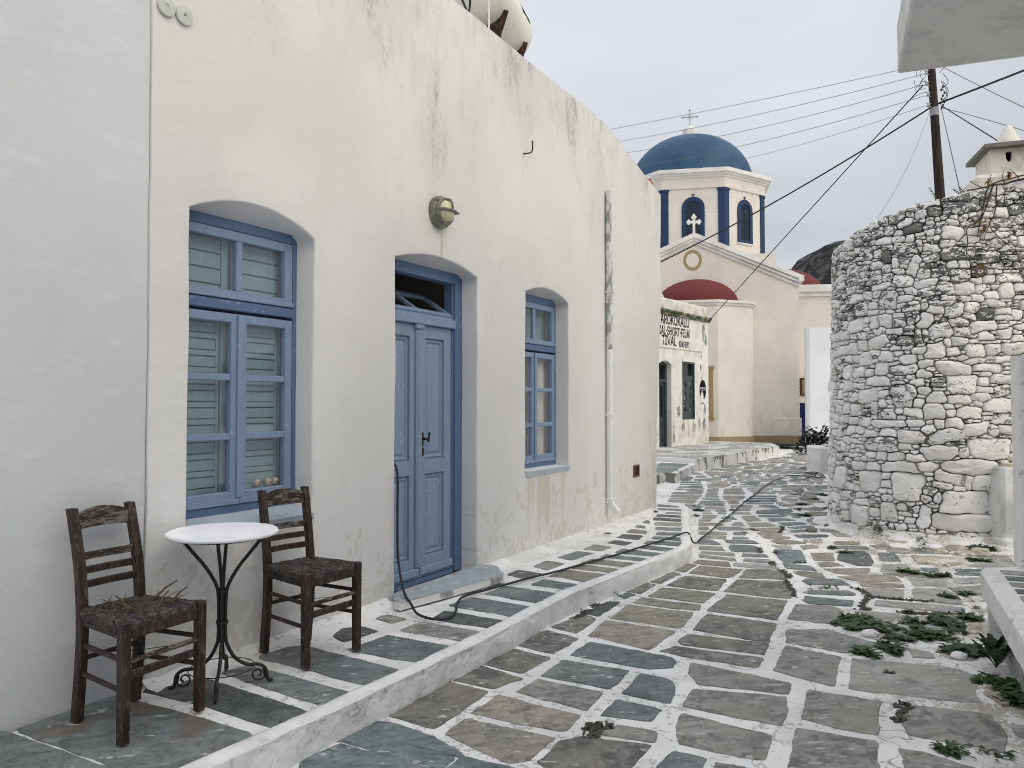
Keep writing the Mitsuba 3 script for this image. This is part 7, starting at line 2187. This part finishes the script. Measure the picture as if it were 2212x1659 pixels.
WIRES = [('top grey wire of the five strung left from the pole', [(8.21, 15, 8.2), (7.79, 15.41, 8.2), (2.67, 20.57, 8.91), (1.26, 22, 9.13)], .0055, 'wire_grey'),
         ('second grey wire down of the five strung left from the pole', [(8.11, 15, 7.99), (7.12, 16, 7.95), (2.83, 20.38, 8.54), (1.25, 22, 8.78)], .0055, 'wire_grey'),
         ('third grey wire down of the five strung left from the pole', [(8.1, 15, 7.78), (7.12, 16, 7.64), (3.05, 20.16, 8.19), (1.25, 22, 8.49)], .0055, 'wire_grey'),
         ('fourth grey wire down of the five strung left from the pole', [(8.13, 15, 7.56), (7.12, 16.02, 7.30), (3.31, 19.9, 7.76), (1.25, 22, 8.01)], .0055, 'wire_grey'),
         ('lowest and faintest of the five grey wires strung left from the pole', [(8.13, 15, 7.36), (7.51, 16.91, 7.53), (6.37, 20.42, 8.09), (4.4, 26.2, 9.3)], .0045, 'wire_grey'),
         ('thick black cable sagging from the pole down to the left, before the church', [(8.23, 15, 7.32), (7.77, 15.47, 7.05), (7.14, 16.1, 6.69), (6.34, 16.91, 6.25), (4.24, 19.05, 5.32), (3.31, 20, 4.93)], .016, 'cable_rubber'),
         ('black cable from the pole to the corner of the old shop', [(8.09, 15, 7.76), (6.12, 23.85, 4.08)], .012, 'cable_rubber'),
         ('thin grey stay wire from the pole down behind the rubble wall', [(8.23, 15, 7.27), (7.89, 14.63, 6.71), (6.24, 12.8, 4.85), (5.97, 12.5, 4.52)], .004, 'wire_grey'),
         ('thin wire falling right from the pole top under the balcony', [(8.43, 15, 8.17), (8.77, 14.32, 7.48), (9.13, 13.59, 6.79), (9.43, 13, 6.23)], .006, 'cable_rubber'),
         ('thin dark wire going right from the pole behind the chimney tip', [(8.48, 15, 7.32), (8.6, 14.74, 7.16), (9.14, 13.6, 6.36), (9.42, 13, 5.93)], .006, 'cable_rubber'),
         ('thickest black cable rising right from the pole out of the frame', [(8.4, 15, 7.41), (8.48, 14.26, 7.35), (8.63, 12.83, 7.14), (8.72, 12, 6.99), (8.95, 9.0, 6.6)], .019, 'cable_rubber'),
         ('black wire from the pole to the chimney house', [(8.458, 15, 7.361), (7.194, 11.3, 5.391)], .010, 'cable_rubber'),
         ('steep black wire from the pole down to the rubble wall top', [(8.449, 15, 7.324), (5.428, 9.2, 3.9)], .006, 'cable_rubber')]
for lb, pts, rad, m_ in WIRES:
    solo('overhead_wire', tube(sag(pts), rad, 6), m_, lb, 'wire', True)

# ---------------------------------------------------------------- dry vine on the wall
vn = thing('dry_vine', 'bare dry vine hanging over the top of the rubble wall with a few withered leaves', 'vine')


def wl(L, d=.05):
    return [wall_at(u, z, d + .02 * math.sin(9 * u + 5 * z)) for u, z in L]


VINES = [([(1.2, 4.05), (.57, 3.93), (.42, 3.90), (.33, 3.87), (.19, 3.85), (.07, 3.82), (-.08, 3.80)], .016), ([(1.2, 4.08), (.6, 3.98), (.4, 3.93), (.22, 3.88), (.12, 3.8), (.09, 3.66), (.05, 3.48), (-.09, 3.39), (-.10, 3.22), (-.12, 3.12), (-.04, 3.03), (.03, 2.94)], .009), ([(.18, 3.84), (.12, 3.64), (.06, 3.46), (.02, 3.29)], .009), ([(.23, 3.85), (.2, 3.56), (.15, 3.42), (.24, 3.29), (.37, 3.17), (.44, 3.08), (.46, 2.98)], .006), ([(.07, 3.82), (.0, 3.86), (-.06, 3.9)], .005), ([(.33, 3.87), (.31, 3.95), (.33, 4.02)], .005), ([(.19, 3.85), (.16, 3.92), (.18, 3.97)], .005), ([(.5, 3.92), (.44, 4.0), (.40, 4.03)], .005), ([(.05, 3.48), (-.02, 3.42), (-.1, 3.45)], .004), ([(.15, 3.42), (.10, 3.3), (.12, 3.2)], .004), ([(-.12, 3.12), (-.13, 3.04), (-.11, 2.97)], .004), ([(.37, 3.17), (.42, 3.2), (.47, 3.19)], .003)]
V_ = []
rv = np.random.default_rng(6)
for L, rad in VINES:
    p = smooth_path(wl(L), 5)
    p = p + .008 * (meshkit.fbm(p * 20, 2, seed=3)[:, None] - .5) * V(1, 1, 1)
    V_.append(tube(p, np.linspace(rad, rad * .45, len(p)), 6))
    for q in p[3::7]:
        V_.append(tube([q, q + V(rv.uniform(-.05, .05), -.02, rv.uniform(-.05, .05))], [rad * .4, rad * .2], 5))
part(vn, 'branches', cat(V_), 'vine_bark')


def blade(base, d, L, w, droop, lobes=0, lift=.6):
    """A leaf: a curved strip, widest past the middle, with toothed or lobed edges."""
    d = unit(d)
    s = unit(np.cross(d, V(0, 0, 1)) + 1e-6)
    n = 7 if lobes else 5
    v = []
    for i in range(n + 1):
        t = i / n
        wd = w * (math.sin(math.pi * min(1, t * .92 + .06)) ** .8)
        if lobes:
            wd *= (1.0 if i % 2 == 0 else .58)
        h = L * (lift * t - droop * t * t)
        c = base + d * L * t * (1 - .12 * t) + V(0, 0, h)
        v += [c + s * wd + V(0, 0, .10 * wd), c - V(0, 0, .12 * w), c - s * wd + V(0, 0, .10 * wd)]
    F = []
    for i in range(n):
        for j in (0, 1):
            a = 3 * i + j
            F += [[a, a + 1, a + 4], [a, a + 4, a + 3]]
    return v, F


def join(parts):
    Vs, Fs, o = [], [], 0
    for v, f in parts:
        Vs += list(v)
        Fs += [[x + o for x in t] for t in f]
        o += len(v)
    return raw(Vs, Fs)


lv = []
for u, z in ((.10, 3.42), (.06, 3.36), (.12, 3.48), (.05, 3.44), (.09, 3.38), (.17, 3.86), (.14, 3.90), (.37, 3.97), (.34, 3.99), (.02, 2.95), (.04, 2.98)):
    for k in range(3):
        lv.append(blade(wall_at(u, z, .07), V(rv.normal(), -.5, rv.normal() * .4), .06, .022, .9, 1, .3))
part(vn, 'withered_leaves', join(lv), 'dry_leaf', True, kind='stuff')
lv = []
for u, z in ((.03, 3.22), (.02, 3.16), (.02, 3.10), (.27, 3.07), (.28, 3.02), (.27, 3.12)):
    for k in range(6):
        lv.append(blade(wall_at(u, z, .06), V(rv.normal(), -.5, rv.normal() * .4), .04, .016, .9, 1, .2))
part(vn, 'dark_leaves', join(lv), 'weed_dark', True, kind='stuff')
tw = []
for (u, z), (du, dz) in (((-.35, 3.74), (-.10, .17)), ((-.28, 3.75), (.015, .27)), ((-.62, 3.69), (.02, .05)), ((-.02, 3.8), (-.10, .08)), ((.04, 3.8), (-.07, .10))):
    a, b = wall_at(u, z, -.2), wall_at(u + du, z + dz, -.2)
    tw.append(tube(smooth_path([a, (a + b) / 2 + V(.012, 0, .01), b], 4), [.005] * 4 + [.004] * 4 + [.002], 5))
    for t in (.35, .55, .75, .95):
        q = a + (b - a) * t
        for sg in (-1, 1):
            tw.append(tube([q, q + V(sg * .025, 0, .022)], [.003, .0015], 4))
solo('dry_stalks', cat(tw), 'vine_bark', 'thin dry stalks growing on the wall top right of the pole', 'stalks')

# ---------------------------------------------------------------- weeds
KINDS = {'r': 'flat weed rosette', 'b': 'bushy weed', 's': 'strip of weeds', 't': 'thin weed tuft', 'd': 'upright weed'}


def weed(x, y, rad, kind, seed, z0):
    r = np.random.default_rng(seed)
    L = []
    b = V(x, y, z0)
    if kind == 'r':
        heads = max(1, int((rad / .028) ** 1.45))
        for h in range(heads):
            ang = r.uniform(0, 6.28)
            off = V(math.cos(ang) * rad * .62, math.sin(ang) * rad * .62, 0) * math.sqrt(r.random()) if heads > 1 else V(0, 0, 0)
            k = int(r.integers(11, 18))
            for i in range(k):
                a = i * 2.4 + r.uniform(-.3, .3)
                l = min(rad, .070) * r.uniform(.6, 1.2)
                L.append(blade(b + off, V(math.cos(a), math.sin(a), 0), l, l * .22, r.uniform(.25, .6), 1, r.uniform(.2, .75)))
    elif kind == 's':
        for i in range(int(rad * 260)):
            q = b + V(r.uniform(-rad, rad), r.normal(0, .045), 0)
            a = r.uniform(0, 6.28)
            l = r.uniform(.025, .055)
            L.append(blade(q, V(math.cos(a), math.sin(a), 0), l, l * .24, .5, 0, r.uniform(.3, .8)))
    elif kind == 'b':
        for i in range(90):
            h = r.random() ** .8
            a = r.uniform(0, 6.28)
            q = b + V(math.cos(a), math.sin(a), 0) * rad * .75 * math.sqrt(r.random()) * (1.1 - h * .7) + V(0, 0, h * rad * 1.9)
            l = rad * r.uniform(.28, .5)
            L.append(blade(q, V(math.cos(a + r.normal(0, .5)), math.sin(a + r.normal(0, .5)), 0), l, l * .26, .5, 1, r.uniform(.1, .9)))
    elif kind == 't':
        for i in range(42):
            a = r.uniform(0, 6.28)
            q = b + V(r.normal(0, rad * .35), r.normal(0, rad * .3), 0)
            L.append(blade(q, V(math.cos(a), math.sin(a), 0), rad * r.uniform(.3, .6), .0045, .25, 0, r.uniform(.4, 1.3)))
    else:
        for i in range(16):
            a = i * 2.4
            l = r.uniform(.09, .16)
            L.append(blade(b + V(0, 0, .01 + .006 * i), V(math.cos(a), math.sin(a), 0), l, l * .21, r.uniform(.3, .5), 1, r.uniform(.6, 1.7)))
    return join(L)


WEEDS = [tuple(q.split(',')) for q in WEED_SPOTS.split()]
for i, (x, y, w, kd) in enumerate(WEEDS):
    x, y, w = float(x), float(y), float(w) * (1.6 if i in (0, 1, 2, 3, 11, 26, 27) else 1.25 if kd == 'r' else 1.0)
    z0 = .15 if WEED_LABELS[i].startswith('pavement') else .004
    lb = WEED_LABELS[i].replace('pavement ', '', 1)
    solo('weed', weed(x, y, w, kd, 50 + i, z0), ('weed_green', 'weed_dark')[i % 2] if kd != 't' else 'moss_green', lb, 'weed', True)
    if kd in 'st':
        labels['weed' if i == 0 else 'weed_%03d' % i]['kind'] = 'stuff'
shr = []
rs = np.random.default_rng(77)
for i in range(520):
    a = rs.uniform(0, 6.28)
    h = rs.random()
    rad = .42 * math.sqrt(rs.random()) * (1.05 - .6 * h)
    q = V(7.0 + rad * math.cos(a) * 1.25, 17.75 + rad * math.sin(a), .30 + .62 * h * rs.uniform(.6, 1.1))
    shr.append(blade(q, V(math.cos(a + rs.normal(0, .6)), math.sin(a + rs.normal(0, .6)), 0), .13, .035, .4, 0, rs.uniform(.2, 1.2)))
sb = thing('dark_shrub', 'dark bushy shrub at the white wall behind the low block', 'shrub')
part(sb, 'foliage', join(shr), 'shrub_dark', True)
part(sb, 'stems', cat([tube([V(7.0 + .1 * i, 17.75, -.02), V(7.0 + .22 * (i - 1), 17.7, .6)], [.02, .008], 6) for i in range(3)]), 'vine_bark')

# dirt and moss lodged in the cracks
ms = []
rm = np.random.default_rng(8)
dirt = []
for l in MOSS_LINES.strip().splitlines():
    p = np.array([tuple(map(float, q.split(','))) for q in l.split()])
    ls = shapely.LineString(p)
    n = int(ls.length / .007)
    for i in range(n):
        if meshkit.noise(np.array([[p[0, 0] * 7 + i * .007 * 6, p[0, 1], 3.0]]))[0] < .33:
            continue
        c = ls.interpolate(i / n, normalized=True)
        q = V(c.x + rm.normal(0, .014), c.y + rm.normal(0, .014), .004)
        s = trimesh.creation.icosphere(1, 1.0)
        rr = rm.uniform(.004, .010)
        s.vertices = s.vertices * V(rr * rm.uniform(1, 2.2), rr * rm.uniform(1, 2.2), rr * .5) * (1 + .3 * (meshkit.noise(s.vertices * 3 + i) - .5))[:, None] + q
        dirt.append(s)
        if rm.random() < .5:
            a = rm.uniform(0, 6.28)
            ms.append(blade(q, V(math.cos(a), math.sin(a), 0), rm.uniform(.015, .035), .006, .4, 0, rm.uniform(.3, 1.2)))
solo('crack_soil', cat(dirt), 'soil', 'dark soil and moss lodged along the cracks of the paving', 'soil')
labels['crack_soil']['kind'] = 'stuff'
solo('crack_moss', join(ms), 'moss_green', 'tiny moss and grass blades sprouting from the paving cracks', 'moss', True)
labels['crack_moss']['kind'] = 'stuff'
# pebbles and a loose stone by the wall foot
for i, (x, y, rr, lb) in enumerate(((3.50, 9.02, .055, 'single round dark pebble on the paving near the wall bend'), (2.62, 4.55, .038, 'pale loose stone among the weeds, nearest the bench'), (2.30, 4.98, .045, 'small pale stone lying on the slab by the big weed'))):
    s = trimesh.creation.icosphere(2, 1.0)
    s.vertices = s.vertices * V(rr * 1.25, rr, rr * .6) * (1 + .35 * (meshkit.noise(s.vertices * 1.6 + i * 7) - .5))[:, None] + V(x, y, rr * .4)
    solo('loose_stone', s, ('rubble_bare', 'rubble_white', 'rubble_white')[i], lb, 'stone', True)
